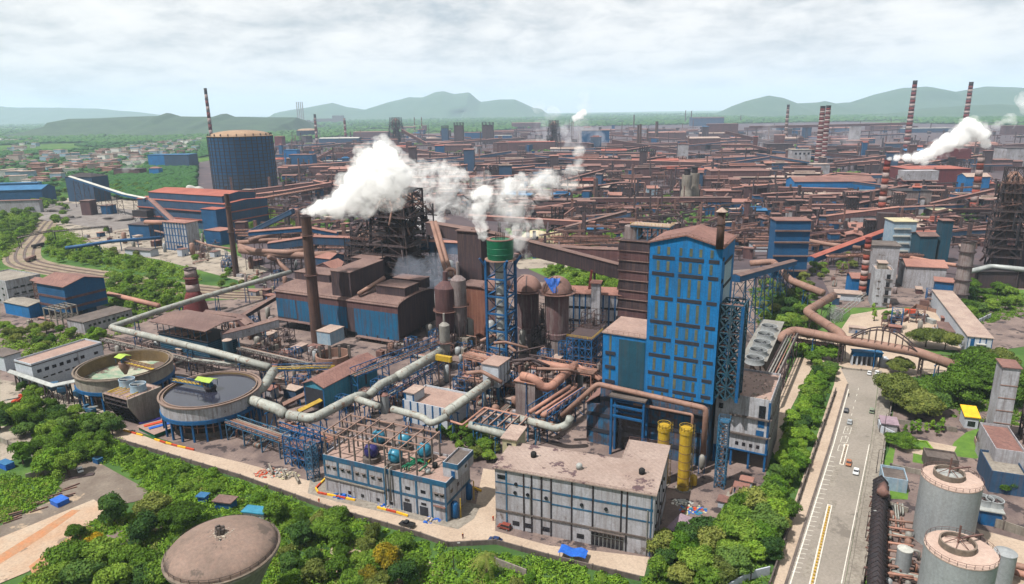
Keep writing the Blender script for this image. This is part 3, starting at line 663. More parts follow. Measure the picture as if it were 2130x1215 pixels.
# ---------------------------------------------------------------- hills 
def ridge(name,prof,D,Wd,m,seed,nn=150):
    rows=[(-1,0),(-.8,.12),(-.6,.30),(-.4,.52),(-.2,.8),(0,1),(.3,.75),(1,0)]; X0,X1=prof[0][0],prof[-1][0]; vs=[];fs=[]
    for i in range(nn+1):
        x=X0+(X1-X0)*i/nn
        for a_,b_ in zip(prof,prof[1:]):
            if a_[0]<=x<=b_[0]: y=a_[1]+(b_[1]-a_[1])*(x-a_[0])/(b_[0]-a_[0]); break
        d_=ray(x,y); X=d_[0]/d_[1]*D; H=max(0,CH+d_[2]/d_[1]*D)*min(1,i/6,(nn-i)/6)
        for k,(u,q) in enumerate(rows):
            z=H*q; j=mn.noise(Vector((X*.0012+seed,u*3.,seed))); j2=mn.noise(Vector((X*.004+seed,u*7.,seed)))
            if 0<q<1: z+=H*(j*.22+j2*.14)*(1-q*.9)
            elif q==1: z+=j2*H*.03
            vs.append((X*(1+u*Wd/D*0.),D+u*Wd+j*Wd*.25*(q>0),max(z,0) if q>0 else -2))
    m_=len(rows)
    for i in range(nn):
        for k in range(m_-1): a_=i*m_+k; fs.append((a_,a_+m_,a_+m_+1,a_+1))
    me=bpy.data.meshes.new(name); me.from_pydata(vs,[],fs); me.materials.append(MT[m]); me.polygons.foreach_set('use_smooth',[True]*len(fs)); o=bpy.data.objects.new(name,me); COL.objects.link(o); o['kind']='structure'
mat('hill_green',(.022,.055,.030),(.036,.072,.036),sc=.004,crisp=.2)
mat('hill_bush',(.010,.028,.013),(.024,.050,.020),sc=.012,crisp=.6)
ridge('hills',[(-300,226),(-100,224),(0,222),(60,224),(120,224),(200,226),(280,233),(340,240)],15000,1800,'hill_green',1)
ridge('hills',[(120,248),(200,246),(260,243),(300,242),(336,241),(346,235),(356,236),(368,242),(400,243),(440,243),(452,237),(464,236),(478,243),(560,244),(640,245)],5200,900,'hill_bush',2)
ridge('hills',[(560,236),(640,224),(690,214),(720,222),(760,228),(800,214),(850,202),(880,203),(905,192),(925,190),(945,196),(975,192),(990,205),(1000,212),(1040,207),(1070,207),(1090,215),(1110,224),(1150,230)],12500,1600,'hill_green',3)
ridge('hills',[(1500,224),(1560,206),(1600,199),(1630,203),(1660,215),(1700,213),(1715,210),(1740,215),(1780,213),(1830,195),(1880,182),(1920,181),(1960,186),(1985,191),(2010,187),(2050,180),(2100,181),(2160,185),(2300,180),(2500,215)],9000,1300,'hill_green',4)
ridge('hills',[(1840,238),(1930,226),(2000,220),(2070,217),(2130,220),(2250,218),(2500,232)],6500,900,'hill_green',5)
# ---------------------------------------------------------------- far wood and undergrowth (uncountable)
def wood(name,n,region,seed,smin,smax,m='leaf_forest',keep=None):
    rng=np.random.default_rng(seed); out=[]; vs,fs=ico(0); V0=np.array(vs); Fa=np.array(fs)
    P=[]
    rr=random.Random(seed)
    while len(P)<n:
        x=rr.uniform(region[0],region[2]); y=region[1]+(region[3]-region[1])*rr.random()**1.6   # denser far away in picture rows
        p=G(x,y)
        if keep and not keep(x,y,p): continue
        P.append((p.x,p.y))
    P=np.array(P); n=len(P); s=rng.uniform(smin,smax,n)*(1+(P[:,1]/4000).clip(0,2.))
    ja=1+.5*(rng.random((n,12,1))-.5)
    v=V0[None]*ja*s[:,None,None]*np.array([1,1,.62]); v[:,:,2]=np.maximum(v[:,:,2],-.2*s[:,None]); v[:,:,0]+=P[:,0,None]; v[:,:,1]+=P[:,1,None]; v[:,:,2]+=s[:,None]*.45
    me=bpy.data.meshes.new(name); f=(Fa[None]+np.arange(n)[:,None,None]*12).reshape(-1,3); nf=len(f)
    me.vertices.add(n*12); me.vertices.foreach_set('co',v.astype(np.float32).ravel()); me.loops.add(nf*3); me.loops.foreach_set('vertex_index',f.astype(np.int32).ravel())
    me.polygons.add(nf); me.polygons.foreach_set('loop_start',np.arange(nf,dtype=np.int32)*3); me.polygons.foreach_set('loop_total',np.full(nf,3,dtype=np.int32)); me.materials.append(MT[m]); me.update(calc_edges=True)
    o=bpy.data.objects.new(name,me); COL.objects.link(o); o['kind']='stuff'; o['label']='wide belt of dark green woodland running to the horizon'; o['category']='woodland'
MILLPX=[(560,304),(700,286),(1000,276),(1130,266),(1500,259),(1760,254),(2300,267),(2700,420),(1300,640),(400,480),(410,330)]
TOWN=[(0,330),(120,318),(240,300),(420,292),(420,318),(330,345),(260,362),(180,400),(60,400),(0,392)]
def keepf(x,y,p):
    if inpoly(x,y,MILLPX): return False
    if inpoly(x,y,TOWN): return RT.random()<.14
    if x>560 and y>300: return False
    return mn.noise(Vector((p.x*.0016,p.y*.0016,3)))>-.22
wood('woodland',16000,(-60,242,2200,300),3,5,9,keep=keepf)
wood('woodland',7000,(500,238,2200,272),14,6,10,keep=keepf)
wood('woodland',9000,(-60,290,600,420),4,4,7,keep=keepf)
def undergrowth(name,polys,dens,seed,m,hmin=1.,hmax=2.6,leaf=.28,per=90):
    rng=np.random.default_rng(seed); rr=random.Random(seed); cen=[]
    for poly in polys:
        P=[G(*p) for p in poly]; A=abs(sum(P[i].x*P[(i+1)%len(P)].y-P[(i+1)%len(P)].x*P[i].y for i in range(len(P))))/2
        cen+=scatter(poly,int(A*dens),.9,rr,8)
    n=len(cen); c=np.zeros((n,3)); c[:,:2]=np.array(cen); h=rng.uniform(hmin,hmax,n); rd=np.stack([h*1.1,h*1.1,h],1); c[:,2]=0.
    v=leaves(rng,c,rd,n*per,leaf); v[:,2]=np.abs(v[:,2])
    o=bpy.data.objects.new(name,quadmesh(name,v,m)); COL.objects.link(o); o['kind']='stuff'; o['category']='undergrowth'; return o
U=undergrowth
U('undergrowth',[[(250,925),(500,1003),(677,1068),(875,1122),(935,1145),(1140,1165),(1330,1212),(1300,1250),(345,1250),(330,1080),(300,1010),(240,960)],[(0,985),(60,1000),(120,985),(130,1000),(110,1040),(0,1095)],[(40,1215),(195,1085),(345,1060),(360,1250),(40,1250)],[(0,852),(60,852),(200,880),(262,930),(240,965),(190,962),(130,960),(40,885),(0,885)]],.24,1,'leaf_lush',.7,2.3,.24,90)['label']='bright green tangle of creepers and weeds below the factory road'
U('undergrowth',[[(300,960),(500,1030),(640,1080),(880,1150),(1100,1190),(1100,1250),(560,1250),(560,1110),(420,1040)],[(60,1200),(195,1085),(330,1070),(345,1250),(60,1250)],[(0,1000),(110,990),(110,1035),(0,1090)]],.035,9,'leaf_olive',.9,2.4,.22,110)['label']='dull olive and dry brush among the creepers below the factory road'
U('undergrowth',[[(1690,770),(1735,768),(1728,800),(1683,930),(1635,1070),(1590,1230),(1350,1240),(1340,1195),(1500,1110),(1590,1000),(1622,960),(1650,860)],[(1560,600),(1700,600),(1690,700),(1580,690)],[(1830,790),(2140,780),(2140,900),(2000,870),(1870,850)],[(1980,600),(2140,612),(2130,660),(2000,680)]],.10,2,'leaf_green',.8,2.4,.26,100)['label']='low green scrub under the trees beside the main road'
U('undergrowth',[[(120,470),(230,525),(400,560),(420,590),(250,560),(110,535),(90,490)],[(215,560),(400,600),(420,640),(330,650),(250,700),(230,640)],[(0,440),(90,445),(70,480),(30,520),(0,545)],[(500,420),(620,440),(610,490),(500,480)],[(1130,560),(1290,560),(1290,610),(1150,640)],[(0,690),(100,695),(230,700),(205,735),(60,765),(0,745)],[(1140,490),(1290,488),(1270,520),(1160,522)]],.05,3,'leaf_green',1.5,3.6,.4,70)['label']='green scrub along the railway and between the mill sheds'
# ---------------------------------------------------------------- haze
hb=MB().box(-27000,-2500,-4,27000,29000,800); hm=bpy.data.materials.new('haze'); hm.use_nodes=True; nt=hm.node_tree; nt.nodes.clear()
o=N(nt,'ShaderNodeOutputMaterial'); pv=N(nt,'ShaderNodeVolumePrincipled'); pv.inputs['Color'].default_value=(.60,.76,.96,1); pv.inputs['Density'].default_value=5e-5; pv.inputs['Anisotropy'].default_value=0.
nt.links.new(pv.outputs[0],o.inputs['Volume']); MT['haze']=hm; o=hb.build('haze','haze'); o['kind']='stuff'
# ---------------------------------------------------------------- steam
def at(x,y,Y): d_=ray(x,y); return Vector((d_[0]/d_[1]*Y,Y,CH+d_[2]/d_[1]*Y))
def steam(name,label,puffs,Y,dens,col=(1,1,1),amp=.35,vox=.05,thin=None,dy=.5,seed=0,sc=.12,halo=None,sub=None,parent=None):
    """puffs (px,py,radius px) -> voxel-merged billowing hull filled with scattering volume"""
    rr=random.Random(seed); mb=MB(); vs,fs=ico(2); c0=at(puffs[0][0],puffs[0][1],Y)
    rm=max(p[2] for p in puffs)*Y/F
    for x,y,r in puffs:
        c=at(x,y,Y+rr.uniform(-dy,dy)*r*Y/F); R_=r*Y/F
        subs=[(c,R_*.86)]+[(c+Vector((rr.gauss(0,1),rr.gauss(0,1),rr.gauss(0,1))).normalized()*R_*.72,R_*rr.uniform(.28,.48)) for _ in range(sub or 9)]
        for q,rad_ in subs:
            k=len(mb.v); mb.v+=[(q.x+a*rad_,q.y+b*rad_,q.z+e*rad_) for a,b,e in vs]; mb.f+=[tuple(k+i for i in f) for f in fs]
    tmp=mb.build('tmp','haze',None,False,c0); md=tmp.modifiers.new('r','REMESH'); md.mode='VOXEL'; md.voxel_size=max(rm*vox,.25)
    dg=bpy.context.evaluated_depsgraph_get(); me=bpy.data.meshes.new_from_object(tmp.evaluated_get(dg)); bpy.data.objects.remove(tmp)
    n=len(me.vertices); co=np.empty(n*3,np.float32); me.vertices.foreach_get('co',co); co=co.reshape(-1,3); nr=np.empty(n*3,np.float32); me.vertices.foreach_get('normal',nr); nr=nr.reshape(-1,3)
    f1=2.2/rm
    dsp=np.array([abs(mn.noise(Vector((x*f1*1.3,y*f1*1.3,z*f1*1.3))))*1.0+abs(mn.noise(Vector((x*f1*3.5,y*f1*3.5,z*f1*3.5+5))))*.55+abs(mn.noise(Vector((x*f1*8,y*f1*8,z*f1*8+9))))*.25 for x,y,z in co.tolist()])
    co=co+nr*((dsp-.25)*amp*rm*.5)[:,None]; me.vertices.foreach_set('co',co.astype(np.float32).ravel()); me.update()
    m=bpy.data.materials.new(name); m.use_nodes=True; nt=m.node_tree; nt.nodes.clear(); o=N(nt,'ShaderNodeOutputMaterial'); pv=N(nt,'ShaderNodeVolumePrincipled')
    pv.inputs['Color'].default_value=(*col,1); pv.inputs['Density'].default_value=dens; pv.inputs['Anisotropy'].default_value=0.
    nt.links.new(pv.outputs[0],o.inputs['Volume'])
    if thin:
        t=N(nt,'ShaderNodeTexCoord'); w_=N(nt,'ShaderNodeTexNoise',i_Scale=sc,i_Detail=5,i_Roughness=.62,i_Distortion=1.2); nt.links.new(t.outputs['Object'],w_.inputs['Vector'])
        r=ramp(nt,[(thin,0.),(thin+.16,1.)],w_.outputs[0]); nt.links.new(mth(nt,'MULTIPLY',r.outputs[0],dens),pv.inputs['Density'])
    me.materials.clear(); me.materials.append(m); ob=bpy.data.objects.new(name,me); ob.location=c0; COL.objects.link(ob)
    if parent is None: tag(ob,label,'steam plume')
    else: ob.parent=parent; ob.matrix_parent_inverse=Matrix.Translation(-parent.location)
    if halo: steam('vapour','',[(x,y,r*1.3) for x,y,r in puffs],Y,halo,col,amp,vox*1.3,.43,dy,seed+50,sc=4./rm/2,parent=ob)
    return ob
# ================================================================ NEAR PLANT
# ---- domed water reservoir
z=27; o=G(463,1143,z); rr_=(G(578,1140,z)-G(345,1144,z)).length/2*.97; T=thing('water_reservoir','round cement water reservoir with a stained dome, railing and tapering shaft','reservoir',(o.x,o.y,0))
MB().lathe(0,0,[(rr_*.42,0),(rr_*.42,z*.45),(rr_*.62,z*.66),(rr_*.96,z-1.2),(rr_,z-.8),(rr_,z-.3)],48,False).build('shaft','concrete',T,'auto')
MB().lathe(0,0,[(rr_,z-.3),(rr_*1.015,z-.3),(rr_*1.015,z+.1),(rr_*.965,z+.1)],48,False).build('rim','rim_cement',T)
MB().lathe(0,0,[(rr_*.965*math.cos(a),z+.02+4.3*math.sin(a)) for a in [i*PI/24 for i in range(13)]],48,False).build('dome','dome_cement',T,True)
MB().rail([(math.cos(i*PI/18)*rr_*.975,math.sin(i*PI/18)*rr_*.975,z+.1) for i in range(37)],1.1,.07,3).build('railing','steel_dark',T)
q=MB(); rr=random.Random(3)
for i in range(9): a=i*.7; q.cbox((math.cos(a)*.9,math.sin(a)*.9,z+4.),.4,.6,rr.uniform(1.2,2.6),a)
q.build('broken_vent','concrete_dark',T)
q=MB()
for i in range(90): a=rr.uniform(0,6.3);d_=1.1+abs(rr.gauss(0,.8)); q.cbox((math.cos(a)*d_,math.sin(a)*d_,z+4.22-.02*d_*d_),.3,.25,.22,a)
q.build('rubble','rubble_mat',T)['kind']='stuff'
for a,b in ((2.4,2.1),(5.1,2.6)): MB().cyl(b*math.cos(a),b*math.sin(a),z+4.0,z+4.25,.35,None,8).build('hatch','glass_dark',T)
# ---- big grey-white L-shaped hall
b=bld('white_hall','long grey-white hall with a peeling L-shaped roof and thin blue bands','building',(1030,972),(1362,1032),(1397,932),20,ang=-20,roof='flat')
bpy.data.objects.remove(b.wall); bpy.data.objects.remove(b.roof); w,dd=b.w,b.d; xn=b.loc(1312,917,20)[0]; ym=b.loc(1283,957,20)[1]
poly=[(0,0),(w,0),(w,dd),(xn,dd),(xn,ym),(0,ym)]; MB().prism(poly,0,20).build('wall','wall_grey',b.T)
q=.6; MB().prism([(-q,-q),(w+q,-q),(w+q,dd+q),(xn-q,dd+q),(xn-q,ym+q),(-q,ym+q)],20.003,20.4).build('roof','roof_peel',b.T)
fr=[(X-45)/1315 for X in (145,297,365,450,532,705,878,1105,1150,1338)]
for f in fr: b.band('f',f*w-.22,f*w+.22,.0,19.9,'steel_black' if f not in(fr[0],fr[-1]) else 'steel_teal','pilaster',.18)
b.band('f',.1,fr[4]*w,15.2,15.6,'steel_teal','blue_band',.1); b.band('f',fr[4]*w,w-.3,14.7,15.4,'steel_teal','blue_band',.1)
b.band('f',.1,fr[4]*w,11.5,11.85,'steel_teal','blue_band',.1); b.band('f',fr[4]*w,w-.3,10.9,11.4,'steel_teal','blue_band',.1)
b.band('f',.1,w-.3,5.6,6.15,'concrete_dark','ledge',.35)
for X,zz in ((230,15.8),(222,12.8),(332,12.9),(490,12.9),(788,12.8),(985,12.9)):
    x=(X-45)/1315*w; MB().extr([(x+.55*math.cos(a),zz+.55*math.sin(a)) for a in [-i*PI/5 for i in range(10)]],-.35,0,'y').build('fan','glass_dark',b.T)
b.band('f',(62-45)/1315*w+.2,(135-45)/1315*w,16.6,18.0,'glass_dark','window',.09)
for X in (225,332,490,780): b.band('f',(X-45)/1315*w-1.1,(X-45)/1315*w+1.1,1.4,2.9,'glass_dark','window',.1)
gx0,gx1=(868-45)/1315*w,(1132-45)/1315*w
g_=b.band('f',gx0,gx1,.2,5.3,'glass_dark','shopfront',.12)
m=MB()
for i in range(9): m.box(gx0+(gx1-gx0)*i/8-.06,-.2,.2,gx0+(gx1-gx0)*i/8+.06,-.12,5.3)
m.box(gx0,-.2,3.4,gx1,-.12,3.55); m.build('mullion','steel_pale',b.T)
MB().box(gx0-.4,-1.1,5.3,gx1+.4,-.36,5.5).build('canopy','concrete_dark',b.T)
MB().tube([(w-1.8,-.35,.2),(w-1.8,-.35,15)],.14,6).build('drain_pipe','pipe_grey',b.T)
MB().tube([((355-45)/1315*w,-.35,5),((355-45)/1315*w,-.35,16)],.14,6).build('drain_pipe','pipe_grey',b.T)
for i,(yy,zz) in enumerate(((3,16),(3.4,8),(8,17),(8,10),(14,16),(14,9),(20,14),(20,10))):
    if yy<dd: MB().extr([(yy+.55*math.cos(a),zz+.55*math.sin(a)) for a in [i*PI/5 for i in range(10)]],w,w+.4,'x').build('fan','glass_dark',b.T)
for yy in (6,11,17): b.band('r',yy-.15,yy+.15,0,19.9,'steel_black','pilaster',.15)
b.band('r',.1,dd-.1,5.6,6.15,'concrete_dark','ledge',.3)
m=MB(); rr=random.Random(4)
for i in range(42): m.box(rr.uniform(1,w-1),rr.uniform(-.5,.4)+0,20.4,0,0,0) if 0 else None
MB().rail([(.2,-.4,20.4),(w+.4,-.4,20.4)],.5,.05,1.6).build('edge_rail','steel_rust',b.T)
MB().rail([(xn-.3,ym+.4,20.4),(xn-.3,dd+.4,20.4),(w,dd+.4,20.4)],1.1,.06,2.5).build('edge_rail','steel_rust',b.T)
e=bld('stair_house','small cream stair house behind the left end of the grey-white hall','stair house',(1046,910),(1072,918),(1101,893),22.5,ang=-20,wm='roof_cream',rm='roof_dusty')
e.grid('f',.8,e.w-.8,1,20.2,1.6,.9)
# ---- blue and white two-storey pump building with roof skeleton
b=bld('pump_building','two-storey white building with blue pilasters and a bare roof skeleton on top','building',(672,950),(928,1010),(984,962),13,ang=-24,roof='para',wm='wall_white',rm='concrete_pink')
w,dd=b.w,b.d; F_=[0,.125,.25,.38,.513,.643,.768,.884,1.]
b.band('f',0,w,12.2,13.95,'steel_teal','blue_band',.14); b.band('f',0,w,5.9,6.8,'steel_teal','blue_band',.1); b.band('f',0,w*.51,5.4,5.7,'concrete','ledge',.5)
for f in F_: x=min(max(f*w,.35),w-.35); b.band('f',x-.35,x+.35,6.8,12.2,'steel_teal','pilaster',.16); b.band('f',x-.3,x+.3,0,5.9,'wall_grey' if f<.5 else 'steel_teal','pilaster',.13)
for k in range(4): b.grid('f',F_[k]*w+.4,F_[k+1]*w-.4,2,9.2,1.15,1.0,hood='concrete_dark')
for f in (.70,.82): b.grid('f',f*w-1,f*w+1,1,8.2,1.8,1.1)
b.grid('f',.9*w,.985*w,2,8.6,1.3,1.0,hood='concrete_dark')
for f in (.21,.32,.45,.56): b.band('f',f*w-.6,f*w+.6,1.2,2.3,'glass_dark','window',.1)
for f in (.69,.82): b.band('f',f*w-1.5,f*w+1.5,.1,3.4,'louvre_dark','roller_door',.12); b.band('f',f*w-.9,f*w+.9,4.0,4.8,'glass_dark','window',.12)
b.band('f',.9*w,.99*w,5.0,5.2,'steel_rust','ledge',.8)
b.band('r',0,dd,12.2,13.95,'steel_teal','blue_band',.14); b.band('r',0,dd,5.9,6.8,'steel_teal','blue_band',.1)
b.grid('r',1,dd-6,2,8.8,1.4,1.1); b.band('r',3,5,.1,3.4,'steel_blue','door',.12)
for x in (.535,.572): MB().tube([(x*w,1,14.6),(x*w,-.7,14.8),(x*w,-.8,3.2)],.28,8).build('riser_pipe','pipe_grey',b.T,True)
x0,x1=.01*w,.765*w; z0,z1=13.13,21.5; sk=thing('roof_skeleton','bare concrete roof skeleton of posts and beams above the blue and white building','frame',b.o,b.phi); Y1=dd-.7
for i in range(7):
    for j in range(4): x=x0+.4+(x1-x0)*i/6; y=.6+(Y1-.6)*j/3; MB().box(x-.22,y-.22,z0,x+.22,y+.22,z1).build('post','concrete_dark',sk)
for j in range(4): y=.6+(Y1-.6)*j/3; MB().box(x0,y-.16,z1,x1+.8,y+.16,z1+.4).build('beam','beam_tan',sk)
for i in range(7): x=x0+.4+(x1-x0)*i/6; MB().box(x-.15,.2,z1+.402,x+.15,Y1+.4,z1+.75).build('beam','beam_tan',sk)
for (px,py,m,lb) in ((772,936,'purple_tank','purple round-shouldered filter tank under the roof skeleton'),(822,946,'aqua_tank','light blue round-shouldered filter tank beside the green pipes'),(882,934,'aqua_tank','teal blue filter tank at the right end of the roof skeleton'),(787,908,'aqua_tank','light blue filter tank behind the purple one'),(842,912,'aqua_tank','pale blue filter tank in the middle of the rear row')):
    o=G(px,py,17); T=thing('filter_tank',lb,'tank',(o.x,o.y,13.13),0,'filter tanks on the pump building')
    MB().cyl(0,0,0,1.7,3.0,3.0,20).build('plinth','concrete_dark',T); MB().lathe(0,0,[(1.6,1.7),(2.1,2.2),(2.35,2.9),(2.35,4.4),(1.9,5.4),(1.0,6.1),(.5,6.15)],24).build('vessel',m,T,True)
    MB().cyl(0,0,6.15,6.6,.5,.5,10).cyl(.9,.3,5.9,6.3,.25,.25,8).build('valve','steel_dark',T)
o=G(862,975,13.3); T=thing('green_pipework','bright green pipe loops on the roof beside the light blue filter tank','pipework',(o.x,o.y,13.13),GA)
for k in range(4): MB().tube([(-3+k*.9,-2.5,.6),(-3+k*.9,-2.5,1.4+k*.2),(-2.+k*.9,4,1.4+k*.2),(-2.+k*.9,4,.2)],.24,8).build('pipe','pipe_green',T,True)
MB().tube([(-3.5,3,1.9),(4,2,1.9),(4,-3,1.9)],.3,8).build('pipe','pipe_green',T,True)
for k in range(5): MB().tube([(-1+k*.8,4.5,.5),(-1+k*.8,6.5,2.2-.2*k),(-1+k*.8,8,.4)],.2,7).build('pipe','yellow_paint',T,True)
s_=bld('stair_house','square stair house with tan roof at the right end of the pump building','stair house',(922,965),(951,974),(984,942),17.2,z0=13.13,ang=-24,roof='para',wm='wall_white',rm='concrete_dark')
s_.band('f',0,s_.w,16.4,18.15,'steel_teal','blue_band',.1); s_.band('f',s_.w*.55,s_.w*.8,13.2,15.6,'steel_blue','door',.1); s_.band('r',0,s_.d,16.4,18.15,'steel_teal','blue_band',.1); s_.grid('r',1,s_.d-1,1,14.6,1.2,.9)
for k,(px,py) in enumerate(((947,1078),(975,1040))):
    o=G(px,py); T=thing('pressure_vessel','tall blue pressure vessel '+('at the front corner' if k==0 else 'at the rear corner')+' of the pump building','tank',(o.x,o.y,0)); MB().lathe(0,0,[(.9,.4),(1.25,.9),(1.25,5.2),(.8,5.9),(.1,6.1)],16).build('vessel','steel_blue',T,True); MB().cbox((0,0,0),2.2,2.2,.4).build('base','concrete',T); MB().beam((1.8,0,0),(1.8,0,7),.35).build('post','yellow_paint',T)
# ---- thickener tanks
def thick(label,c,r,z,full):
    o=G(*c,z); T=thing('thickener_tank',label,'thickener',(o.x,o.y,0),0,'thickener tanks'); zb=z-6
    pr=[(r-1.2,zb),(r,zb+.2),(r,z-.6),(r+.7,z-.5),(r+.7,z),(r-.1,z),(r-.1,z-.7),(r-1.1,z-.7),(r-1.1,z),(r-1.5,z),(r-1.5,zb+.5)]
    MB().lathe(0,0,pr[:4],56,False).build('wall','wall_grey' if full else 'concrete',T,'auto'); MB().lathe(0,0,pr[3:10],56,False).build('launder','dome_cement' if full else 'rim_cement',T)
    MB().lathe(0,0,pr[9:],56,False).build('lining','basin_wall',T)
    if full: MB().cyl(0,0,z-2,z-.9,r-1.5,None,56).build('water','sludge',T)
    else: MB().lathe(0,0,[(r-1.5,zb+.5),(r*.25,zb-1.4),(.1,zb-1.5)],56,False).build('floor','basin_mint',T,True)
    MB().lathe(0,0,[(r-.2,zb-1.2),(r+.5,zb-1.2),(r+.5,zb+.3),(r-.2,zb+.3)],40,False).build('ring_beam','steel_blue',T)
    for i in range(24):
        a=i*PI/12; MB().cbox((r*.985*math.cos(a),r*.985*math.sin(a),0),.7,.7,zb-1,a).build('leg','steel_blue',T)
    MB().lathe(0,0,[(r*.8,0),(r*.8,2.2),(r*.78,2.2),(r*.78,0)],40,False).build('base_wall','concrete_dark',T)
    m=MB()
    for i in range(16): a=i*PI/8; m.beam((r*.8*math.cos(a),r*.8*math.sin(a),2),(r*.8*math.cos(a),r*.8*math.sin(a),zb),.45); m.beam((r*.8*math.cos(a),r*.8*math.sin(a),4.5),(r*.8*math.cos(a+PI/8),r*.8*math.sin(a+PI/8),4.5),.4)
    m.build('inner_frame','pipe_rust',T)
    if full:
        for a0,a1 in ((3.55,4.05),(4.55,5.3)):
            n=8; MB().lathe(0,0,[(1,0)],3,False); m=MB(); vs=[]
            for i in range(n+1):
                a=a0+(a1-a0)*i/n; m.v+=[((r+.06)*math.cos(a),(r+.06)*math.sin(a),zb+.5),((r+.06)*math.cos(a),(r+.06)*math.sin(a),z-.8)]
            m.f=[(2*i,2*i+2,2*i+3,2*i+1) for i in range(n)]; m.build('panel','wall_white',T)
    # bridge to centre housing
    a=rad(158 if full else -28); ex=Vector((math.cos(a),math.sin(a),0)); br=MB(); nn=Vector((-ex.y,ex.x,0))
    for s1 in (-1.1,1.1):
        br.beam(nn*s1+Vector((0,0,z+.8)),ex*(r+1)+nn*s1+Vector((0,0,z+.8)),.3); br.beam(nn*s1+Vector((0,0,z+2.2)),ex*(r+1)+nn*s1+Vector((0,0,z+2.2)),.22)
        for i in range(8): br.beam(ex*(r*i/8)+nn*s1+Vector((0,0,z+.8)),ex*(r*(i+1)/8)+nn*s1+Vector((0,0,z+2.2)),.15)
    br.build('bridge','steel_blue' if full else 'steel_rust',T)
    m=MB().beam(Vector((0,0,z+.95)),ex*(r+1)+Vector((0,0,z+.95)),1.6,.12); m.rail([ex*2+nn*1.2+Vector((0,0,z+1)),ex*r+nn*1.2+Vector((0,0,z+1))],1.3,.12,2); m.build('walkway','yellow_paint',T)
    for k,(u,s2) in enumerate(((0,2.4),(4.3,1.9)) if full else ((0,2.6),)):
        c_=ex*u+Vector((0,0,z+1.)); rf=MB()
        for s3 in (-1,1):
            k0=len(rf.v); rf.v+=[tuple(c_+ex*e1*s2+nn*e2+Vector((0,0,e3))) for e1,e2,e3 in ((-1,0,3.6),(1,0,3.6),(1,s3*s2,2.7),(-1,s3*s2,2.7),(-1,0,3.45),(1,0,3.45),(1,s3*s2,2.55),(-1,s3*s2,2.55))]; rf.f+=[(k0,k0+1,k0+2,k0+3),(k0+7,k0+6,k0+5,k0+4),(k0+2,k0+6,k0+7,k0+3),(k0,k0+3,k0+7,k0+4),(k0+1,k0+5,k0+6,k0+2)]
        rf.build('canopy','lime',T); m=MB()
        for e1 in (-1,1):
            for e2 in (-1,1): p=c_+ex*e1*s2*.85+nn*e2*s2*.85; m.beam(p,p+Vector((0,0,2.7)),.18)
        m.cbox(tuple(c_),1.8,1.8,1.4,a); m.build('drive','steel_teal',T)
    MB().lathe(0,0,[(.6,zb+1 if not full else z-1),(2.2,z-1.5) if not full else (1.9,z-1),(2.4,z+.2),(2.4,z+.9)],16).build('feed_well','pipe_rust' if not full else 'steel_black',T)
    return T
r1=(G(536,808,15)-G(341,812,15)).length/2; thick('round thickener tank full of dark water with a lime-roofed bridge',(438,808),r1,15,True)
r2=(G(352,752,15)-G(165,760,15)).length/2; thick('drained round thickener tank with a painted floor and one lime canopy',(258,757),r2,15,False)
# ---- slanted concrete filter house between them
o,phi,w,dd=span((214,817),(263,833),(336,805),13.5,'g'); T=thing('filter_house','wedge-shaped board-marked concrete filter house with two round fans on top','building',o,phi)
MB().extr([(5,0),(dd,0),(dd,13.5),(0,13.5),(0,10)],w-.6,w,'x').build('side_wall','concrete',T); MB().extr([(5,0),(dd,0),(dd,13.5),(0,13.5),(0,10)],0,.6,'x').build('side_wall','concrete',T)
MB().box(.6,dd-.6,0,w-.6,dd,13.4).build('back_wall','concrete_dark',T); MB().box(.6,.2,13.1,w-.6,dd-.7,13.45).build('deck','concrete_pink',T)
m=MB()
for k in range(6):
    zf=1.5+k*2; y0=5*(1-zf/10) if zf<10 else 0; m.box(.7,y0,zf,w-.7,y0+3.2,zf+.15); m.beam((.8,y0,zf),(w-.8,y0,zf+.05),.3)
    for i in range(5): m.beam((.9+i*(w-1.8)/4,y0+.1,zf),(.9+i*(w-1.8)/4,max(0,5*(1-(zf+2)/10)) if zf<10 else 0,min(zf+2,13)),.2)
m.build('slatted_front','steel_black',T); MB().rail([(.3,.3,13.5),(w-.3,.3,13.5),(w-.3,dd-.3,13.5)],1.1,.08,2.5).build('railing','steel_dark',T)
m=MB(); rr=random.Random(8)
for i in range(6): x=rr.uniform(1,w-2); m.tube([(x,1,14),(x+rr.uniform(-1,1),7,14),(x,8,13.6)],.2,6)
m.build('pipework','yellow_paint',T)
for px,py in ((264,793),(287,803)):
    p=G(px,py,15.5); F2=thing('cooling_fan','round cooling fan ring '+('nearer the empty' if px<270 else 'nearer the full')+' thickener on the filter house','fan',(p.x,p.y,13.45),0,'cooling fans on the filter house')
    MB().lathe(0,0,[(3.3,0),(3.0,1.6),(3.2,3.2),(2.95,3.2),(2.8,1.6),(2.9,.3)],26,False).build('shroud','wall_bluewhite',F2,'auto'); m=MB()
    for i in range(6): a=i*PI/3; m.beam((0,0,1.7),(2.7*math.cos(a),2.7*math.sin(a),1.9),.7,.08)
    m.build('blades','steel_dark',F2); MB().beam((-3,0,2.9),(3,0,2.9),.5,.2).build('gantry','steel_pale',F2)
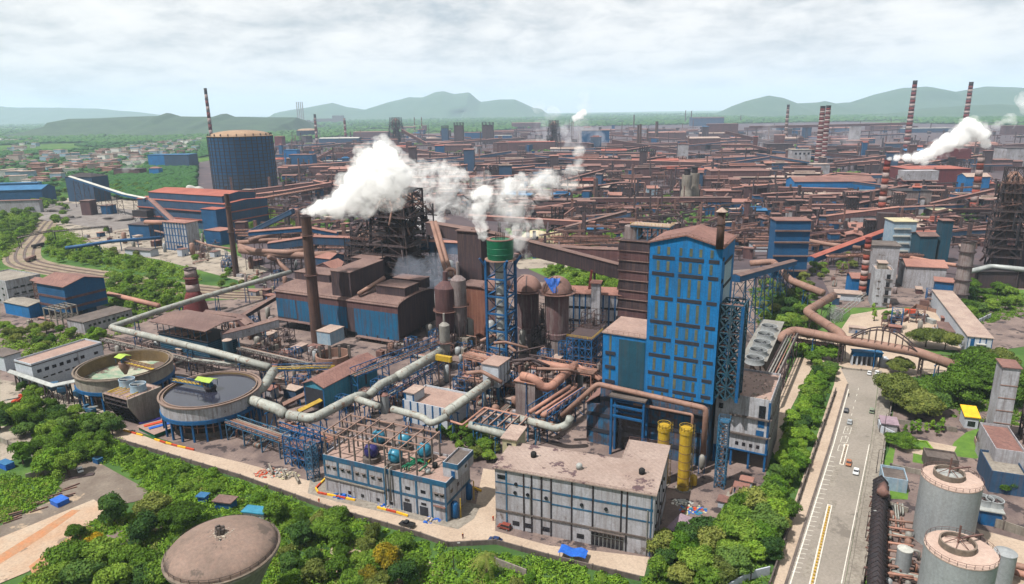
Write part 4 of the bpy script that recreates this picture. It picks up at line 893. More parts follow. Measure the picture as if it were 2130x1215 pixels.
# ---- long white workshop on the left
b=bld('white_workshop','long clean white workshop with small dark windows beside the empty thickener','building',(32,751),(62,762),(207,715),13,roof='para',wm='wall_clean',rm='concrete_pink')
for k in range(7): yy=b.d*(.06+.1*k+.0); b.band('r',yy,yy+1.9,8.6,10.2,'glass_dark','window',.08); 
for k in range(6): yy=b.d*(.12+.1*k); b.band('r',yy,yy+2.1,5.2,5.9,'glass_dark','window',.08)
b.band('r',b.d*.86,b.d*.86+2,8.6,10,'glass_dark','window',.08); b.band('r',0,b.d,12.6,13.0,'steel_dark','coping',.2); b.band('f',0,b.w,12.6,13.0,'steel_dark','coping',.2); b.grid('f',.5,b.w-.5,2,6,1.2,1.2)
b.band('r',b.d*.62,b.d*.63,0,12.6,'wall_grey','joint',.3)
# ---- blue conveyor hall with open end
b=bld('blue_hall','blue gabled hall with brown roof, open at its near end','building',(632,796),(672,806),(780,748),11,roof='yg',rise=2.2,wm='wall_aqua',rm='roof_rust',ov=.8)
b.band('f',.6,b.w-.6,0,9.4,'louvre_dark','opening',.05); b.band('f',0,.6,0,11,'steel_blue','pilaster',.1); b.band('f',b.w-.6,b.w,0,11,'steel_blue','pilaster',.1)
b.band('r',b.d*.75,b.d*.75+.8,2,8,'steel_dark','pipe_duct',.3)
gallery('conveyor','low brown belt conveyor running into the open end of the blue hall',[(590,838,3),(650,808,6)],2.2,1.5,'steel_rust','pipe_rust','steel_blue',9,cat='conveyor'); gallery('conveyor','second low belt conveyor with a yellow edge beside the blue hall',[(622,852,3),(672,826,5.5)],2.0,1.4,'steel_rust','yellow_paint','steel_blue',9,cat='conveyor')
# ---- cast house: the great blue and brown shed
b=bld('cast_house','huge soot-brown cast house with blue front cladding and low arched roof','building',(574,606),(826,640),(905,606),22,z0=4,ang=-25.7,roof='xa',rise=3.2,wm='wall_dark',rm='roof_brown',ov=.6)
w,dd=b.w,b.d; CHB=b
b.band('f',0,w,18.2,21.9,'wall_rust','rust_band',.1); b.band('f',0,w*.17,6.5,18.2,'wall_bluestain','cladding',.12); b.band('f',w*.18,w*.60,5.5,18.2,'wall_bluestain','cladding',.12); b.band('f',w*.60,w*.66,4,18.2,'wall_dark','cladding',.1); b.band('f',w*.66,w-.4,2.5,18.2,'wall_bluestain','cladding',.12)
m=MB(); m.beam((w*.0,-1.6,5.4),(w*.36,-1.6,5.4),3.2,.3); m.build('canopy','roof_brown',b.T); m=MB(); m.beam((w*.68,-1.6,2.4),(w,-1.6,2.4),3.2,.3); m.build('canopy','roof_brown',b.T)
m=MB()
for i in range(13): m.box(w*i/12-.3,-.4,0,w*i/12+.3,0,4)
for i in range(1,12): m.box(w*i/12-.3,dd,0,w*i/12+.3,dd+.3,4)
m.build('columns','steel_black',b.T)
MB().rail([(0,0,22.3),(w,0,22.3)],1.1,.1,3).build('edge_rail','steel_rust',b.T); MB().rail([(w+.3,.3,22.3)]+[(w+.3,dd/2-dd/2*math.cos(PI*i/8),22.4+3.2*math.sin(PI*i/8)) for i in range(1,9)],1.,.1,3).build('edge_rail','steel_rust',b.T)
def onroof(name,label,A,B,C,h,zb,roof='flat',wm='wall_dark',rm='roof_brown',ang=-25.7,rise=1.5,cat='roof monitor'): return bld(name,label,cat,A,B,C,h,z0=zb,ang=ang,roof=roof,rise=rise,wm=wm,rm=rm,ov=.3)
onroof('roof_monitor','long dark box monitor at the chimney end of the cast house roof',(617,564),(680,575),(700,562),30,24)
onroof('roof_monitor','dark box monitor near the gable end of the cast house roof',(786,592),(838,602),(868,590),30,23)
onroof('hoist_house','tall dark hoist house with sloping brown roof rising through the cast house',(693,562),(722,570),(778,545),38,20,'xm',rise=1)
onroof('roof_monitor','low dark shed behind the cast house ridge',(820,577),(872,585),(880,576),28,22)
pipe('roof_duct','square brown duct slanting up across the cast house roof',[(745,612,26),(800,578,32)],1.4,'pipe_rust',legs=False,cat='duct',n=4)
onroof('hood','grey-windowed charging cabin on legs in front of the cast house',(660,688),(684,694),(706,680),12,5,'flat','wall_bluewhite','roof_dusty',cat='cabin')
o=G(690,760); T=thing('slag_pit','curved rusty slag pit wall under the cast house','pit',(o.x,o.y,0)); MB().lathe(0,4,[(9,0),(9,5),(8.2,5),(8.2,0)],28,False).build('wall','pipe_rust',T); 
for k in range(4): MB().beam((-6+k*5,2,0),(-6+k*5,2,10),1.2).build('pier','concrete_dark',T)
# ---- chimneys
CHIM=chimney('tall soot-brown steel chimney pouring white steam in front of the cast house',(660,712),(633,452),3.1,2.5,'stack_dark',group=None)
chimney('slim dark rust chimney beyond the railway bend',(492,575),(477,405),2.3,1.7,'stack_dark')
T=chimney('short red and white banded chimney on a flared base beside the stoker shed',(408,650),(388,560),4.8,3.6,bands=('stack_red','stack_white'),nb=6)
MB().lathe(0,0,[(8,0),(7,6),(4.8,13)],18).build('flared_base','stack_red',T,'auto')
# ---- louvred shed with overhanging roof
b=bld('louvre_shed','blue ribbed shed under an oversized brown roof, next to the short striped chimney','building',(338,690),(424,716),(470,693),11,roof='flat',wm='wall_teal',rm='steel_black')
zz=18; MB().extr([(-3,zz),(b.d/2,zz+1.6),(b.d+3,zz),(b.d+3,zz+.4),(b.d/2,zz+2),(-3,zz+.4)],-2,b.w+3,'x').build('canopy','roof_brown',b.T)
for i in range(9):
    for y in (0,b.d): MB().box(b.w*i/8-.15,y-.15,11.36,b.w*i/8+.15,y+.15,zz).build('post','steel_teal',b.T)
for k in range(9): b.band('f',0,b.w,1+k*1.1,1.25+k*1.1,'steel_teal','rib',.15); b.band('r',0,b.d,1+k*1.1,1.25+k*1.1,'steel_teal','rib',.15)
m=MB(); rr=random.Random(6)
for k in range(10): m.tube([(rr.uniform(1,b.w-1),-.5,12.5),(rr.uniform(1,b.w-1),b.d*.5,13.5)],.4,7)
m.build('pipework','pipe_rust',b.T)
tank('silo','small ribbed blue silo beside the louvre shed',(472,708),13,2.4,'wall_teal','roof_dusty',rail=False)
gallery('conveyor_gallery','corrugated grey-brown gallery linking the louvre shed to the cast house',[(462,690,15),(520,676,16),(575,660,18)],5,5,'wall_grey','roof_brown','steel_teal',12)
gallery('conveyor_gallery','brown duct gallery sloping down from the striped chimney base',[(430,645,14),(500,655,12),(520,672,12)],5,4,'wall_rust','roof_brown','steel_dark',14)
gallery('conveyor_gallery','steep brown gallery behind the pale pipe',[(500,656,8),(572,612,18)],5,3,'wall_dark','roof_brown','steel_dark',14)
# ---- flare / steam tower: green drum on blue lattice
o=G(1045,752); H=hz((1045,752),(1043,540)); T=thing('steam_tower','blue lattice tower carrying a big green drum with a pale riser inside','tower',o,GA)
m=MB(); q=5.4; n_=6
for k in range(n_):
    z0_,z1_=H*k/n_,H*(k+1)/n_
    for sx in (-1,1):
        for sy in (-1,1): m.beam((sx*q,sy*q,z0_),(sx*q,sy*q,z1_),1.2)
    for a_,b_ in (((-q,-q),(q,-q)),((q,-q),(q,q)),((q,q),(-q,q)),((-q,q),(-q,-q))): m.beam((*a_,z1_),(*b_,z1_),.8); m.beam((*a_,z0_),(*b_,z1_),.3)
for sx in (-1,1):
    for sy in (-1,1): m.beam((sx*q,sy*q,H-3),(sx*7.6,sy*7.6,H+1.5),1.0)
m.build('lattice','steel_blue',T); MB().lathe(0,0,[(2.6,0),(2.6,H)],20).build('riser','steel_pale',T,'auto')
for k in range(1,9): MB().lathe(0,0,[(2.62,H*k/9),(2.9,H*k/9),(2.9,H*k/9+.5),(2.62,H*k/9+.5)],20,False).build('flange','steel_dark',T)
MB().lathe(0,0,[(7.8,H),(7.8,H+.5)],28).build('deck','pipe_rust',T); MB().lathe(0,0,[(6.3,H+.55),(6.6,H+3.3),(6.5,H+3.4),(6.6,H+6.3),(6.5,H+6.4),(6.7,H+10.2)],32).build('drum','green_paint',T,'auto')
MB().lathe(0,0,[(6.8,H+10.2),(6.8,H+10.6),(5,H+10.6),(5,H+10.3)],28,False).build('rim','roof_rust',T); m=MB()
for i in range(14): a=i*2*PI/14; m.beam((2.2*math.cos(a),2.2*math.sin(a),H+10.3),(2.2*math.cos(a),2.2*math.sin(a),H+13.5),.2)
m.build('nozzle_ring','steel_dark',T); STH=H
# ---- hot blast stoves and dust catchers
def stove(label,c,top,r,m='silo_rust',collar=True,grp='domed hot blast stoves'):
    o=G(*c); H=hz(c,top); T=thing('hot_blast_stove',label,'stove',o,0,grp)
    MB().lathe(0,0,[(r*.86,0),(r*.86,H*.24)],28).build('skirt','silo_grey',T,'auto'); MB().lathe(0,0,[(r*.92,H*.24),(r*.92,H*.30),(r*.86,H*.31),(r*.88,H-r*1.08-1)],28).build('shell',m,T,'auto')
    Rd=r*1.08; zc=H-Rd; MB().lathe(0,0,[(Rd*.85,zc-1)]+[(Rd*math.cos(a),zc+ (H-zc)*math.sin(a)) for a in [i*PI/20 for i in range(11)]],28,False).build('dome','dome_rust',T,'auto')
    if collar: MB().lathe(0,0,[(r*.9,zc-1.4),(r*1.35,zc-.9),(r*1.38,zc-.6),(r*.9,zc-.6)],28,False).rail([(math.cos(i*PI/8)*r*1.35,math.sin(i*PI/8)*r*1.35,zc-.6) for i in range(17)],1.2,.12,3).build('platform','steel_rust',T)
    for a in (3.6,4.6): 
        m_=MB()
        for i in range(6):
            f0,f1=i/6*1.3,(i+1)/6*1.3; m_.beam((Rd*math.cos(f0)*math.cos(a),Rd*math.cos(f0)*math.sin(a),zc+(H-zc)*math.sin(f0)+.2),(Rd*math.cos(f1)*math.cos(a),Rd*math.cos(f1)*math.sin(a),zc+(H-zc)*math.sin(f1)+.2),.5,.2)
        m_.build('stair','steel_dark',T)
    return T,o,H
stove('rusty domed stove draped with a blue tarpaulin',(1158,738),(1160,574),7.2); stove('rusty domed stove between the blue lattice and the tarpaulin stove',(1098,722),(1098,572),7.0); stove('rusty domed stove half hidden behind the blue lattice tower',(1038,708),(1033,568),6.6)
c_=G(1157,738); Hs=hz((1158,738),(1160,578)); T=thing('tarpaulin','torn bright blue tarpaulin hung over the stove dome','tarpaulin',(c_.x-2.5,c_.y-6.4,Hs-6.2)); m=MB(); gx=9
for i in range(gx):
    for j in range(gx): u,v=i/(gx-1),j/(gx-1); wd=3.6*(1-v*.75); m.v.append(((u-.5)*2.3*wd+v*1.2,-1.2*(1-(1-v)**2)+.4*math.sin(i*2.1+j)+1.5*(1-v),7.2-v*7+.25*math.sin(i*1.7)))
for i in range(gx-1):
    for j in range(gx-1): a=i*gx+j; m.f.append((a,a+1,a+gx+1,a+gx))
m.build('sheet','blue_tarp',T,True)
def dustc(label,c,top,r,m,grp=None,cone=.2,name='dust_catcher'):
    o=G(*c); H=hz(c,top); T=thing(name,label,'dust catcher',o,0,grp); MB().lathe(0,0,[(r*.3,H*.12),(r,H*.30),(r,H*.80),(r*.5,H*.80+r*.45),(r*.22,H*.80+r*.6),(r*.2,H)],24).build('vessel',m,T,'auto')
    mm=MB()
    for i in range(8): a=i*PI/4; mm.beam((r*math.cos(a),r*math.sin(a),0),(r*math.cos(a),r*math.sin(a),H*.34),.5)
    mm.build('leg','steel_dark',T) if 0 else [MB().beam((r*math.cos(i*PI/4),r*math.sin(i*PI/4),0),(r*math.cos(i*PI/4),r*math.sin(i*PI/4),H*.34),.5).build('leg','steel_dark',T) for i in range(8)]
    MB().lathe(0,0,[(r+.05,H*.5),(r+1.2,H*.5),(r+1.2,H*.5+.2),(r+.05,H*.5+.2)],24,False).rail([(math.cos(i*PI/6)*(r+1.1),math.sin(i*PI/6)*(r+1.1),H*.5+.2) for i in range(13)],1.1,.1,3).build('platform','steel_rust',T); return T
dustc('fat purple-brown dust catcher with a conical grey hood',(932,722),(932,565),6.0,'wall_rust'); dustc('narrow grey dust catcher vessel standing behind the hooded one',(958,722),(955,545),4.2,'silo_grey'); dustc('pale grey cylindrical scrubber with a rusty cap in front of the dust catchers',(928,770),(926,652),2.6,'pipe_grey',name='scrubber')
pipe('downcomer','big arched downcomer pipe looping over the dust catchers',[tuple(at(955,590,372)),tuple(at(945,560,372)),tuple(at(930,560,372)),tuple(at(918,610,370)),tuple(at(922,650,368))],1.1,'pipe_rust',legs=False,world=True,cat='pipe')
for k,(x0,x1) in enumerate(((898,930),(906,940))): pipe('skip_bridge','long straight brown uptake pipe leaning from the blast furnace'+(', front one' if k==0 else ', rear one'),[tuple(at(x0,462,430)),tuple(at(x1,575,385))],1.3,'pipe_rust',legs=False,world=True,cat='pipe',group='uptake pipes')
fb('brick_tower','tall rusty orange-brown tower block behind the stoves','building',960,1014,596,702,12,'flat',wm='wall_orange',rm='roof_brown',ang=-27)
fb('charging_tower','dark purple-brown transfer tower beside the green drum','building',956,1006,482,676,10,'flat',wm='wall_dark',rm='roof_brown',ang=-27)
b=fb('control_building','long white control building with blue pilasters and pink roof behind the stoves','building',1180,1290,612,690,16,'xg',2,'wall_white','roof_pink',-14)
for k in range(9): b.band('f',b.w*k/9-.4 if k else 0,b.w*k/9+.4,0,b.h-.2,'steel_blue','pilaster',.15)
for k in range(9):
    for zz in (b.h*.25,b.h*.6): b.grid('f',b.w*(k+.2)/9,b.w*(k+.9)/9,2,zz,1.6,1.4)
fb('stair_tower','narrow grey stair tower with tiny roof rising from the control building','building',1228,1246,590,700,6,'flat',wm='wall_grey',rm='roof_pink',ang=-14)
# ---- big blue tower complex
TZ=25.; o,phi,w,dd=span((1340,816),(1482,842),(1482,842),TZ,-28); dd=22.; TT=thing('blue_tower','towering bright blue clad building with dark louvre strips and a brown gabled roof','building',o,phi); ZT=80.5
w_=w; MB().extr([(0,TZ),(w,TZ),(w,ZT),(w/2,ZT+3.2),(0,ZT)],0,dd,'y').build('wall','wall_blue',TT)
MB().extr([(-.6,ZT-.1),(w/2,ZT+3.22),(w+.6,ZT-.1),(w+.6,ZT+.35),(w/2,ZT+3.65),(-.6,ZT+.35)],-.7,dd+.7,'y').build('roof','roof_rust',TT)
TB=Bd(TT,w,dd,ZT,phi,o)
zrows=[76.2,70.5,61.5,52.6,46.,39.4,32.6,26.8-.6]
tops=[80.5]+zrows
for i,zz in enumerate([75.,69.3,60.6,51.9,45.6,39.4,32.6,26.6]):
    for a0,a1 in ((.045,.36),(.42,.76),(.825,.965)): TB.band('f',a0*w,a1*w,zz,zz+1.25,'louvre_dark','louvre',.12)
    zt=[80.,75.,69.3,60.6,51.9,45.6,39.4,32.6][i]-.5; 
    for a0 in (.13,.27,.44,.58,.71,.86): TB.band('f',a0*w-.5,a0*w+.5,zz+1.8,zt,'strip_olive','skylight',.1)
for zz in (74,66,54): TB.band('r',dd*.2,dd*.8,zz,zz+1.,'louvre_dark','louvre',.3)
for zz in (76,68.5,60,51,45,38.5): TB.band('r',.4,2.4,zz,zz+1.,'louvre_dark','louvre',.3)
TB.band('r',dd*.22,dd*.78,50.5,73.8,'wall_bluewhite','cladding',.1)
for a0 in (.13,.27,.44,.58,.71,.86): TB.band('f',a0*w-.42,a0*w+.42,25.2,26.3,'strip_olive','skylight',.1)
MB().rail([(-.5,-.6,ZT+.35),(w/2,-.6,ZT+3.6),(w+.5,-.6,ZT+.35),(w+.5,dd+.5,ZT+.35)],.9,.08,2.4).build('edge_rail','steel_rust',TT)
p=TB.loc(1497,508,ZT); T=thing('vent_stack','short rusty vent stack with a conical cap on the blue tower roof','vent stack',TT.matrix_world@Vector((0,0,0)),0)
T.location=G(1497,510,ZT+1); T.location.z=ZT-.2; MB().cyl(0,0,0,12,1.25,1.2,16).build('shaft','stack_dark',T,True); MB().lathe(0,0,[(1.25,12),(1.9,12.2),(.1,13.6)],16).build('cap','roof_dusty',T); MB().lathe(0,0,[(1.25,8),(1.45,8),(1.45,8.4),(1.25,8.4)],16,False).build('flange','steel_dark',T)
# lower striped base block
xl=TB.loc(1182,868,18)[0]; T=thing('striped_base_block','dark blue and brown striped base hall under the blue tower','building',o,phi); W0=Bd(T,w,dd,TZ,phi,o)
MB().box(xl,.6,0,w-1,dd,16.5).build('wall','wall_stripe',T); MB().box(-17,.6,16.5,w-1,dd,TZ-.05).build('upper_wall','wall_stripe',T)
MB().extr([(xl-.5,16.2),(-17.2,20.5),(-17.2,20.9),(xl-.5,16.6)],.0,dd*.9,'y').build('roof','roof_rust',T)
for zz in (5,11.5,18.5): MB().box(max(xl,-17) if zz>16 else xl,.35,zz,w-1,.6,zz+1.5).build('louvre','louvre_dark',T)
pi=TB.loc(1252,800,25)[0]; ha=hz((1252,800),(1255,692)) if 0 else None
ptop=None
for hh in [x*.5 for x in range(60,140)]:
    q=G(1255,692,hh)-o; lx=q.x*math.cos(phi)+q.y*math.sin(phi); ly=-q.x*math.sin(phi)+q.y*math.cos(phi)
    if ly>-.5: ptop=(hh,lx,ly)
ZA=ptop[0]; xa=TB.loc(1252,800,25)[0]; T=thing('blue_annex','lower blue annex with flat dusty roof attached to the blue tower','building',o,phi); AN=Bd(T,-xa,dd,ZA,phi,o)
MB().box(xa,.2,TZ,-.01,dd-1,ZA).build('wall','wall_blue',T); MB().box(xa-.4,-.2,ZA+.003,-.01,dd-.6,ZA+.4).build('roof','concrete_pink',T)
MB().box(xa*.62,.08,TZ,-.3,.2,ZA-1.5).build('recess','wall_teal',T)
for zz in (TZ+1.3,TZ+7,TZ+12.5): MB().box(xa*.93,-.15,zz,xa*.70,.2,zz+1.2).build('louvre','louvre_dark',T)
for z0_,z1_ in ((TZ+2.8,TZ+6.6),(TZ+8.5,TZ+12.1),(TZ+14,ZA-.5)): MB().box(xa*.82-.4,.1,z0_,xa*.82+.4,.2,z1_).build('skylight','strip_olive',T)
MB().rail([(xa-.2,0,ZA+.4),(-.5,0,ZA+.4)],1.1,.07,2).build('edge_rail','steel_rust',T)
print('annex',ZA,xa,w,'xl',xl)
# blue portal frame in front
def loc2w(B,x,y,z): c,s=math.cos(B.phi),math.sin(B.phi); return Vector((B.o.x+x*c-y*s,B.o.y+x*s+y*c,z))
x0=TB.loc(1272,822,24)[0]; x1=TB.loc(1342,835,24)[0]; T=thing('portal_frame','open bright blue steel portal frame with a concrete deck in front of the base hall','frame',o,phi)
ya,yb_=-5,-.1
for x in (x0,x1-.5):
    for y in (ya,yb_-.6): MB().box(x-.4,y-.4,0,x+.4,y+.4,23.4).build('post','steel_blue',T)
for zz in (15.5,19.5,22.6):
    for y in (ya,yb_-.6): MB().box(x0+.4,y-.3,zz,x1-.9,y+.3,zz+.8).build('beam','steel_blue',T)
MB().box(x0-.8,ya-.8,23.42,x1+.3,yb_,24.1).build('deck','concrete_dark',T)
MB().box(x0+.6,.3,0,x1-.8,.58,15).build('doorway','glass_dark',T)
# long brown gas pipe round the tower foot
pipe('gas_main','fat dusty brown gas main round the foot of the blue tower, dropping at its corner',[loc2w(TB,-30,-6,12),loc2w(TB,-17,-3,TZ+1.3),loc2w(TB,w-1.5,-3,TZ-.5),loc2w(TB,w-1.5,-3.2,3)],1.0,'pipe_rust','steel_dark',world=True,legs=False,rings=9)
pipe('gas_pipe','thinner brown pipe below the gas main dropping beside the yellow silos',[loc2w(TB,-3,-2.6,TZ-4),loc2w(TB,w-6,-2.6,TZ-4),loc2w(TB,w-6,-2.8,4)],.55,'pipe_rust','steel_dark',world=True,legs=False)
for k,(xx) in enumerate((w-6,w-1.5)): p=loc2w(TB,xx,-4.5,0); T=thing('drip_pot','hanging grey drip pot '+('under the thinner pipe' if k==0 else 'under the gas main'),'vessel',(p.x,p.y,0)); MB().lathe(0,0,[(.2,1.5),(1.1,3.2),(1.1,6.5),(.5,7.5)],14).build('vessel','pipe_grey',T,True); MB().beam((-1,0,0),(-1,0,7),.25).beam((1,0,0),(1,0,7),.25).build('stand','steel_blue',T)
# yellow silos
for c,t,lb in (((1376,1006),(1391,878),'left of the pair'),((1420,1018),(1414,884),'right of the pair')):
    o2=G(*c); H=min(hz(c,t),24); T=thing('yellow_vessel','tall glossy yellow scrubber column, '+lb,'vessel',o2,0,'yellow scrubber columns')
    MB().lathe(0,0,[(1.95,.4),(1.95,H-3),(2.2,H-3),(2.2,H-1.6),(1.9,H-1.6),(1.7,H-1.)],24).build('shell','yellow_paint',T,'auto')
    MB().rail([(2.2*math.cos(i*PI/6),2.2*math.sin(i*PI/6),H-1.6) for i in range(13)],1.3,.12,1.5).build('guard_ring','yellow_paint',T); m=MB()
    for zz in range(2,int(H)-3,3): m.lathe(0,0,[(1.97,zz),(2.05,zz),(2.05,zz+.15),(1.97,zz+.15)],20,False)
    m.build('hoops','steel_rust',T); q=MB()
    for i in range(int(H)): q.lathe(2.4,0,[(.55,i),(.62,i),(.62,i+.12),(.55,i+.12)],10,False)
    q.beam((2.9,.2,0),(2.9,.2,H),.1).build('caged_ladder','yellow_paint',T); MB().cyl(0,0,0,.4,2.6,None,20).build('base','concrete',T)
o2=G(1442,1010); T=thing('yellow_vessel','squat yellow vessel at the foot of the scrubber columns','vessel',o2); MB().lathe(0,0,[(1.1,.3),(1.2,.6),(1.2,3.4),(.5,4.1)],16).build('shell','yellow_paint',T,True)
# lattice lift
o2=G(1497,1012); H=24.5; T=thing('lattice_mast','slim blue lattice hoist mast beside the white block','mast',o2,phi); MB().frame(-1.6,-1.6,0,1.6,1.6,H,1,1,9,.32,'x').build('lattice','steel_teal',T); MB().box(-.5,-.5,0,.5,.5,H-2).build('cable_duct','pipe_rust',T); MB().box(-1.8,-1.8,H,1.8,1.8,H+.2).rail([(-1.8,-1.8,H+.2),(1.8,-1.8,H+.2),(1.8,1.8,H+.2),(-1.8,1.8,H+.2),(-1.8,-1.8,H+.2)],1.2,.12,2).build('top_cage','steel_teal',T)
# white block on the right with open blue ground floor
b=bld('white_block','tall dirty white block with concrete ledges on a blue open ground floor','building',(1490,820),(1604,838),(1626,782),26.6,z0=7,ang=-28,roof='para',wm='wall_white',rm='concrete_pink')
w2,d2=b.w,b.d
for zz in (19.8,13.0): b.band('f',w2*.28,w2,zz,zz+.5,'concrete_dark','ledge',1.0); b.band('r',0,d2,zz,zz+.4,'concrete_dark','ledge',.8)
b.band('f',w2*.80,w2*.92,16.8,19.6,'steel_blue','door',.12); b.band('f',w2*.80,w2*.92,20.3,25.,'glass_dark','opening',.12); b.band('f',w2*.78,w2*.92,13.6,15.6,'steel_blue','door',.12); b.band('f',w2*.06,w2*.14,21.5,23.5,'glass_dark','window',.1)
b.grid('f',w2*.38,w2*.9,4,8.6,1.1,1.3); b.band('f',0,w2,6.6,7.1,'steel_blue','ring_beam',.3); b.band('r',0,d2,6.6,7.1,'steel_blue','ring_beam',.3); b.band('f',w2-.6,w2,7,26.6,'steel_blue','pilaster',.14); b.band('r',.0,.6,7,26.6,'steel_blue','pilaster',.14)
for x in (.4,w2*.35,w2*.68,w2-.4):
    for y in (.4,d2*.5,d2-.4): MB().box(x-.35,y-.35,0,x+.35,y+.35,7).build('column','steel_blue',b.T)
for yy in range(2,int(d2),3): MB().tube([(w2+.5,yy,0),(w2+.5,yy,26)],.18,6).build('drain_pipe','pipe_grey',b.T)
m=MB(); rr=random.Random(9)
for i in range(60): m.cbox((rr.uniform(w2*.3,w2-1),rr.uniform(1,d2-1),26.75),.35,.35,.35,rr.random())
m.build('roof_debris','rubble_mat',b.T)['kind']='stuff'
# lattice stair tower on the tower's right flank
T=thing('bracing_frame','deep blue lattice stair frame bolted to the right flank of the blue tower','frame',o,phi); MB().frame(w+.1,1.2,26.8,w+7.6,11,61,2,2,7,.55,'x',thin=.8).build('lattice','wall_teal',T)
for k in range(7): z_=26.8+(61-26.8)*(k+1)/7; MB().box(w+.3,1.6,z_-.25,w+7.2,4.4,z_-.1).build('landing','steel_rust',T)
MB().beam((w+7.6,1.2,26.8),(w+7.6,1.2,61),1.0).build('corner_post','steel_blue',T)
# brown louvre tower behind
lc=G(1320,690); LH=hz((1320,690),(1320,492)); T=thing('louvre_tower','dark brown stepped louvre tower standing behind the blue annex','building',(lc.x,lc.y,0),phi); zl=[hz((1320,690),(1320,y)) for y in (655,636,616,598,577,558,537,517,496)]; hw=8.4
for k,(a_,b_) in enumerate(zip(zl,zl[1:])): e_=.5*(k%2)+.02*k; MB().extr([(-hw-e_,a_),(hw+e_,a_),(hw-.4,b_),(-hw+.4,b_)],-7,8,'y').build('tier','wall_dark' if k%2 else 'wall_rust',T); MB().box(-hw-.5,-7.6,b_-.5,hw+.6,8.5,b_-.12).build('ledge','roof_brown',T)
MB().frame(-hw,-7,0,hw,7,zl[0],2,2,3,.8).build('frame','steel_black',T); zt_=zl[-1]; MB().cyl(-3,0,zt_,zt_+7,4.6).build('hopper','silo_grey',T,'auto'); MB().box(-3,-5,zt_+7.1,19,5,zt_+8).frame(1,-4,zt_,18,4,zt_+7,3,1,1,.7).build('deck','steel_teal',T); MB().box(-3.2,-5.2,zt_+8.01,19.2,5.2,zt_+8.5).build('deck_top','roof_dusty',T); MB().rail([(-3,-5,zt_+8.5),(19,-5,zt_+8.5),(19,5,zt_+8.5)],1.2,.14,2).build('railing','yellow_paint',T)
# incoming galleries to the louvre tower
gt=gallery('conveyor_gallery','massive dark brown gallery slanting down from the furnace to the louvre tower',[tuple(at(985,474,395)),tuple(at(1100,499,388)),tuple(at(1297,551,381))],7,8.6,'wall_dark','roof_brown','stack_red',60,world=True,roofrise=.4,legs=False)
for k,(bx,tx) in enumerate((((1214,684),(1231,562)),((1240,676),(1236,562)))):
    p_=G(*bx); q_=at(tx[0],tx[1],p_.y); MB().beam(p_-gt.location,q_-gt.location,1.3).build('leg','stack_red' if k==0 else 'steel_dark',gt)
gallery('conveyor_gallery','purple-brown gallery passing behind the massive dark one',[tuple(at(1140,508,430)),tuple(at(1230,514,410)),tuple(at(1300,516,392))],6,9,'wall_rust','roof_brown','steel_dark',400,world=True,legs=False)
gallery('conveyor_gallery','dark furnace-top gallery half hidden in steam',[tuple(at(896,460,455)),tuple(at(985,474,398))],7,9,'wall_dark','roof_brown','steel_black',400,world=True,legs=False)
# ---- cooling tower row right of the white block
b=bld('cooling_tower_row','row of grey cooling cells with five fan openings behind the white block','cooling tower',(1545,742),(1592,755),(1622,672),12,ang=-28,wm='concrete_dark',rm='pipe_grey',roof='flat')
for k in range(5):
    p=G(1570+k*7.5,745-k*16.5,14.5); q_=Vector((p.x,p.y,0))-b.o; lx=q_.x*math.cos(b.phi)+q_.y*math.sin(b.phi); ly=-q_.x*math.sin(b.phi)+q_.y*math.cos(b.phi)
    M_=MB().lathe(lx,ly,[(4.4,12.36),(3.9,13.6),(4.1,15),(3.8,15),(3.7,13.6),(3.9,12.4)],24,False); f_=M_.build('fan_ring','tank_grey',b.T,'auto'); mm=MB()
    for i in range(5): a=i*2*PI/5; mm.beam((lx,ly,14),(lx+3.6*math.cos(a),ly+3.6*math.sin(a),14.1),.8,.08)
    mm.build('blades','glass_dark',f_)
rack('pipe_rack','dark lattice pipe rack running beside the cooling cells',(1600,790),(1650,690),14,5,4,'steel_dark',truss=1.6)
# ---- process blocks between
b=bld('flat_roof_substation','flat pink-roofed substation with blue walls between the pale pipes','building',(842,832),(925,858),(975,825),9,wm='wall_clean',rm='concrete_pink',roof='para')
for k in range(6): b.band('f',b.w*k/6,b.w*k/6+.7,0,9.8,'steel_blue','pilaster',.12)
b=bld('stair_house','small blue and white stair hut with a pink slab roof on the substation','stair house',(842,815),(860,820),(880,806),13,z0=9,wm='wall_clean',rm='roof_dusty'); b.band('f',0,.7,9,13,'steel_blue','pilaster',.12); b.band('f',b.w-.7,b.w,9,13,'steel_blue','pilaster',.12)
b=bld('instrument_house','white box-shaped instrument house on stilts at the foot of the blue lattice tower','building',(1006,755),(1034,764),(1049,746),19,z0=9,wm='wall_clean',rm='concrete_pink'); m=[MB().box(x-.4,y-.4,0,x+.4,y+.4,9).build('stilt','steel_teal',b.T) for x in(.5,b.w-.5) for y in (.5,b.d-.5)]
for k in range(3): b.band('r',b.d*(.2+.3*k),b.d*(.2+.3*k)+.3,9,18.5,'steel_dark','joint',.1)
b=bld('filter_box','stained grey-brown filter box with pink pipes on top','filter',(1072,792),(1112,800),(1128,788),16,wm='silo_grey',rm='pipe_pink')
pipe('gas_duct','thick pink gas duct with elbow beside the filter box',[(1196,760,14),(1145,806,14),(1128,806,14),(1112,788,18),(1085,782,18)],1.9,'pipe_pink','steel_blue',step=11,rings=6)
pipe('gas_duct','pink duct crossing behind the thick elbowed one',[(1128,757,15),(1196,768,15)],1.5,'pipe_pink','steel_blue',step=10)
pipe('gas_duct','pink pipe wrapping the blue skid frame',[(1110,834,6),(1155,842,6),(1200,800,9)],.7,'pipe_pink','steel_blue',step=9)
rack('skid_frame','blue open steel skid full of rusty vessels next to the filter box',(1118,850),(1196,800),13,9,3,'steel_blue',('pipe_rust','pipe_pink'),r=1.0,truss=3,step=7,cat='steel frame')
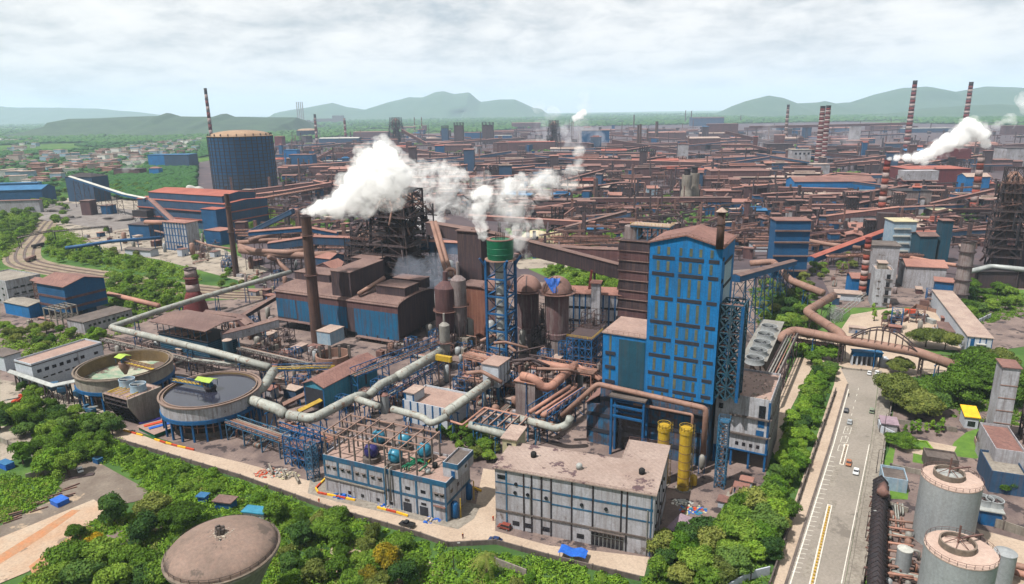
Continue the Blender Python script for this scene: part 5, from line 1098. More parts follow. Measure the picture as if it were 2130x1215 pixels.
rack('pipe_bridge','pink multi-pipe bridge with yellow handrail in front of the tarpaulin stove',(1110,745),(1235,765),15,7,7,'pipe_pink',('pipe_pink','pipe_rust'),r=.6,truss=2.6,step=14)
rack('pipe_bridge','pink-brown pipe bridge left of the blue lattice tower',(972,730),(1022,742),14,6,5,'pipe_pink',('pipe_pink','pipe_rust'),r=.7,truss=2.6,step=9)
b=bld('oxygen_frame','deep blue skeletal process frame right of the tarpaulin stove','frame',(1182,700),(1228,712),(1240,690),18,wm='steel_blue',rm='yellow_paint'); bpy.data.objects.remove(b.wall); bpy.data.objects.remove(b.roof); MB().frame(0,0,0,b.w,b.d,18,4,2,4,.45,'x').build('frame','steel_blue',b.T); [MB().box(0,0,z_,b.w,b.d,z_+.15).build('deck','steel_dark',b.T) for z_ in (4.6,9.1,13.6,18.3)]; MB().rail([(0,0,18.5),(b.w,0,18.5),(b.w,b.d,18.5)],1.2,.15,2).build('railing','yellow_paint',b.T); [MB().lathe(2+i*3.4,b.d/2,[(.2,4.8),(1.1,5.4),(1.1,8),(.2,8.6)],12).build('vessel','silo_grey',b.T,True) for i in range(int(b.w/3.6))]
# ---- pale gas pipes
PS='steel_blue'
pipe('pale_gas_pipe','very long pale grey-green gas pipe doubling back in a V beside the louvre shed',[(604,566,13),(540,584,13),(416,620,13),(332,646,13),(229,681,13),(342,707,13),(448,733,13),(560,764,13)],1.7,'pipe_pale',PS,24,rings=28)
pipe('pale_gas_pipe','pale kinked gas pipe curling round the full thickener',[(569,772,12),(548,806,12),(507,827,12),(580,852,12),(594,864,10)],2.1,'pipe_pale',PS,10,rings=14)
pipe('pale_gas_pipe','pale V-shaped gas pipe behind the roof skeleton',[(600,863,11),(650,872,11),(730,830,11),(752,822,11),(760,828,8)],1.9,'pipe_pale',PS,10,rings=12)
pipe('pale_gas_pipe','short pale branch pipe behind the roof skeleton',[(737,828,11),(788,846,11)],1.4,'pipe_pale',PS,10)
pipe('pale_gas_pipe','bulging pale pipe between the blue hall and the pale silo',[(768,822,10),(790,800,12),(828,783,12)],1.8,'pipe_pale',PS,10,rings=7)
pipe('pale_gas_pipe','thick pale pipe climbing to the yellow sign box',[(828,783,13),(860,765,13.5),(915,733,14)],2.2,'pipe_pale',PS,10,rings=14)
pipe('pale_gas_pipe','straight pale pipe climbing to the instrument house',[(926,860,11),(1055,770,13)],1.9,'pipe_pale',PS,10,rings=9)
pipe('pale_gas_pipe','pale pipe inside a blue cage in front of the substation',[(816,851,9),(880,868,9),(896,882,8),(930,866,10)],1.4,'pipe_pale',PS,8)
pipe('pale_gas_pipe','pale pipe under the open rack left of the cream stair house',[(978,884,8),(1054,906,8)],1.5,'pipe_pale','steel_teal',8)
pipe('pale_gas_pipe','teal-grey pipe bending down beside the striped base hall',[(1078,870,9),(1160,892,9),(1182,882,11),(1186,868,14)],1.5,'pipe_pale','steel_teal',9)
pipe('thin_pipe','long thin tan pipe zigzagging around the open rack',[(924,872,8),(962,884,8),(1008,848,8),(1150,880,8)],.45,'pipe_pink','steel_teal',12)
pipe('thin_pipe','second thin tan pipe following the open rack',[(970,888,7),(1012,852,7),(1148,886,7)],.4,'pipe_pink','steel_teal',12)
tank('vessel','small pale cylinder standing beside the bulging pipe',(799,822),8,1.9,'tank_grey','roof_rust',rail=False)
T=thing('sign_box','bright yellow box platform at the top of the thick pale pipe','platform',G(922,745,17),GA); T.location.z=0; MB().box(-4,-.4,15.5,4,1.4,18).build('panel','yellow_paint',T); [MB().box(x-.25,0,0,x+.25,.5,15.5).build('leg','steel_dark',T) for x in (-3,3)]
o_,ph_,w3,d3=span((985,878),(1068,898),(1092,870),10,'g'); T=thing('open_rack','open rusty steel rack of cross beams left of the striped base hall','frame',o_,ph_); MB().frame(0,0,0,w3,d3,10,5,2,1,.4,False).build('frame','steel_teal',T); [MB().box(w3*i/5-.25,0,10.3,w3*i/5+.25,d3,10.7).build('beam','beam_tan',T) for i in range(6)]
rack('cable_bridge','blue lattice bridge carrying yellow pipes from the cast house toward the pale pipes',(735,768),(915,702),14,5,3,'steel_blue',('yellow_paint','pipe_rust','pipe_grey'),truss=3.2,step=18)
rack('cable_bridge','blue lattice bridge under the thick pale pipe',(800,815),(918,752),9,4,2,'steel_blue',truss=2.2,step=9)
rack('pipe_bridge','grey covered pipe bridge behind the full thickener',(400,745),(545,762),10,4,4,'steel_dark',('pipe_grey','pipe_pale'),truss=1.4,step=12)
rack('pipe_bridge','grey and yellow pipe bridge in front of the blue hall',(545,762),(690,758),10,4,4,'steel_blue',('pipe_grey','yellow_paint'),truss=1.8,step=10)
rack('pipe_bridge','low blue lattice pipe bridge below the kinked pale pipe',(480,868),(590,905),9,5,5,'steel_teal',('pipe_grey','pipe_rust'),truss=2,step=8)
rack('pipe_bridge','blue lattice bridge with tan deck beside the pump building',(592,872),(690,905),9,5,5,'steel_blue',('pipe_rust','pipe_pink'),truss=2.4,step=8)
rack('pipe_bridge','dark pipe bridge at the foot of the cast house',(500,720),(640,752),7,4,5,'steel_dark',('pipe_rust','pipe_grey'),truss=1.6,step=12)
rack('pipe_bridge','rust pipe bridge crossing below the stoves',(960,780),(1120,800),9,5,5,'steel_dark',('pipe_pink','pipe_rust'),truss=2,step=10)
rack('pipe_bridge','dark lattice pipe bridge under the V of the long pale pipe',(215,700),(430,750),8,4,5,'steel_dark',('pipe_rust','pipe_grey'),truss=2,step=14)
o_,ph_,w3,d3=span((588,905),(630,918),(655,895),12,'g'); T=thing('pipework_cage','blue steel process frame with tangled pipes left of the pump building','frame',o_,ph_); MB().frame(0,0,0,w3,d3,12,3,2,3,.35,'x').build('frame','steel_blue',T); [MB().box(0,0,z_,w3,d3,z_+.12).build('deck','steel_rust',T) for z_ in (4,8)]
o_,ph_,w3,d3=span((632,925),(660,932),(680,915),14,'g'); T=thing('lattice_mast','blue lattice stair mast touching the pump building','mast',o_,ph_); MB().frame(0,0,0,3,3,14,1,1,6,.3,'x').build('lattice','steel_teal',T)
# ---- process clutter
def clutter(poly,n,where,seed,mind=5,sz=1.,kinds='tank box frame pipes hut pump',mats=('steel_blue','steel_rust','steel_dark')):
    rr=random.Random(seed); kinds=kinds.split()
    for p in scatter(poly,n,mind,rr):
        k=rr.choice(kinds); a=GA+rr.choice((0,PI/2)); L3=(p[0],p[1],0); g='equipment '+where
        if k=='tank':
            T=thing('process_vessel','grey process vessel '+where,'vessel',L3,a,g); r=rr.uniform(.9,1.9)*sz; h=rr.uniform(3,8)*sz; MB().lathe(0,0,[(r*.7,0),(r,.5),(r,h),(r*.5,h+r*.4),(.1,h+r*.5)],14).build('shell',rr.choice(('silo_grey','pipe_grey','pipe_rust','tank_grey')),T,True)
        elif k=='box':
            T=thing('equipment_cabinet','dusty equipment box '+where,'equipment',L3,a,g); x,y,h=rr.uniform(2,5)*sz,rr.uniform(1.6,3)*sz,rr.uniform(1.5,4)*sz; MB().box(-x/2,-y/2,0,x/2,y/2,h).build('housing',rr.choice(('wall_grey','steel_rust','concrete')),T); MB().tube([(0,0,h),(0,0,h+1),(x,0,h+1),(x,0,0)],.25,6).build('pipe','pipe_rust',T)
        elif k=='frame':
            x,y,h=rr.uniform(4,8)*sz,rr.uniform(3,6)*sz,rr.uniform(5,11)*sz; T=thing('steel_frame','open steel process frame '+where,'frame',L3,a,g); MB().frame(0,0,0,x,y,h,2,1,max(1,int(h/3.5)),.3).build('frame',rr.choice(mats),T); MB().box(0,0,h*.5,x,y,h*.5+.12).build('deck','steel_dark',T); MB().lathe(x/2,y/2,[(.9,h*.52),(.9,h*.9),(.2,h)],10).build('vessel','silo_grey',T,True)
        elif k=='pipes':
            T=thing('pipe_bundle','rusty pipe bundle '+where,'pipes',L3,a,g); l=rr.uniform(7,16)*sz
            for i in range(rr.randint(3,5)): MB().tube([(-l/2,i*.7,0),(-l/2,i*.7,1.6),(l/2,i*.7,1.6),(l/2,i*.7,0)],.26,7).build('pipe',rr.choice(('pipe_rust','pipe_pink','pipe_grey','pipe_pale')),T,True)
        elif k=='hut':
            x,y,h=rr.uniform(4,8)*sz,rr.uniform(3,5)*sz,rr.uniform(3,5)*sz; T=thing('equipment_hut','small flat-roofed plant hut '+where,'hut',L3,a,g); MB().box(0,0,0,x,y,h).build('wall',rr.choice(('wall_clean','wall_grey','wall_bluegrey','wall_rust')),T); MB().box(-.4,-.4,h+.003,x+.4,y+.4,h+.3).build('roof',rr.choice(('roof_dusty','roof_rust','roof_pink')),T); MB().box(x*.4,-.1,.1,x*.4+1,0,2.1).build('door','steel_blue',T)
        else:
            T=thing('pump_set','pump with elbow pipe '+where,'pump',L3,a,g); MB().cyl(0,0,0,1.6,.8,.5,12).build('casing','steel_rust',T); MB().tube([(0,0,1.6),(0,0,3),(2.5,0,3),(2.5,0,0)],.4,8).build('pipe',rr.choice(('pipe_pink','pipe_grey')),T,True)
clutter([(560,770),(640,770),(600,850),(520,840)],16,'beside the kinked pale pipe',1)
clutter([(690,860),(820,800),(840,830),(800,860),(740,850)],18,'behind the roof skeleton',2,4)
clutter([(920,780),(1060,790),(1070,850),(1000,850),(930,840)],34,'before the filter box',3,3.4)
clutter([(960,730),(1060,760),(1180,740),(1240,800),(1200,790),(1100,780),(980,770)],40,'around the foot of the stoves',4,3.6)
clutter([(860,740),(960,700),(970,760),(900,780)],22,'below the dust catchers',5,4.5)
clutter([(520,690),(640,730),(700,765),(640,780),(540,750)],30,'in front of the cast house',6,4.2)
clutter([(240,740),(330,720),(420,745),(340,780)],16,'behind the thickener tanks',7,5)
clutter([(420,690),(560,660),(580,700),(500,720)],20,'beside the louvre shed',8,5)
clutter([(1010,900),(1150,900),(1180,850),(1100,850),(1020,860)],20,'behind the grey-white hall',9,4)
clutter([(1490,1020),(1560,1000),(1540,1060),(1440,1080)],5,'in front of the white block',10,4,.7,'box hut')
clutter([(500,590),(560,560),(600,600),(520,640)],12,'below the rusty pipe bridges',11,5)
clutter([(410,880),(480,905),(560,930),(650,930),(600,890)],12,'under the blue pipe bridges',12,4,.8)
clutter([(1060,800),(1110,815),(1120,850),(1060,850)],8,'in front of the filter box',14,3.5,.8)
clutter([(560,540),(640,520),(700,540),(640,590)],12,'behind the soot-brown chimney',13,6)
clutter([(900,640),(960,640),(1000,700),(1010,740),(930,730)],12,'behind the dust catchers',31,5,1.9,'frame tank frame box',('steel_black','steel_dark'))
clutter([(1000,690),(1240,690),(1240,740),(1130,745),(1010,730)],20,'between the stoves',32,4.5,1.7,'frame tank frame pipes box',('steel_dark','steel_rust','steel_black'))
clutter([(1110,800),(1190,790),(1230,790),(1200,850),(1120,860)],12,'around the blue skid',33,4,1.3,'frame tank pipes',('steel_dark','steel_rust'))
clutter([(760,700),(900,680),(920,740),(800,760)],14,'at the gable foot of the cast house',34,5,1.2,'frame tank pipes box',('steel_dark','steel_blue'))
clutter([(860,560),(960,560),(1000,640),(900,620)],12,'beneath the uptake pipes',35,8,2.,'frame tank box',('steel_black','steel_dark'))
for k in range(14): r_=random.Random(k); x=930+r_.uniform(0,300); y=700+r_.uniform(0,90); z_=r_.uniform(8,20); pipe('plant_pipe','rusty connecting pipe in the tangle below the stoves',[(x,y,z_),(x+r_.uniform(20,70),y+r_.uniform(-14,8),z_),(x+r_.uniform(60,90),y+r_.uniform(10,24),z_-3)],r_.uniform(.4,1.),r_.choice(('pipe_rust','pipe_pink','steel_dark')),'steel_dark',12,group='connecting pipes below the stoves')
# ---- yard bits 
def box_barrier(label,pts,where):
    P=[G(*p) for p in pts]; T=thing('kerb_barrier',label,'barrier',P[0]); k=0
    for a,b in zip(P,P[1:]):
        n=max(1,int((b-a).length/3))
        for i in range(n): MB().beam(a.lerp(b,i/n)-P[0]+Vector((0,0,.45)),a.lerp(b,(i+.94)/n)-P[0]+Vector((0,0,.45)),.5,.7).build('block','orange_paint' if k%2 else 'yellow_bright',T); k+=1
box_barrier('red and yellow kerb blocks wrapping the corner of the pump building',[(677,998),(657,1018),(662,1027),(740,1043)],'')
box_barrier('red and yellow kerb blocks along the pump building doors',[(785,1058),(825,1068),(850,1076)],''); box_barrier('red and yellow kerb blocks beside the filter house',[(258,897),(298,908)],''); box_barrier('red and yellow kerb blocks below the full thickener',[(322,916),(370,930),(405,938)],''); box_barrier('short red and yellow blocks between the two halls',[(984,1016),(1002,1024)],'')
def heap(name,label,c,r,n,mats,seed,cat='heap',hh=.5):
    rr=random.Random(seed); o=G(*c); T=thing(name,label,cat,o)
    for m_ in mats:
        q=MB()
        for i in range(n//len(mats)): a,d_=rr.uniform(0,6.3),r*rr.random()**.6; q.cbox((d_*math.cos(a),d_*math.sin(a)*.6,0),rr.uniform(.3,1.3),rr.uniform(.3,.9),rr.uniform(.2,1.1)*hh*2*(1-d_/r*.6),rr.uniform(0,3))
        ob=q.build('rubble',m_,T); ob['kind']='stuff'
heap('scrap_heap','heap of pale scrap sacks between low walls beside the pump building',(565,985),6,120,('rubble_mat','steel_pale','pipe_pink','orange_paint'),1); heap('scrap_heap','second heap of pale scrap in the walled bay',(600,990),4.5,90,('rubble_mat','roof_cream','concrete'),2)
heap('drum_heap','heap of blue drums and bags against the pump building',(721,1030),4.6,80,('blue_tarp','steel_blue'),3,'drums'); heap('sack_heap','blue and white sacks piled by the pump building doors',(805,1052),3.4,60,('blue_tarp','rubble_mat'),4,'sacks'); heap('sack_heap','blue sacks at the right end of the pump building',(897,1083),3,40,('blue_tarp','rubble_mat'),5,'sacks')
heap('scrap_heap','colourful tarpaulins and scrap behind the small lilac-roofed shed',(1440,1062),4.5,60,('blue_tarp','roof_cream','orange_paint','aqua_tank'),6,hh=.3); heap('scrap_heap','white bags heaped beside the yellow columns',(1418,1045),3.5,40,('paint_white','steel_pale'),7,hh=.3)
for k in range(3): a_=G(560+k*26,972+k*9); T=thing('bay_wall','low concrete bay wall, '+('first','second','third')[k]+' from the full thickener','wall',a_,rad(-60),'bay walls'); MB().box(0,-.2,0,7,.2,1.7).build('wall','concrete',T)
b=bld('small_shed','small shed with a plain lilac roof beside the grey-white hall','shed',(1392,1098),(1432,1120),(1446,1086),4.5,ang=-40,wm='wall_bluegrey',rm='lilac_roof')
b=bld('small_shed','tiny brown-roofed shed at the edge of the roadside trees','shed',(1530,1030),(1552,1038),(1562,1022),4,wm='wall_grey',rm='roof_brown')
b=bld('green_pen','low green-walled pen with coloured sheets beside the filter house','pen',(285,888),(325,902),(357,880),1.8,ang=-35,wm='green_paint',rm='concrete_pink',t=.1)
for k,(m_,c) in enumerate((('purple_tank',(312,876)),('orange_paint',(322,881)),('blue_tarp',(332,886)))): p=G(*c,2); T=thing('plastic_sheet',('violet','orange','blue')[k]+' plastic sheet laid out in the green pen','sheet',(p.x,p.y,1.95),rad(38)); MB().box(-4,-1,0,4,1,.25).build('sheet',m_,T)
T=thing('tarpaulin_shelter','bright blue tarpaulin shelter by the wall below the grey-white hall','shelter',G(1192,1162),rad(-20)); m=MB()
for i in range(9):
    for j in range(5): m.v.append((i-4.,j-2.,2.4+.25*math.sin(i*1.3)+.15*math.sin(j*2+i)))
for i in range(8):
    for j in range(4): a=i*5+j; m.f.append((a,a+5,a+6,a+1))
m.build('sheet','blue_tarp',T,True); [MB().beam((x,y,0),(x,y,2.4),.15).build('post','steel_dark',T) for x in(-3.5,3.5) for y in (-1.7,1.7)]
# boundary walls
def wall(label,pts,h=2.2,t=.35,m='concrete',name='boundary_wall',z=0):
    P=[G(*p) for p in pts]; T=thing(name,label,'wall',P[0])
    for a,b in zip(P,P[1:]): MB().beam(a-P[0]+Vector((0,0,z+h/2)),b-P[0]+Vector((0,0,z+h/2)),t,h).build('panel',m,T); 
    for a,b in zip(P,P[1:]):
        n=max(1,int((b-a).length/6)); 
        for i in range(n): MB().cbox(tuple(a.lerp(b,i/n)-P[0]),.55,.55,z+h+.15).build('pier','concrete_dark',T)
    return T
wall('long stained retaining wall below the factory road',[(240,917),(500,995),(677,1059),(875,1117),(931,1137),(1032,1132),(1140,1162),(1330,1208)],1.6,m='concrete_dark'); wall('grey compound wall beside the clay track',[(0,920),(60,946),(110,968),(105,985),(55,1000)],2.6); wall('pale wall low in the creepers near the palm',[(1030,1175),(1095,1200)],2.4)
wall('roadside wall at the edge of the tree belt',[(1600,1225),(1655,1060),(1700,925),(1738,815)],2.2,m='concrete_dark'); wall('roadside factory wall along the main road, pipe yard side',[(1792,1225),(1832,990),(1840,925),(1860,810)],2.4)
wall('blue and white boundary wall at the lower edge of the tree belt',[(1500,1240),(1560,1205),(1600,1195)],2.6,m='wall_clean')
# palm
def palm(label,base,h,s=1.):
    o=G(*base); T=thing('palm_tree',label,'palm tree',o); MB().tube([(0,0,0),(.15,.1,h*.5),(0,0,h)],.3*s,8).build('trunk','trunk_bark',T,True); m=MB(); rr=random.Random(2)
    for i in range(34):
        a=i*2.4; el=rr.uniform(-.5,1.1); L_=rr.uniform(3.,4.2)*s; d_=Vector((math.cos(a),math.sin(a),0)); n_=Vector((-d_.y,d_.x,0)); pr=None
        for k in range(8):
            f=k/7; p=Vector((0,0,h))+d_*L_*f*math.cos(el*(1-f*.3))+Vector((0,0,L_*(math.sin(el)*f-1.0*f*f)))
            if pr is not None:
                for s1 in (-1,1):
                    for e in range(2):
                        q=pr.lerp(p,e*.5); t_=q+n_*s1*.75*s*(1-f*.5)+(p-pr)*.7+Vector((0,0,-.25)); k0=len(m.v); m.v+=[tuple(q),tuple(q+(p-pr)*.28),tuple(t_)]; m.f.append((k0,k0+1,k0+2))
            pr=p
    m.build('crown','leaf_olive',T)
palm('grey-green date palm with drooping fronds beside the factory road',(1012,1205),7.5,1.15)
# lamp post, people, cars
def post(label,base,h): T=thing('lamp_post',label,'lamp post',G(*base)); MB().lathe(0,0,[(.14,0),(.08,h)],8).build('pole','steel_dark',T); MB().tube([(0,0,h),(.3,0,h+.3),(1.6,0,h+.4)],.07,6).build('arm','steel_dark',T); MB().box(1.3,-.15,h+.3,2.1,.15,h+.45).build('lamp_head','steel_pale',T)
for l_,bb in (('thin lamp post standing among the creepers near the palm',(944,1190)),('lamp post on the roadside strip by the near divider',(1800,1120)),('lamp post on the roadside strip below the orange car',(1822,985)),('lamp post on the roadside strip near the parked green car',(1838,905))): post(l_,bb,9)
def car(kind,label,c,ang,paint,grp=None,world=None):
    o=G(*c); T=thing('parked_car' if grp is None else 'car',label,'car' if kind!='pickup' else 'pickup truck',(o.x,o.y,.17),rad(ang),grp); L_,W_=(4.2,1.75) if kind=='car' else (5.2,1.85) if kind=='pickup' else (4.3,1.8)
    lo,hi=.32,.92; m=MB(); sec=[(-L_/2,.45,.75),(-L_/2+.25,.32,.95),(L_/2-.9,.32,.98),(L_/2-.1,.34,.78),(L_/2,.45,.62)]
    m.extr([(-L_/2,.4),(L_/2-.1,.35),(L_/2,.6),(L_/2-.15,.85),(L_/2-1.2,1.0),(-L_/2+.1,1.0),(-L_/2,.8)],-W_/2,W_/2,'y'); m.build('body',paint,T)
    if kind=='car': c0=[(-1.7,1.0),(1.1,1.0),(.45,1.48),(-1.15,1.5)]
    elif kind=='pickup': c0=[(-.5,1.0),(1.4,1.0),(.8,1.65),(-.35,1.68)]
    else: c0=[(-2.05,1.0),(1.2,1.0),(.6,1.7),(-1.95,1.75)]
    MB().extr(c0,-W_/2+.12,W_/2-.12,'y').build('window','glass_dark',T); xs=[p[0] for p in c0[2:]]; MB().box(min(xs)-.02,-W_/2+.16,c0[2][1]-.02 if kind!='car' else 1.46,max(xs)+.02,W_/2-.16,c0[3][1]+.06).build('roof',paint,T)
    if kind=='pickup': MB().box(-L_/2+.1,-W_/2+.1,1.0,-.6,W_/2-.1,1.06).build('cargo_bed','rubber',T); MB().box(-L_/2,-W_/2,1.0,-.55,-W_/2+.1,1.3).box(-L_/2,W_/2-.1,1.0,-.55,W_/2,1.3).box(-L_/2,-W_/2+.1,1.0,-L_/2+.1,W_/2-.1,1.3).build('bed_side',paint,T)
    for x in (-L_*.31,L_*.31):
        for y in (-W_/2,W_/2-.2):
            wh=MB().extr([(x+.32*math.cos(i*PI/6),.32+.32*math.sin(i*PI/6)) for i in range(12)],y-.02,y+.22,'y').build('wheel','rubber',T)
            MB().extr([(x+.17*math.cos(i*PI/4),.32+.17*math.sin(i*PI/4)) for i in range(8)],y-.04,y+.24,'y').build('rim','steel_pale',wh)
    for y in (-W_/2+.15,W_/2-.45): MB().box(L_/2-.12,y,.62,L_/2-.02,y+.3,.78).build('headlight','steel_pale',T)
    return T
RA=math.degrees(math.atan2(140,85))
car('car','dark grey hatchback, farther of two cars in the rumble-striped lane',(1760,857),RA,'car_dark','cars on the main road'); car('car','dark silver car, nearer of two in the rumble-striped lane',(1767,881),RA,'car_silver','cars on the main road'); car('car','orange-brown saloon next to the short road divider',(1765,967),RA+180,'car_orange','cars on the main road'); car('car','white car with cream roof following the orange-brown saloon',(1780,985),RA+180,'car_white','cars on the main road')
car('suv','grey-green off-roader pulled up at the kerb under the big olive tree',(1813,858),RA,'car_green'); car('car','white car near the gatehouse',(1808,779),RA,'car_white','cars on the main road'); car('car','second white car half under the tree by the gatehouse',(1824,778),RA,'car_white','cars on the main road')
car('pickup','black pickup truck on the factory road',(847,1095),154,'car_black'); car('car','dark blue saloon parked on the factory road below the palm turn',(1030,1128),158,'car_blue'); car('suv','small dark red van with a dusty roof at the corner of the grey-white hall',(1049,1100),152,'red_brick'); car('car','white saloon parked on the grey lot by the compound wall',(167,981),130,'car_white')
def person(label,c,mt='orange_paint',a=0.):
    o=G(*c); T=thing('person',label,'person',(o.x,o.y,.17),a); 
    V_=[(0,0,.95),(0,0,1.2),(0,0,1.45),(0,0,1.55),(0,0,1.68),(.1,.05,.9),(.13,.12,.5),(.12,.05,.05),(-.1,0,.9),(-.12,-.1,.5),(-.12,-.2,.05),(.2,0,1.42),(.27,.05,1.15),(.25,.2,.95),(-.2,0,1.42),(-.27,-.05,1.15),(-.25,-.12,.92)]
    E_=[(0,1),(1,2),(2,3),(3,4),(0,5),(5,6),(6,7),(0,8),(8,9),(9,10),(2,11),(11,12),(12,13),(2,14),(14,15),(15,16)]; R_=[.15,.14,.15,.06,.11,.1,.08,.06,.1,.08,.06,.08,.055,.04,.08,.055,.04]
    me=bpy.data.meshes.new('body'); me.from_pydata(V_,E_,[]); ob=bpy.data.objects.new('body',me); COL.objects.link(ob); md=ob.modifiers.new('s','SKIN'); 
    if not me.skin_vertices: 
        bpy.context.view_layer.objects.active=ob; bpy.ops.object.modifier_remove(modifier='s'); md=ob.modifiers.new('s','SKIN')
    sv=me.skin_vertices[0].data if me.skin_vertices else None
    if sv:
        for i,r in enumerate(R_): sv[i].radius=(r,r)
        sv[0].use_root=True
    me.materials.append(MT[mt]); ob.parent=T; MB().lathe(0,0,[(.12,1.72),(.11,1.8),(.02,1.86)],8).build('helmet','yellow_bright',T)
person('person in orange workwear walking on the factory road',(664,1047),'orange_paint'); person('person in red shirt at the foot of the retaining wall bend',(963,1121),'stack_red'); person('person in dark clothes on the main road verge',(1765,826),'car_dark'); person('person in red by the tree belt path',(1695,925),'stack_red'); person('person in orange beside the road corner of the grey-white hall',(1026,1084),'orange_paint')
for k,c in enumerate(((1540,1017),(1533,1021),(1547,1012))): person('person in dark overalls, one of three standing by the white block'+(', nearest the road',', middle one',', nearest the mast')[k],c,'car_dark',k)
# ================================================================ LEFT MIDDLE
def gasholder(label,cx,yb,x0,x1,ytop,dome_m='tank_top',ribs=36):
    f=G(cx,yb); r=(G(x1,yb)-G(x0,yb)).length/2*.98; H=hz((cx,yb),(cx,ytop)); T=thing('gas_holder',label,'gas holder',(f.x,f.y+r,0))
    MB().cyl(0,0,0,H*.33,r,None,64).build('lower_shell','wall_bluegrey',T,'auto'); MB().cyl(0,0,H*.33,H,r,None,64).build('shell','wall_bluedark',T,'auto')
    MB().lathe(0,0,[(r*1.01,H-.5),(r*1.03,H+.5),(r*.93,H+1)]+[(r*.93*math.cos(a),H+1+r*.17*math.sin(a)) for a in [i*PI/16 for i in range(9)]],56,False).build('dome','holder_dome',T,'auto')
    for i in range(ribs): a=i*2*PI/ribs; MB().beam((r*1.004*math.cos(a),r*1.004*math.sin(a),0),(r*1.004*math.cos(a),r*1.004*math.sin(a),H),r*.02).build('rib','steel_black',T)
    for k in range(1,17): z=H*k/16.2; MB().lathe(0,0,[(r*1.0,z),(r*1.012,z),(r*1.012,z+.9),(r*1.0,z+.9)],48,False).build('walkway','steel_black',T)
    m=MB()
    for i in range(24): a=i*PI/12; m.cbox((r*.97*math.cos(a),r*.97*math.sin(a),H+1),1.4,1.4,3.5,a)
    m.build('roof_brackets','steel_dark',T); return T
gasholder('giant blue cylindrical gas holder with cream domed top',488,402,426,551,285)
gasholder('small distant blue gas holder with cream dome',634,286,616,653,272,ribs=12)
RW=('stack_red','stack_white')
chimney('red and white striped chimney rising behind the giant gas holder',(447,342),(431,184),5.2,3.6,bands=RW,nb=13,cap='steel_black')
chimney('shorter striped chimney right of the small gas holder',(660,302),(655,238),5.5,4.5,bands=RW,nb=9,cap='steel_black'); chimney('stubby striped chimney above the long blue-white shed',(720,297),(716,246),5.5,4.5,bands=RW,nb=8)
for k,(x,y0,y1) in enumerate(((863,292,244),(878,298,244))): chimney('thin red and white mast-like chimney behind the rear furnace, '+('nearer it','farther from it')[k],(x+1,y0),(x,y1),2.,1.4,bands=RW,nb=9)
b=bld('rolling_mill','large grey-blue mill hall with rust-red stepped roof below the giant gas holder','building',(326,408),(425,432),(482,415),30,roof='xg',rise=2,wm='wall_bluegrey',rm='roof_red')
bld('roof_monitor','raised rust-red monitor roof on the grey-blue mill hall','roof monitor',(345,395),(424,414),(466,402),38,z0=30,roof='xg',rise=3,wm='wall_bluegrey',rm='roof_red')
for z_ in (10,20): b.band('f',0,b.w,z_,z_+1.2,'roof_red','ledge',1.5); b.band('r',0,b.d,z_,z_+1.2,'roof_red','ledge',1.)
b=bld('annex_block','blue-grey annex with small red roof at the corner of the mill hall','building',(420,434),(446,437),(452,432),32,wm='wall_bluedark',rm='roof_red'); b=bld('annex_block','low blue annex with pink roof in front of the mill hall corner','building',(428,478),(455,482),(462,474),14,wm='wall_bluedark',rm='roof_pink')
b=fb('baghouse','tall white and blue ribbed filter house in front of the mill hall','building',340,400,463,522,14,'flat',wm='wall_white',rm='roof_pink',ang=-24)
for k in range(9): b.band('f',b.w*k/8-.5 if k else 0,b.w*k/8+.5 if k<8 else b.w,0,b.h-.2,'steel_blue','pilaster',.3)
for k in range(4): b.band('f',0,b.w,b.h*k/4+1,b.h*k/4+1.6,'steel_blue','girt',.2)
b=fb('round_bins','cluster of dull blue storage bins under a peaked brown roof','bins',266,318,468,497,18,'flat',wm='wall_bluedark',rm='steel_dark',ang=-20); fb('roof_house','peaked brown roof house on top of the blue bins','roof house',276,312,452,470,12,'hip',3,'steel_black','roof_rust',-20,z0=18)
pipe('pipe','thick pink pipe running from the blue bins to the white filter house',[(303,462,24),(345,463,26)],2.2,'pipe_pink','steel_dark')
pipe('blue_pipe_bridge','long low bright blue pipe bridge across the pale scrap yard',[(136,516,8),(180,510,9),(232,502,10),(338,494,10)],1.6,'steel_blue','steel_blue',12); pipe('pipe','thin rusty pipe sloping below the white filter house',[(322,480,10),(400,498,10),(432,510,9),(482,518,9)],1.0,'pipe_rust','steel_blue',16)
fb('coal_bunker','tall dirty pale-blue bunker with dark roof at the head of the long conveyor','building',140,203,368,420,30,'hip',5,'wall_bluegrey','steel_black',-15)
gallery('conveyor_gallery','long pale-roofed conveyor dropping from the dirty bunker to the mill hall',[tuple(at(146,366,985)),tuple(at(258,402,850)),tuple(at(304,411,800))],5,3.5,'wall_bluedark','roof_white','steel_dark',40,world=True)
fb('transfer_house','dark teal transfer house where the long conveyor ends','building',299,326,413,458,14,'xg',2,'wall_bluedark','roof_rust',-20)
gallery('conveyor_gallery','grey gallery angling down beside the dark teal transfer house',[tuple(at(312,412,780)),tuple(at(340,438,735)),tuple(at(360,456,700))],5,5,'wall_bluegrey','roof_rust','steel_dark',30,world=True)
fb('ore_bin','small rust-brown bin tower on the ash ground','building',170,191,418,448,12,'flat',wm='wall_rust',rm='roof_brown'); fb('ore_bin','small blue bin house on the ash ground','building',211,231,428,446,12,'flat',wm='wall_bluedark',rm='roof_brown')
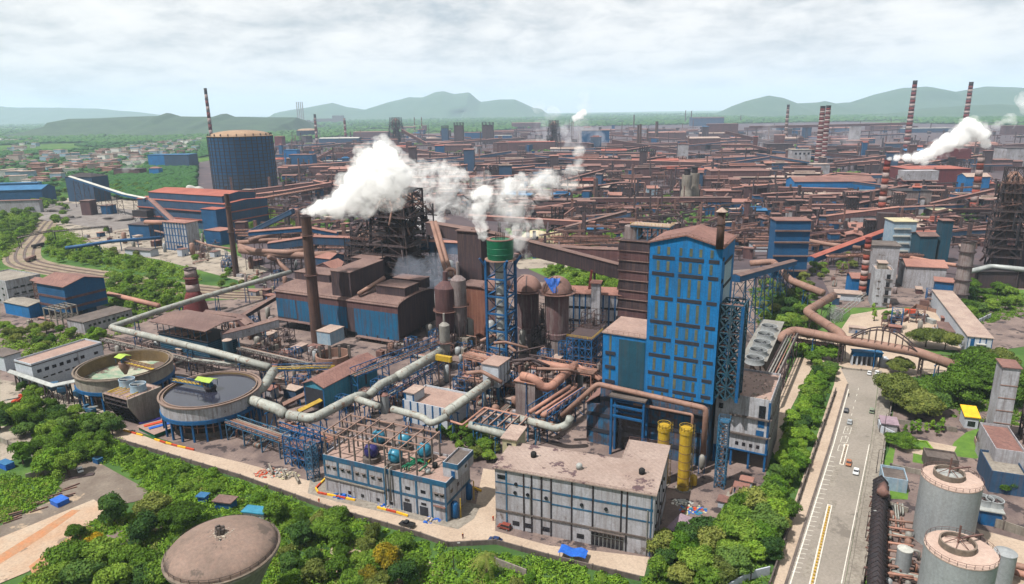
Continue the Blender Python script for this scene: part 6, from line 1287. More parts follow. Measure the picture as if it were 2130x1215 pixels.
for k,(x0,x1,yt,yb,m_) in enumerate(((90,165,446,456,'ash'),(100,140,430,440,'ash'),(205,280,447,457,'ash'),(388,425,386,402,'roof_white'))):
    o=G((x0+x1)/2,yb); w_=(G(x1,yb)-G(x0,yb)).length/2; h_=hz(((x0+x1)/2,yb),((x0+x1)/2,yt)); mb=MB().blob((0,0,0),1,w_,w_*.6,h_,k,.3,3); T=mb.build('ash_heap',m_); T.location=o; tag(T,('broad grey ash heap nearest the railway bend','pale ash heap behind the broad one','long flat grey ash heap beside the rust-brown bin','white dusty heap at the foot of the giant gas holder')[k],'heap')
o=G(1135,505); T=MB().blob((0,0,0),1,22,15,12,3,.25,3).build('limestone_heap','cream_heap'); T.location=o; tag(T,'big cream coloured limestone heap behind the green drum','heap')
b=fb('store_shed','long low white shed with grey roof on the pale yard','shed',255,320,520,533,9,'xg',1,'wall_clean','concrete_dark',-20)
fb('blue_roof_shed','two-tier bright blue roofed shed at the edge of the woods','shed',-40,82,396,425,40,'xg',5,'wall_bluedark','roof_blue',8); fb('blue_roof_shed','upper bright blue roof rising behind the two-tier shed','shed',-40,70,382,398,16,'flat',5,'wall_blue','roof_blue',8); fb('pale_wall_shed','grey sheeted wall shed below the bright blue roofs','shed',-40,78,418,444,8,'flat',4,'wall_grey','roof_rust',6)
b=bld('office_block','three-storey white office block with grey roof at the left edge','building',(-60,577),(17,586),(88,571),hz((27,634),(17,586)),roof='para',wm='wall_white',rm='concrete')
for k in range(3): b.grid('r',b.d*.15,b.d*.95,4,2+k*4.4,3,1.3); b.grid('f',b.w*.3,b.w*.95,4,2+k*4.4,2.4,1.3)
b.band('r',0,b.d,b.h*.33,b.h*.33+.3,'steel_dark','joint',.1); b.band('r',0,b.d,b.h*.66,b.h*.66+.3,'steel_dark','joint',.1)
hB=hz((158,664),(145,593)); b=bld('boiler_hall','blue gabled boiler house with rust bands and a pink-brown roof','building',(62,590),(145,594),(219,574),hB,z0=5,roof='xg',rise=3.5,wm='wall_bluedark',rm='roof_rust',ov=1)
for z_ in (hB*.35,hB*.62): b.band('r',0,b.d,z_,z_+1.5,'wall_rust','rust_band',.3); b.band('f',0,b.w,z_,z_+1.5,'wall_rust','rust_band',.3)
b2=bld('white_wing','dirty white ground-floor wing with square windows under the blue boiler house','building',(140,664),(172,672),(250,640),7,wm='wall_white',rm='concrete_dark'); b2.grid('r',2,b2.d-2,9,3.6,1.6,1.4)
o_,ph_,w3,d3=span((92,640),(112,646),(152,634),13,'g'); T=thing('concrete_skeleton','bare concrete frame with open roof beams in front of the blue boiler house','frame',o_,ph_); MB().frame(0,0,0,w3,d3,13,2,4,2,.6,False).build('frame','concrete',T)
for k,(x,y) in enumerate(((78,640),(98,648))): o=G(x,y); T=thing('stair_scaffold','rusty brown stair frame with little roof, '+('left','right')[k]+' one before the blue boiler house','frame',o,GA); MB().frame(0,0,0,6,6,19,1,1,5,.5,'x').build('frame','steel_rust',T); MB().extr([(-1,19),(3,20.5),(7,19),(7,19.4),(3,20.9),(-1,19.4)],-1,7,'x').build('roof','roof_rust',T)
bld('blue_shed','low blue shed with grey roof in front of the office block','shed',(16,626),(50,640),(62,625),8,wm='wall_blue',rm='concrete',roof='xg',rise=1)
pipe('gas_pipe','dusty pink pipe running from the boiler house toward the striped stub chimney',[(226,611,8),(330,636,8)],1.6,'pipe_pink','steel_dark')
bld('white_hut','blue and white hut at the left edge below the trees','hut',(-30,735),(10,742),(30,728),8,wm='wall_clean',rm='concrete_dark')
rack('pipe_bridge','thin dark pipe bridge over the railway',(38,492),(110,478),12,3,2,'steel_black',truss=1.5,step=30); rack('pipe_bridge','thin dark pipe bridge from the railway to the pale yard',(112,480),(225,470),12,3,2,'steel_black',truss=1.2,step=20)
rack('ore_bridge','long rusty arcaded conveyor trestle in front of the giant gas holder',(500,415),(680,385),22,8,4,'steel_dark',('pipe_rust','pipe_pink'),r=1,truss=4,step=12)
gallery('conveyor_gallery','blue-grey gallery climbing left to the small blue transfer box',[tuple(at(502,488,690)),tuple(at(608,434,660))],5,5,'wall_bluegrey','wall_bluegrey','steel_dark',60,world=True)
fb('transfer_box','small blue transfer box on legs beside the dark chimney top','building',601,624,437,455,8,'xg',1.5,'wall_bluedark','roof_rust',-20,z0=0)
for k,(pts,r) in enumerate((([(500,520,16),(560,528,16),(640,532,15),(700,528,15)],3),([(498,512,18),(530,522,18),(600,525,18),(650,520,18)],2.2),([(495,505,20),(560,500,20),(625,500,18)],2),([(520,500,22),(600,478,24),(640,480,22)],2.2))): pipe('gas_main','fat rusty gas main curving behind the cast house, number '+('one','two','three','four')[k]+' from the front',pts,r,'pipe_rust','steel_dark',22,world=False,group='rusty gas mains')
pipe('elbow_pipe','tan pipe rising to a yellow elbow left of the cast house',[(600,565,10),(572,540,16),(560,535,22)],1.8,'pipe_rust','steel_dark',world=False)
gallery('conveyor_gallery','long pink-roofed gallery passing behind the dark chimney',[tuple(at(520,480,560)),tuple(at(640,470,560)),tuple(at(700,482,560))],6,4,'wall_bluedark','roof_pink','steel_dark',30,world=True)
gallery('conveyor_gallery','long arcaded gallery with pink roof behind the cast house',[tuple(at(560,503,540)),tuple(at(650,489,540)),tuple(at(790,494,540))],7,7,'wall_bluegrey','roof_pink','steel_dark',40,world=True)
gallery('conveyor_gallery','pink-roofed gallery between the blast furnace and the purple-brown tower',[tuple(at(880,498,480)),tuple(at(960,502,470))],6,9,'wall_bluegrey','roof_pink','steel_dark',40,world=True)
bld('gabled_shed','small pink gabled shed behind the cast house roof','shed',(656,535),(684,540),(700,530),14,roof='xg',rise=3,wm='wall_bluegrey',rm='roof_pink'); bld('gabled_shed','twin-peaked pink shed next to the small gabled one','shed',(652,556),(694,560),(700,548),12,roof='yg',rise=4,wm='wall_rust',rm='roof_pink')
bld('stock_house','tan box house on the furnace platform','building',(735,535),(778,542),(790,530),28,z0=0,wm='wall_dark',rm='roof_brown')
clutter([(130,500),(240,480),(330,500),(340,525),(240,522),(150,512)],16,'on the scrap yard',41,9,1.4,'hut box tank pipes',('steel_blue','steel_rust'))
clutter([(340,525),(420,505),(500,540),(560,560),(520,585),(400,550)],22,'on the pale yard below the mill hall',42,8,1.3,'hut box tank pipes frame',('steel_blue','steel_rust'))
clutter([(300,470),(330,440),(470,470),(500,500),(400,500)],14,'at the foot of the mill hall',43,9,1.5,'hut box frame tank',('steel_blue','steel_dark'))
clutter([(20,590),(200,640),(230,690),(60,690)],10,'around the blue boiler house',44,8,1.,'hut box pipes tank',('steel_blue','steel_rust'))
clutter([(1570,720),(1640,690),(1640,760),(1600,800)],8,'beside the cooling cells',45,4,.8,'hut box pipes')
clutter([(1720,560),(1960,620),(2000,700),(1760,700)],22,'in the yard by the arch bridge',46,7,1.1,'hut box pipes tank frame',('steel_rust','steel_blue'))
# ================================================================ BLAST FURNACES
def furnace(label,c,top,w,m='steel_black',seed=1,pl='wall_dark',H=None,extra=True,dens=1.):
    o=G(*c); H=H or hz(c,top); rr=random.Random(seed); T=thing('blast_furnace',label,'blast furnace',o,GA)
    MB().lathe(0,0,[(w*.34,0),(w*.36,H*.12),(w*.40,H*.25),(w*.36,H*.42),(w*.20,H*.60),(w*.16,H*.66)],24).build('shaft','stack_dark',T,'auto')
    for sx in (-1,1):
        for sy in (-1,1): MB().beam((sx*w*.5,sy*w*.5,0),(sx*w*.42,sy*w*.42,H*.72),w*.06).build('column',m,T)
    for k in range(8):
        z=H*(.12+.09*k); q=w*(.62-.02*k+rr.uniform(-.05,.08)); mb=MB().box(-q,-q,z,q,q,z+.25); mb.rail([(-q,-q,z+.25),(q,-q,z+.25),(q,q,z+.25),(-q,q,z+.25),(-q,-q,z+.25)],1.4,.22,3)
        for sx in (-1,1):
            for sy in (-1,1): mb.beam((sx*q,sy*q,z),(sx*q*.9,sy*q*.9,z+H*.09),.5); mb.beam((sx*q,-sy*q,z),(sx*q*.2,-sy*q,z+H*.09),.35); mb.beam((sx*q,sy*q,z),(sx*q,-sy*q*.3,z+H*.09),.35)
        mb.build('platform','steel_dark',T)
    for a in (.8,2.4,3.9,5.5):
        x,y=w*.22*math.cos(a),w*.22*math.sin(a); MB().tube([(x,y,H*.58),(x*1.7,y*1.7,H*.70),(x*1.3,y*1.3,H*.88),(x*.2,y*.2,H*.95)],w*.055,10).build('uptake','pipe_rust',T,True)
    MB().frame(-w*.38,-w*.38,H*.68,w*.38,w*.38,H*.99,2,2,3,w*.03,'x').build('top_frame',m,T); MB().lathe(0,0,[(w*.10,H*.66),(w*.14,H*.72),(w*.14,H*.80),(w*.06,H*.86)],14).build('charging_bell','steel_rust',T)
    MB().box(-w*.42,-w*.42,H*.84,w*.42,w*.42,H*.845).rail([(-w*.42,-w*.42,H*.845),(w*.42,-w*.42,H*.845),(w*.42,w*.42,H*.845)],1.5,.25,3).build('top_platform','steel_rust',T)
    if extra:
        for i in range(int(46*dens)):
            q=w*.75; p=(rr.uniform(-q,q),rr.uniform(-q,q),rr.uniform(0,H*.75)); 
            if i%3==0: MB().beam(p,(p[0],p[1],min(H*.85,p[2]+rr.uniform(8,26))),rr.uniform(.5,1.2)).build('stanchion',m,T)
            elif i%3==1: MB().beam(p,(-p[0]*.6,p[1]*.8,p[2]+rr.uniform(-2,6)),rr.uniform(.35,.8)).build('girder',m if i%2 else 'steel_rust',T)
            else: MB().tube([p,(p[0]*.6,p[1]*.6,p[2]+10),(p[0]*.2,p[1]*.5,p[2]+16)],rr.uniform(.6,1.4),8).build('duct',rr.choice(('pipe_rust','steel_dark')),T,True)
        for i in range(6):
            x,y=rr.uniform(-w*.7,w*.4),rr.uniform(-w*.7,0); z=rr.choice((.1,.25,.4))*H; MB().box(x,y,z,x+w*.3,y+w*.25,z+5).build('cabin',rr.choice(('wall_dark','wall_rust','wall_bluegrey')),T)
    return T
furnace('dark blast furnace wrapped in platforms and girders behind the cast house, steam around its top',(838,602),(834,392),33,seed=3,dens=2.6)
furnace('sooty blast furnace with spiky top frame at the right edge',(2078,556),(2082,347),17,seed=5,m='steel_black',dens=1.3)
furnace('distant dark blast furnace tower with a long skip gallery to its right',(826,304),(825,244),42,seed=7,dens=.5)
furnace('distant furnace wrapped in grey smoke beside the hazy blue hall',(1152,306),(1150,250),34,seed=9,dens=.5)
T=furnace('wide dark steel furnace structure left of the main blast furnace',(775,590),(772,455),25,seed=11,H=42)
gallery('skip_gallery','long skip gallery sloping right from the distant furnace top',[tuple(at(836,268,2450)),tuple(at(888,297,2450))],18,12,'wall_rust','roof_pink','steel_dark',400,world=True,legs=False)
for k,(x0,x1,yt,yb) in enumerate(((919,932,264,300),(945,964,258,305),(1003,1026,257,300),(1329,1344,312,362),(1350,1362,318,352))):
    b=fb('silo_tower',('slim dark blue stove tower in the far mills','broad dark stove tower with ragged top in the far mills','square dark coal tower with notched top in the far mills','tall sooty coal tower crossing the long pink gallery','shorter sooty tower just behind the tall one')[k],'tower',x0,x1,yt+3,yb,14,'flat',wm='wall_bluegrey' if k<1 else 'wall_dark',rm='steel_black',ang=-14)
    mm=MB().frame(0,0,b.h+.5,b.w,b.d,b.h+10,3,2,1,1.1); mm.build('top_frame','steel_black',b.T)
# ================================================================ RIGHT MIDDLE
b=fb('screening_tower','dark blue tiered screening tower with brown ledges','building',1604,1676,460,578,16,'flat',wm='wall_bluedark',rm='roof_rust',ang=-6)
for k in (.12,.38,.62,.82): b.band('f',-.5,b.w+.5,b.h*k,b.h*k+1.1,'roof_brown','ledge',1.4); b.band('r',0,b.d,b.h*k,b.h*k+1.1,'roof_brown','ledge',1.2)
gallery('conveyor_gallery','long orange-brown gallery climbing right from the screening tower to the cream building',[tuple(at(1688,533,520)),tuple(at(1870,466,620))],6,5,'wall_bluedark','roof_red','steel_dark',45,world=True)
gallery('conveyor_gallery','brown gallery leaving the blue tower toward the screening tower',[tuple(at(1530,570,330)),tuple(at(1650,540,470))],5,4,'wall_bluedark','roof_brown','steel_teal',22,world=True)
b=fb('cream_plant','cream-roofed white and pale blue plant building with stepped front','building',1851,1897,462,538,20,'flat',wm='wall_bluewhite',rm='roof_cream',ang=-8)
for k in range(1,5): b.band('f',0,b.w*.75,b.h*k/5,b.h*k/5+1.2,'roof_white','ledge',1.2)
fb('teal_tower','narrow dark teal tower beside the cream-roofed plant','tower',1949,1970,460,548,10,'flat',wm='wall_teal',rm='roof_rust',ang=-10); fb('teal_block','dark block with tan roof between the cream plant and teal tower','building',1907,1943,492,548,16,'xg',2,'wall_teal','roof_brown',-8)
fb('cream_roof_house','cream flat-roofed dark plant house above the teal tower','building',1938,1974,438,470,18,'flat',wm='wall_dark',rm='roof_cream',ang=-8)
b=fb('concrete_block','windowless ribbed concrete block behind the white concrete building','building',1806,1858,512,598,18,'flat',wm='wall_grey',rm='concrete_dark',ang=-18); fb('roof_cabin','grey-roofed cabin cluster on the ribbed concrete block','cabin',1820,1854,500,512,8,'flat',wm='steel_dark',rm='roof_white',ang=-18,z0=30)
b=bld('stair_block','pale stained concrete building with black windows and small roof hut','building',(1818,558),(1863,569),(1895,561),hz((1854,645),(1863,569)),ang=-20,roof='para',wm='wall_white',rm='roof_dusty')
for k in range(4): b.band('f',b.w*.66,b.w*.86,b.h*(.12+.22*k),b.h*(.12+.22*k)+3,'glass_dark','window',.1); b.band('f',b.w*.6,b.w*.98,b.h*(.10+.22*k),b.h*(.10+.22*k)+.4,'concrete_dark','sunshade',.8); b.band('f',b.w*.2,b.w*.36,b.h*(.3+.2*k) if k<3 else 2,b.h*(.3+.2*k)+.5 if k<3 else 2.5,'concrete_dark','ledge',.3); b.grid('r',b.d*.1,b.d*.9,2,b.h*(.2+.2*k),1.3,.7)
bld('roof_hut','little tan hut on the pale stained concrete building','hut',(1828,546),(1848,550),(1858,545),b.h+4.5,z0=b.h+.2,ang=-20,wm='concrete',rm='roof_dusty')
chimney('slim orange and white banded chimney beside the pale stained concrete building',(1792,616),(1802,496),2.4,1.9,bands=('stack_white','stack_orange'),nb=11,cap='stack_red')
chimney('tall red and white banded chimney trailing white steam',(1829,468),(1847,334),4.0,3.0,bands=('stack_white','stack_orange'),nb=11,cap='stack_red')
chimney('tall faded brown and white chimney beside the sooty right furnace',(2022,447),(2042,326),4.4,3.4,bands=('stack_white','stack_orange'),nb=9)
chimney('twin striped chimney, nearer of the close pair',(1700,340),(1711,221),7.,5.2,bands=('stack_white','stack_red'),nb=25,cap='steel_black',group='twin striped chimneys'); chimney('twin striped chimney, farther of the close pair',(1712,334),(1719,220),7.,5.2,bands=('stack_white','stack_red'),nb=25,cap='steel_black',group='twin striped chimneys')
chimney('very tall striped chimney in front of the hills',(1884,316),(1905,168),8.5,5.5,bands=('stack_white','stack_red'),nb=19,cap='steel_black'); chimney('very tall striped chimney rising out of the steam at the right',(1999,310),(2020,171),8,5.5,bands=('stack_white','stack_red'),nb=19,cap='steel_black')
chimney('dark banded chimney left of the twin striped pair',(1633,296),(1640,218),6,4.5,bands=('stack_white','stack_dark'),nb=17,cap='steel_black')
for k,(x,yb,yt) in enumerate(((1318,272,239),(1326,312,260),(1331,314,259),(1346,300,268),(1365,293,253),(1425,258,230),(1437,262,231),(1540,255,240))): chimney('thin dark stack in the far mills, '+('behind the blue hall','left of the sooty pair','right of the sooty pair','short one after the pair','thick one after the pair','left of the dark far shed','on the dark far shed','near the far conveyor')[k],(x,yb),(x,yt),4 if k!=4 else 7,3 if k!=4 else 5.5,'stack_dark',ring=False)
b=fb('orange_roof_shed','blue-walled shed with wide orange-pink roof near the grey ribbed column','shed',1884,1958,556,602,22,'xg',3,'wall_grey','roof_pink',-18); fb('orange_roof_shed','tall open shed with steep orange-pink roof on blue posts','shed',1944,1987,588,636,12,'mg' if 0 else 'flat',3,'steel_blue','roof_pink',-30)
fb('blue_house','blue and pink-roofed low house behind the slim banded chimney','building',1770,1822,580,614,14,'xg',2,'wall_blue','roof_pink',-12); fb('hut','white hut with a blue base beside the lattice stair','hut',1740,1788,612,626,9,'flat',wm='wall_clean',rm='roof_dusty',ang=-20)
b=chimney('grey ribbed vertical duct column with ring flanges',(1993,640),(2008,503),4.2,3.9,'silo_grey',ring=False,name='duct_column'); 
for k in range(1,7): MB().lathe(0,0,[(4.2,k*9),(4.9,k*9),(4.9,k*9+.7),(4.2,k*9+.7)],20,False).build('flange','steel_dark',b)
fb('kiln_house','dusty rust-grey curved ore bin with loading deck on top','building',1861,1934,398,446,26,'flat',wm='silo_grey',rm='steel_black',ang=-4); fb('kiln_roof','pink-roofed loading deck house above the curved ore bin','building',1874,1950,376,398,20,'xg',3,'wall_grey','roof_pink',-4,z0=30)
b=fb('sinter_plant','huge plum-red sinter plant hall with stepped roofs','building',1880,2018,352,394,60,'flat',wm='wall_plum',rm='roof_red',ang=-4); fb('sinter_hall','upper plum-red storey of the sinter plant with a blue panel','building',1952,2018,330,354,40,'flat',wm='wall_plum',rm='roof_red',ang=-4,z0=40)
fb('blue_house','bright blue gabled house beside the faded chimney','building',2004,2056,368,402,24,'xg',4,'wall_blue','roof_dusty',-6)
b=fb('blue_mill','long saturated blue mill wall under a brown roof','building',1646,1820,378,416,40,'xg',5,'wall_blue','roof_rust',-6); b.band('f',0,b.w,b.h*.5,b.h*.5+1.5,'roof_white','white_line',.5); fb('blue_mill','lower blue hall with brown roof in front of the long blue mill','building',1740,1818,412,438,20,'flat',3,'wall_blue','roof_rust',-6)
fb('blue_house','blue hall with a white stripe and pink roof in the middle mills','building',1467,1560,420,440,24,'xg',2,'wall_blue','roof_pink',-8)
b=fb('ventilation_hall','pale concrete hall with four round openings','building',1643,1686,312,350,30,'flat',wm='wall_grey',rm='concrete',ang=-4); [b.band('f',b.w*(.15+.22*k),b.w*(.15+.22*k)+4,b.h*.75,b.h*.75+4,'glass_dark','opening',.3) for k in range(4)]
fb('coal_tower','grey striped coal tower beyond the twin chimneys','tower',1767,1788,262,305,24,'flat',wm='wall_grey',rm='steel_dark',ang=-8); fb('twin_base','grey block with dusty roof at the foot of the twin chimneys','building',1686,1726,342,362,24,'flat',wm='wall_grey',rm='roof_dusty',ang=-4)
b=fb('hazy_blue_hall','tall blue hall half veiled in grey smoke','building',1208,1268,272,309,60,'flat',wm='wall_bluedark',rm='steel_dark',ang=-6)
fb('dark_far_shed','big dark curved-roof shed on the skyline of the far mills','building',1433,1512,246,262,120,'xa',8,'wall_bluegrey','wall_dark',-4); fb('rust_far_hall','big rust-brown hall in front of the dark far shed','building',1468,1537,258,286,60,'flat',6,'wall_rust','roof_rust',-10)
fb('water_hall','grey concrete hall with dark ribs at the right edge','building',2085,2140,308,350,40,'flat',wm='wall_grey',rm='steel_dark',ang=-4)
# concrete cones
for k,(x,yt,yb) in enumerate(((1426,364,432),(1441,360,428))): o=G(x,yb); H=hz((x,yb),(x,yt)); T=thing('concrete_silo','tapering tan concrete silo, '+('left','right')[k]+' of a pair in the middle mills','silo',o,0,'tapering concrete silos'); MB().lathe(0,0,[(8,0),(7,H*.5),(5.5,H*.6),(6.5,H*.7),(6.5,H)],18).build('shaft','concrete',T,'auto'); MB().lathe(0,0,[(4,H+.01),(4,H+7),(5,H+7),(5,H+8)],14).build('head','steel_black',T)
# blue-topped transfer towers
for k,(x0,x1,yt,yb,m_) in enumerate(((1300,1324,380,414,'wall_bluegrey'),(1297,1329,418,452,'wall_bluegrey'),(1264,1292,406,440,'wall_rust'),(1464,1486,352,392,'wall_bluegrey'))): b=fb('transfer_tower','gabled grey-blue transfer tower on blue legs, '+('behind the other','biggest and nearest','rust-brown one on the left','far right one')[k],'transfer tower',x0,x1,yt,yb-14,12,'xg',3,m_,'roof_pink',-14,group='transfer towers',z0=0); MB().frame(1,-1,0,b.w-1,b.d,8,2,1,2,.8).build('legs','steel_blue',b.T)
GL=[('thick pink-roofed trunk gallery across the middle mills',[(1211,331),(1330,333),(1461,337),(1600,349),(1690,368)],1400,11,14,'roof_pink'),('pink gallery left of the twin blue-grey transfer towers',[(1140,410),(1210,408),(1264,416)],1020,8,9,'roof_rust'),('long gallery running right from the nearest transfer tower',[(1329,427),(1430,432),(1527,441),(1640,462)],900,7,9,'roof_rust'),('lower long gallery diverging right of the blue tower',[(1405,442),(1480,452),(1605,474)],850,6,6,'roof_pink'),('gallery into the rear transfer tower from the left',[(1185,375),(1300,379)],1200,9,7,'roof_pink'),('kinked pink gallery right of the transfer towers',[(1327,373),(1346,392),(1409,391)],1150,8,8,'roof_pink'),('very long slanting gallery right of the distant furnace',[(826,304),(930,320),(1058,343)],1900,12,10,'roof_pink'),('upper slanting gallery parallel to the very long one',[(897,297),(1034,317)],2200,14,10,'roof_rust'),('slanting gallery in front of the hazy blue hall',[(1273,290),(1370,304),(1459,321)],1900,12,10,'roof_brown'),('dark conveyor dropping from the rust far hall',[(1509,272),(1600,293),(1680,316)],2000,12,9,'roof_brown'),('long pale conveyor on the horizon beyond the twin chimneys',[(1560,262),(1720,259),(1885,255)],2700,14,9,'roof_brown'),('V-shaped gallery before the blue sheds, upper arm',[(655,330),(690,311)],1750,10,8,'roof_pink'),('V-shaped gallery before the blue sheds, lower arm',[(654,330),(672,337)],1700,10,8,'roof_pink'),('diagonal pink gallery right of the blue sheds',[(714,322),(745,307)],1800,10,8,'roof_pink'),('rust trunk gallery in front of the gas holder',[(520,394),(610,383),(680,375)],1050,10,8,'roof_rust'),('second rust trunk gallery in front of the gas holder',[(490,408),(600,394),(690,378)],1000,9,7,'roof_pink'),('pink gallery crossing in front of the rust far hall',[(1500,300),(1560,300),(1640,320)],1700,10,7,'roof_pink'),('tan gallery descending left to the long blue mill',[(1580,470),(1660,444),(1728,402)],900,7,7,'roof_pink'),('tan gallery descending right from the mill gable',[(1730,404),(1822,446)],880,7,7,'roof_pink'),('pink gallery in front of the long blue mill roof',[(1640,382),(1730,360),(1820,376)],1150,8,8,'roof_pink'),('upper pink gallery left of the banded chimney',[(1735,358),(1880,364)],1200,9,7,'roof_pink'),('dark raised gallery right of the twin chimneys',[(1720,318),(1790,324),(1850,338)],1500,10,7,'wall_dark'),('dark horizontal gallery beyond the twin chimneys',[(1690,302),(1880,308)],1750,12,7,'wall_dark'),('pink gallery leading to the sooty right furnace',[(1955,410),(2060,418),(2130,420)],980,7,7,'roof_pink'),('slanting tan gallery beside the curved ore bin',[(1934,384),(2000,398)],1100,8,6,'roof_pink'),('lower brown gallery left of the screening tower',[(1440,470),(1530,478),(1604,486)],760,6,6,'roof_rust'),('pink gallery above the cream stone heap',[(1060,455),(1140,440),(1230,436)],850,6,6,'roof_pink'),('hazy gallery beyond the sooty right furnace',[(2090,300),(2180,296)],1700,12,8,'roof_brown')]
GL+=[('straight dark maroon gallery across the far centre',[(700,318),(900,322),(1200,318)],1800,12,14,'roof_rust'),('long maroon gallery below the distant furnace',[(860,345),(1060,352),(1210,346)],1500,10,12,'roof_rust'),('long level gallery in the smoky centre',[(900,375),(1100,372),(1300,384)],1250,9,11,'roof_rust'),('long level gallery behind the concrete silos',[(1290,350),(1480,356),(1640,352)],1450,10,12,'roof_rust'),('far level gallery before the rust far hall',[(1160,296),(1360,298),(1560,292)],2200,14,14,'roof_rust'),('brown gallery in front of the blue striped hall',[(1440,448),(1560,452),(1650,440)],900,7,8,'roof_rust'),('long gallery under the smoky centre',[(950,398),(1120,402),(1290,398)],1080,8,9,'roof_rust')]
for lb,pts,Y0,w_,h_,rm_ in GL: gallery('conveyor_gallery',lb,[tuple(at(x,y,Y0)) for x,y in pts],w_,h_,'wall_rust' if 'blue' not in lb[:9] else 'wall_bluegrey',rm_,'steel_dark',45,world=True,lw=.9)
# named roofs in the far mills
for q in [('long pale roof band beyond the distant furnace',736,806,275,286,60,'xg','wall_rust','roof_rust'),('pale blue-white roofed shed by the stubby striped chimney',665,745,288,302,50,'xg','wall_bluegrey','roof_white'),('tan flat roofed mill before the stubby chimney',728,772,300,312,40,'flat','wall_dark','roof_pink'),('dark red tall block beside the shorter striped chimney',573,588,284,312,30,'flat','wall_plum','roof_red'),('tall bright blue shed of the left mills',593,620,312,345,20,'flat','wall_blue','roof_blue'),('wide blue shed with a pale ledge, left mills',603,652,322,352,26,'flat','wall_bluedark','roof_rust'),('long low blue-grey gallery shed, left mills',673,752,335,345,14,'flat','wall_bluedark','roof_white'),('square rust-brown block in the left mills',644,684,348,370,30,'flat','wall_rust','roof_pink'),('wide pink-roofed stock hall in the left mills',684,730,352,378,40,'xg','wall_rust','roof_pink'),('red long shed with a pink roof, centre mills',1034,1158,296,314,60,'flat','wall_rust','roof_red'),('dark long roofed mill on the horizon left of the smoke',1063,1125,256,268,60,'xg','wall_rust','roof_rust'),('blue roofed far shed right of the broad stove tower',966,1004,276,292,50,'flat','wall_bluedark','roof_rust'),('blue and white low shed by the coal tower',1028,1064,282,292,40,'flat','wall_bluedark','roof_white'),('broad brown block in front of the pink trunk gallery',1474,1600,356,392,40,'flat','wall_rust','roof_rust'),('rust-brown block above the blue striped hall',1466,1542,398,420,26,'flat','wall_rust','roof_pink'),('tall brown block right of the broad brown one',1545,1600,388,420,26,'flat','wall_rust','roof_pink'),('light tan flat roofed hall, far right mills',1430,1500,288,312,90,'xg','wall_rust','roof_dusty'),('pale flat roofed long hall near the rust far hall',1345,1430,276,292,60,'xg','wall_rust','roof_pink'),('tan long roofed hall behind the trunk gallery',1500,1600,312,330,60,'xg','wall_dark','roof_rust'),('pale blue hall beside the giant gas holder',311,345,322,350,30,'flat','wall_blue','roof_blue'),('blue dusty hall behind the pale blue one',345,395,322,352,40,'flat','wall_bluegrey','roof_blue'),('dark brown burnt-looking shed in the trees',238,292,352,368,24,'flat','wall_rust','wall_dark'),('small blue shed with a yellow crane leg',312,332,350,368,14,'hip','wall_blue','roof_rust'),('light blue roofed long warehouse, far right',1868,1994,267,276,60,'flat','wall_bluegrey','roof_white'),('pink long warehouse on the right horizon',1800,1885,262,272,60,'xg','wall_rust','roof_pink'),('dark hall behind the dark banded chimney',1592,1650,300,325,40,'flat','wall_dark','steel_dark'),('pink gabled hall in front of the curved ore bin',1760,1830,448,478,24,'xg','wall_grey','roof_pink'),('dark brown tiered bin house left of the banded chimney',1656,1696,440,462,18,'flat','wall_dark','roof_brown'),('low pink hall at the foot of the tall banded chimney',1764,1826,474,500,22,'xg','wall_grey','roof_pink'),('white walled store beside the blue tower',1560,1600,505,524,10,'flat','wall_clean','roof_brown'),('tan walled transfer house on the far trunk line',1210,1250,345,362,20,'xg','wall_rust','roof_rust'),('pink topped house under the kinked gallery',1345,1368,392,412,14,'xg','wall_bluewhite','roof_pink'),('dark rust hall behind the blue bungalow at the far right edge',2085,2140,262,280,40,'flat','wall_rust','roof_rust'),('grey furnace hall beside the sooty right furnace',2106,2140,490,560,20,'flat','wall_dark','roof_rust'),('rusty low hall below the sooty right furnace',2030,2130,566,600,20,'flat','wall_dark','steel_black')]:
    lb,x0,x1,yt,yb,dp,rf,wm_,rm_=q; fb('mill_hall',lb,'building',x0,x1,yt,yb,dp,rf,3,wm_,rm_,-6)
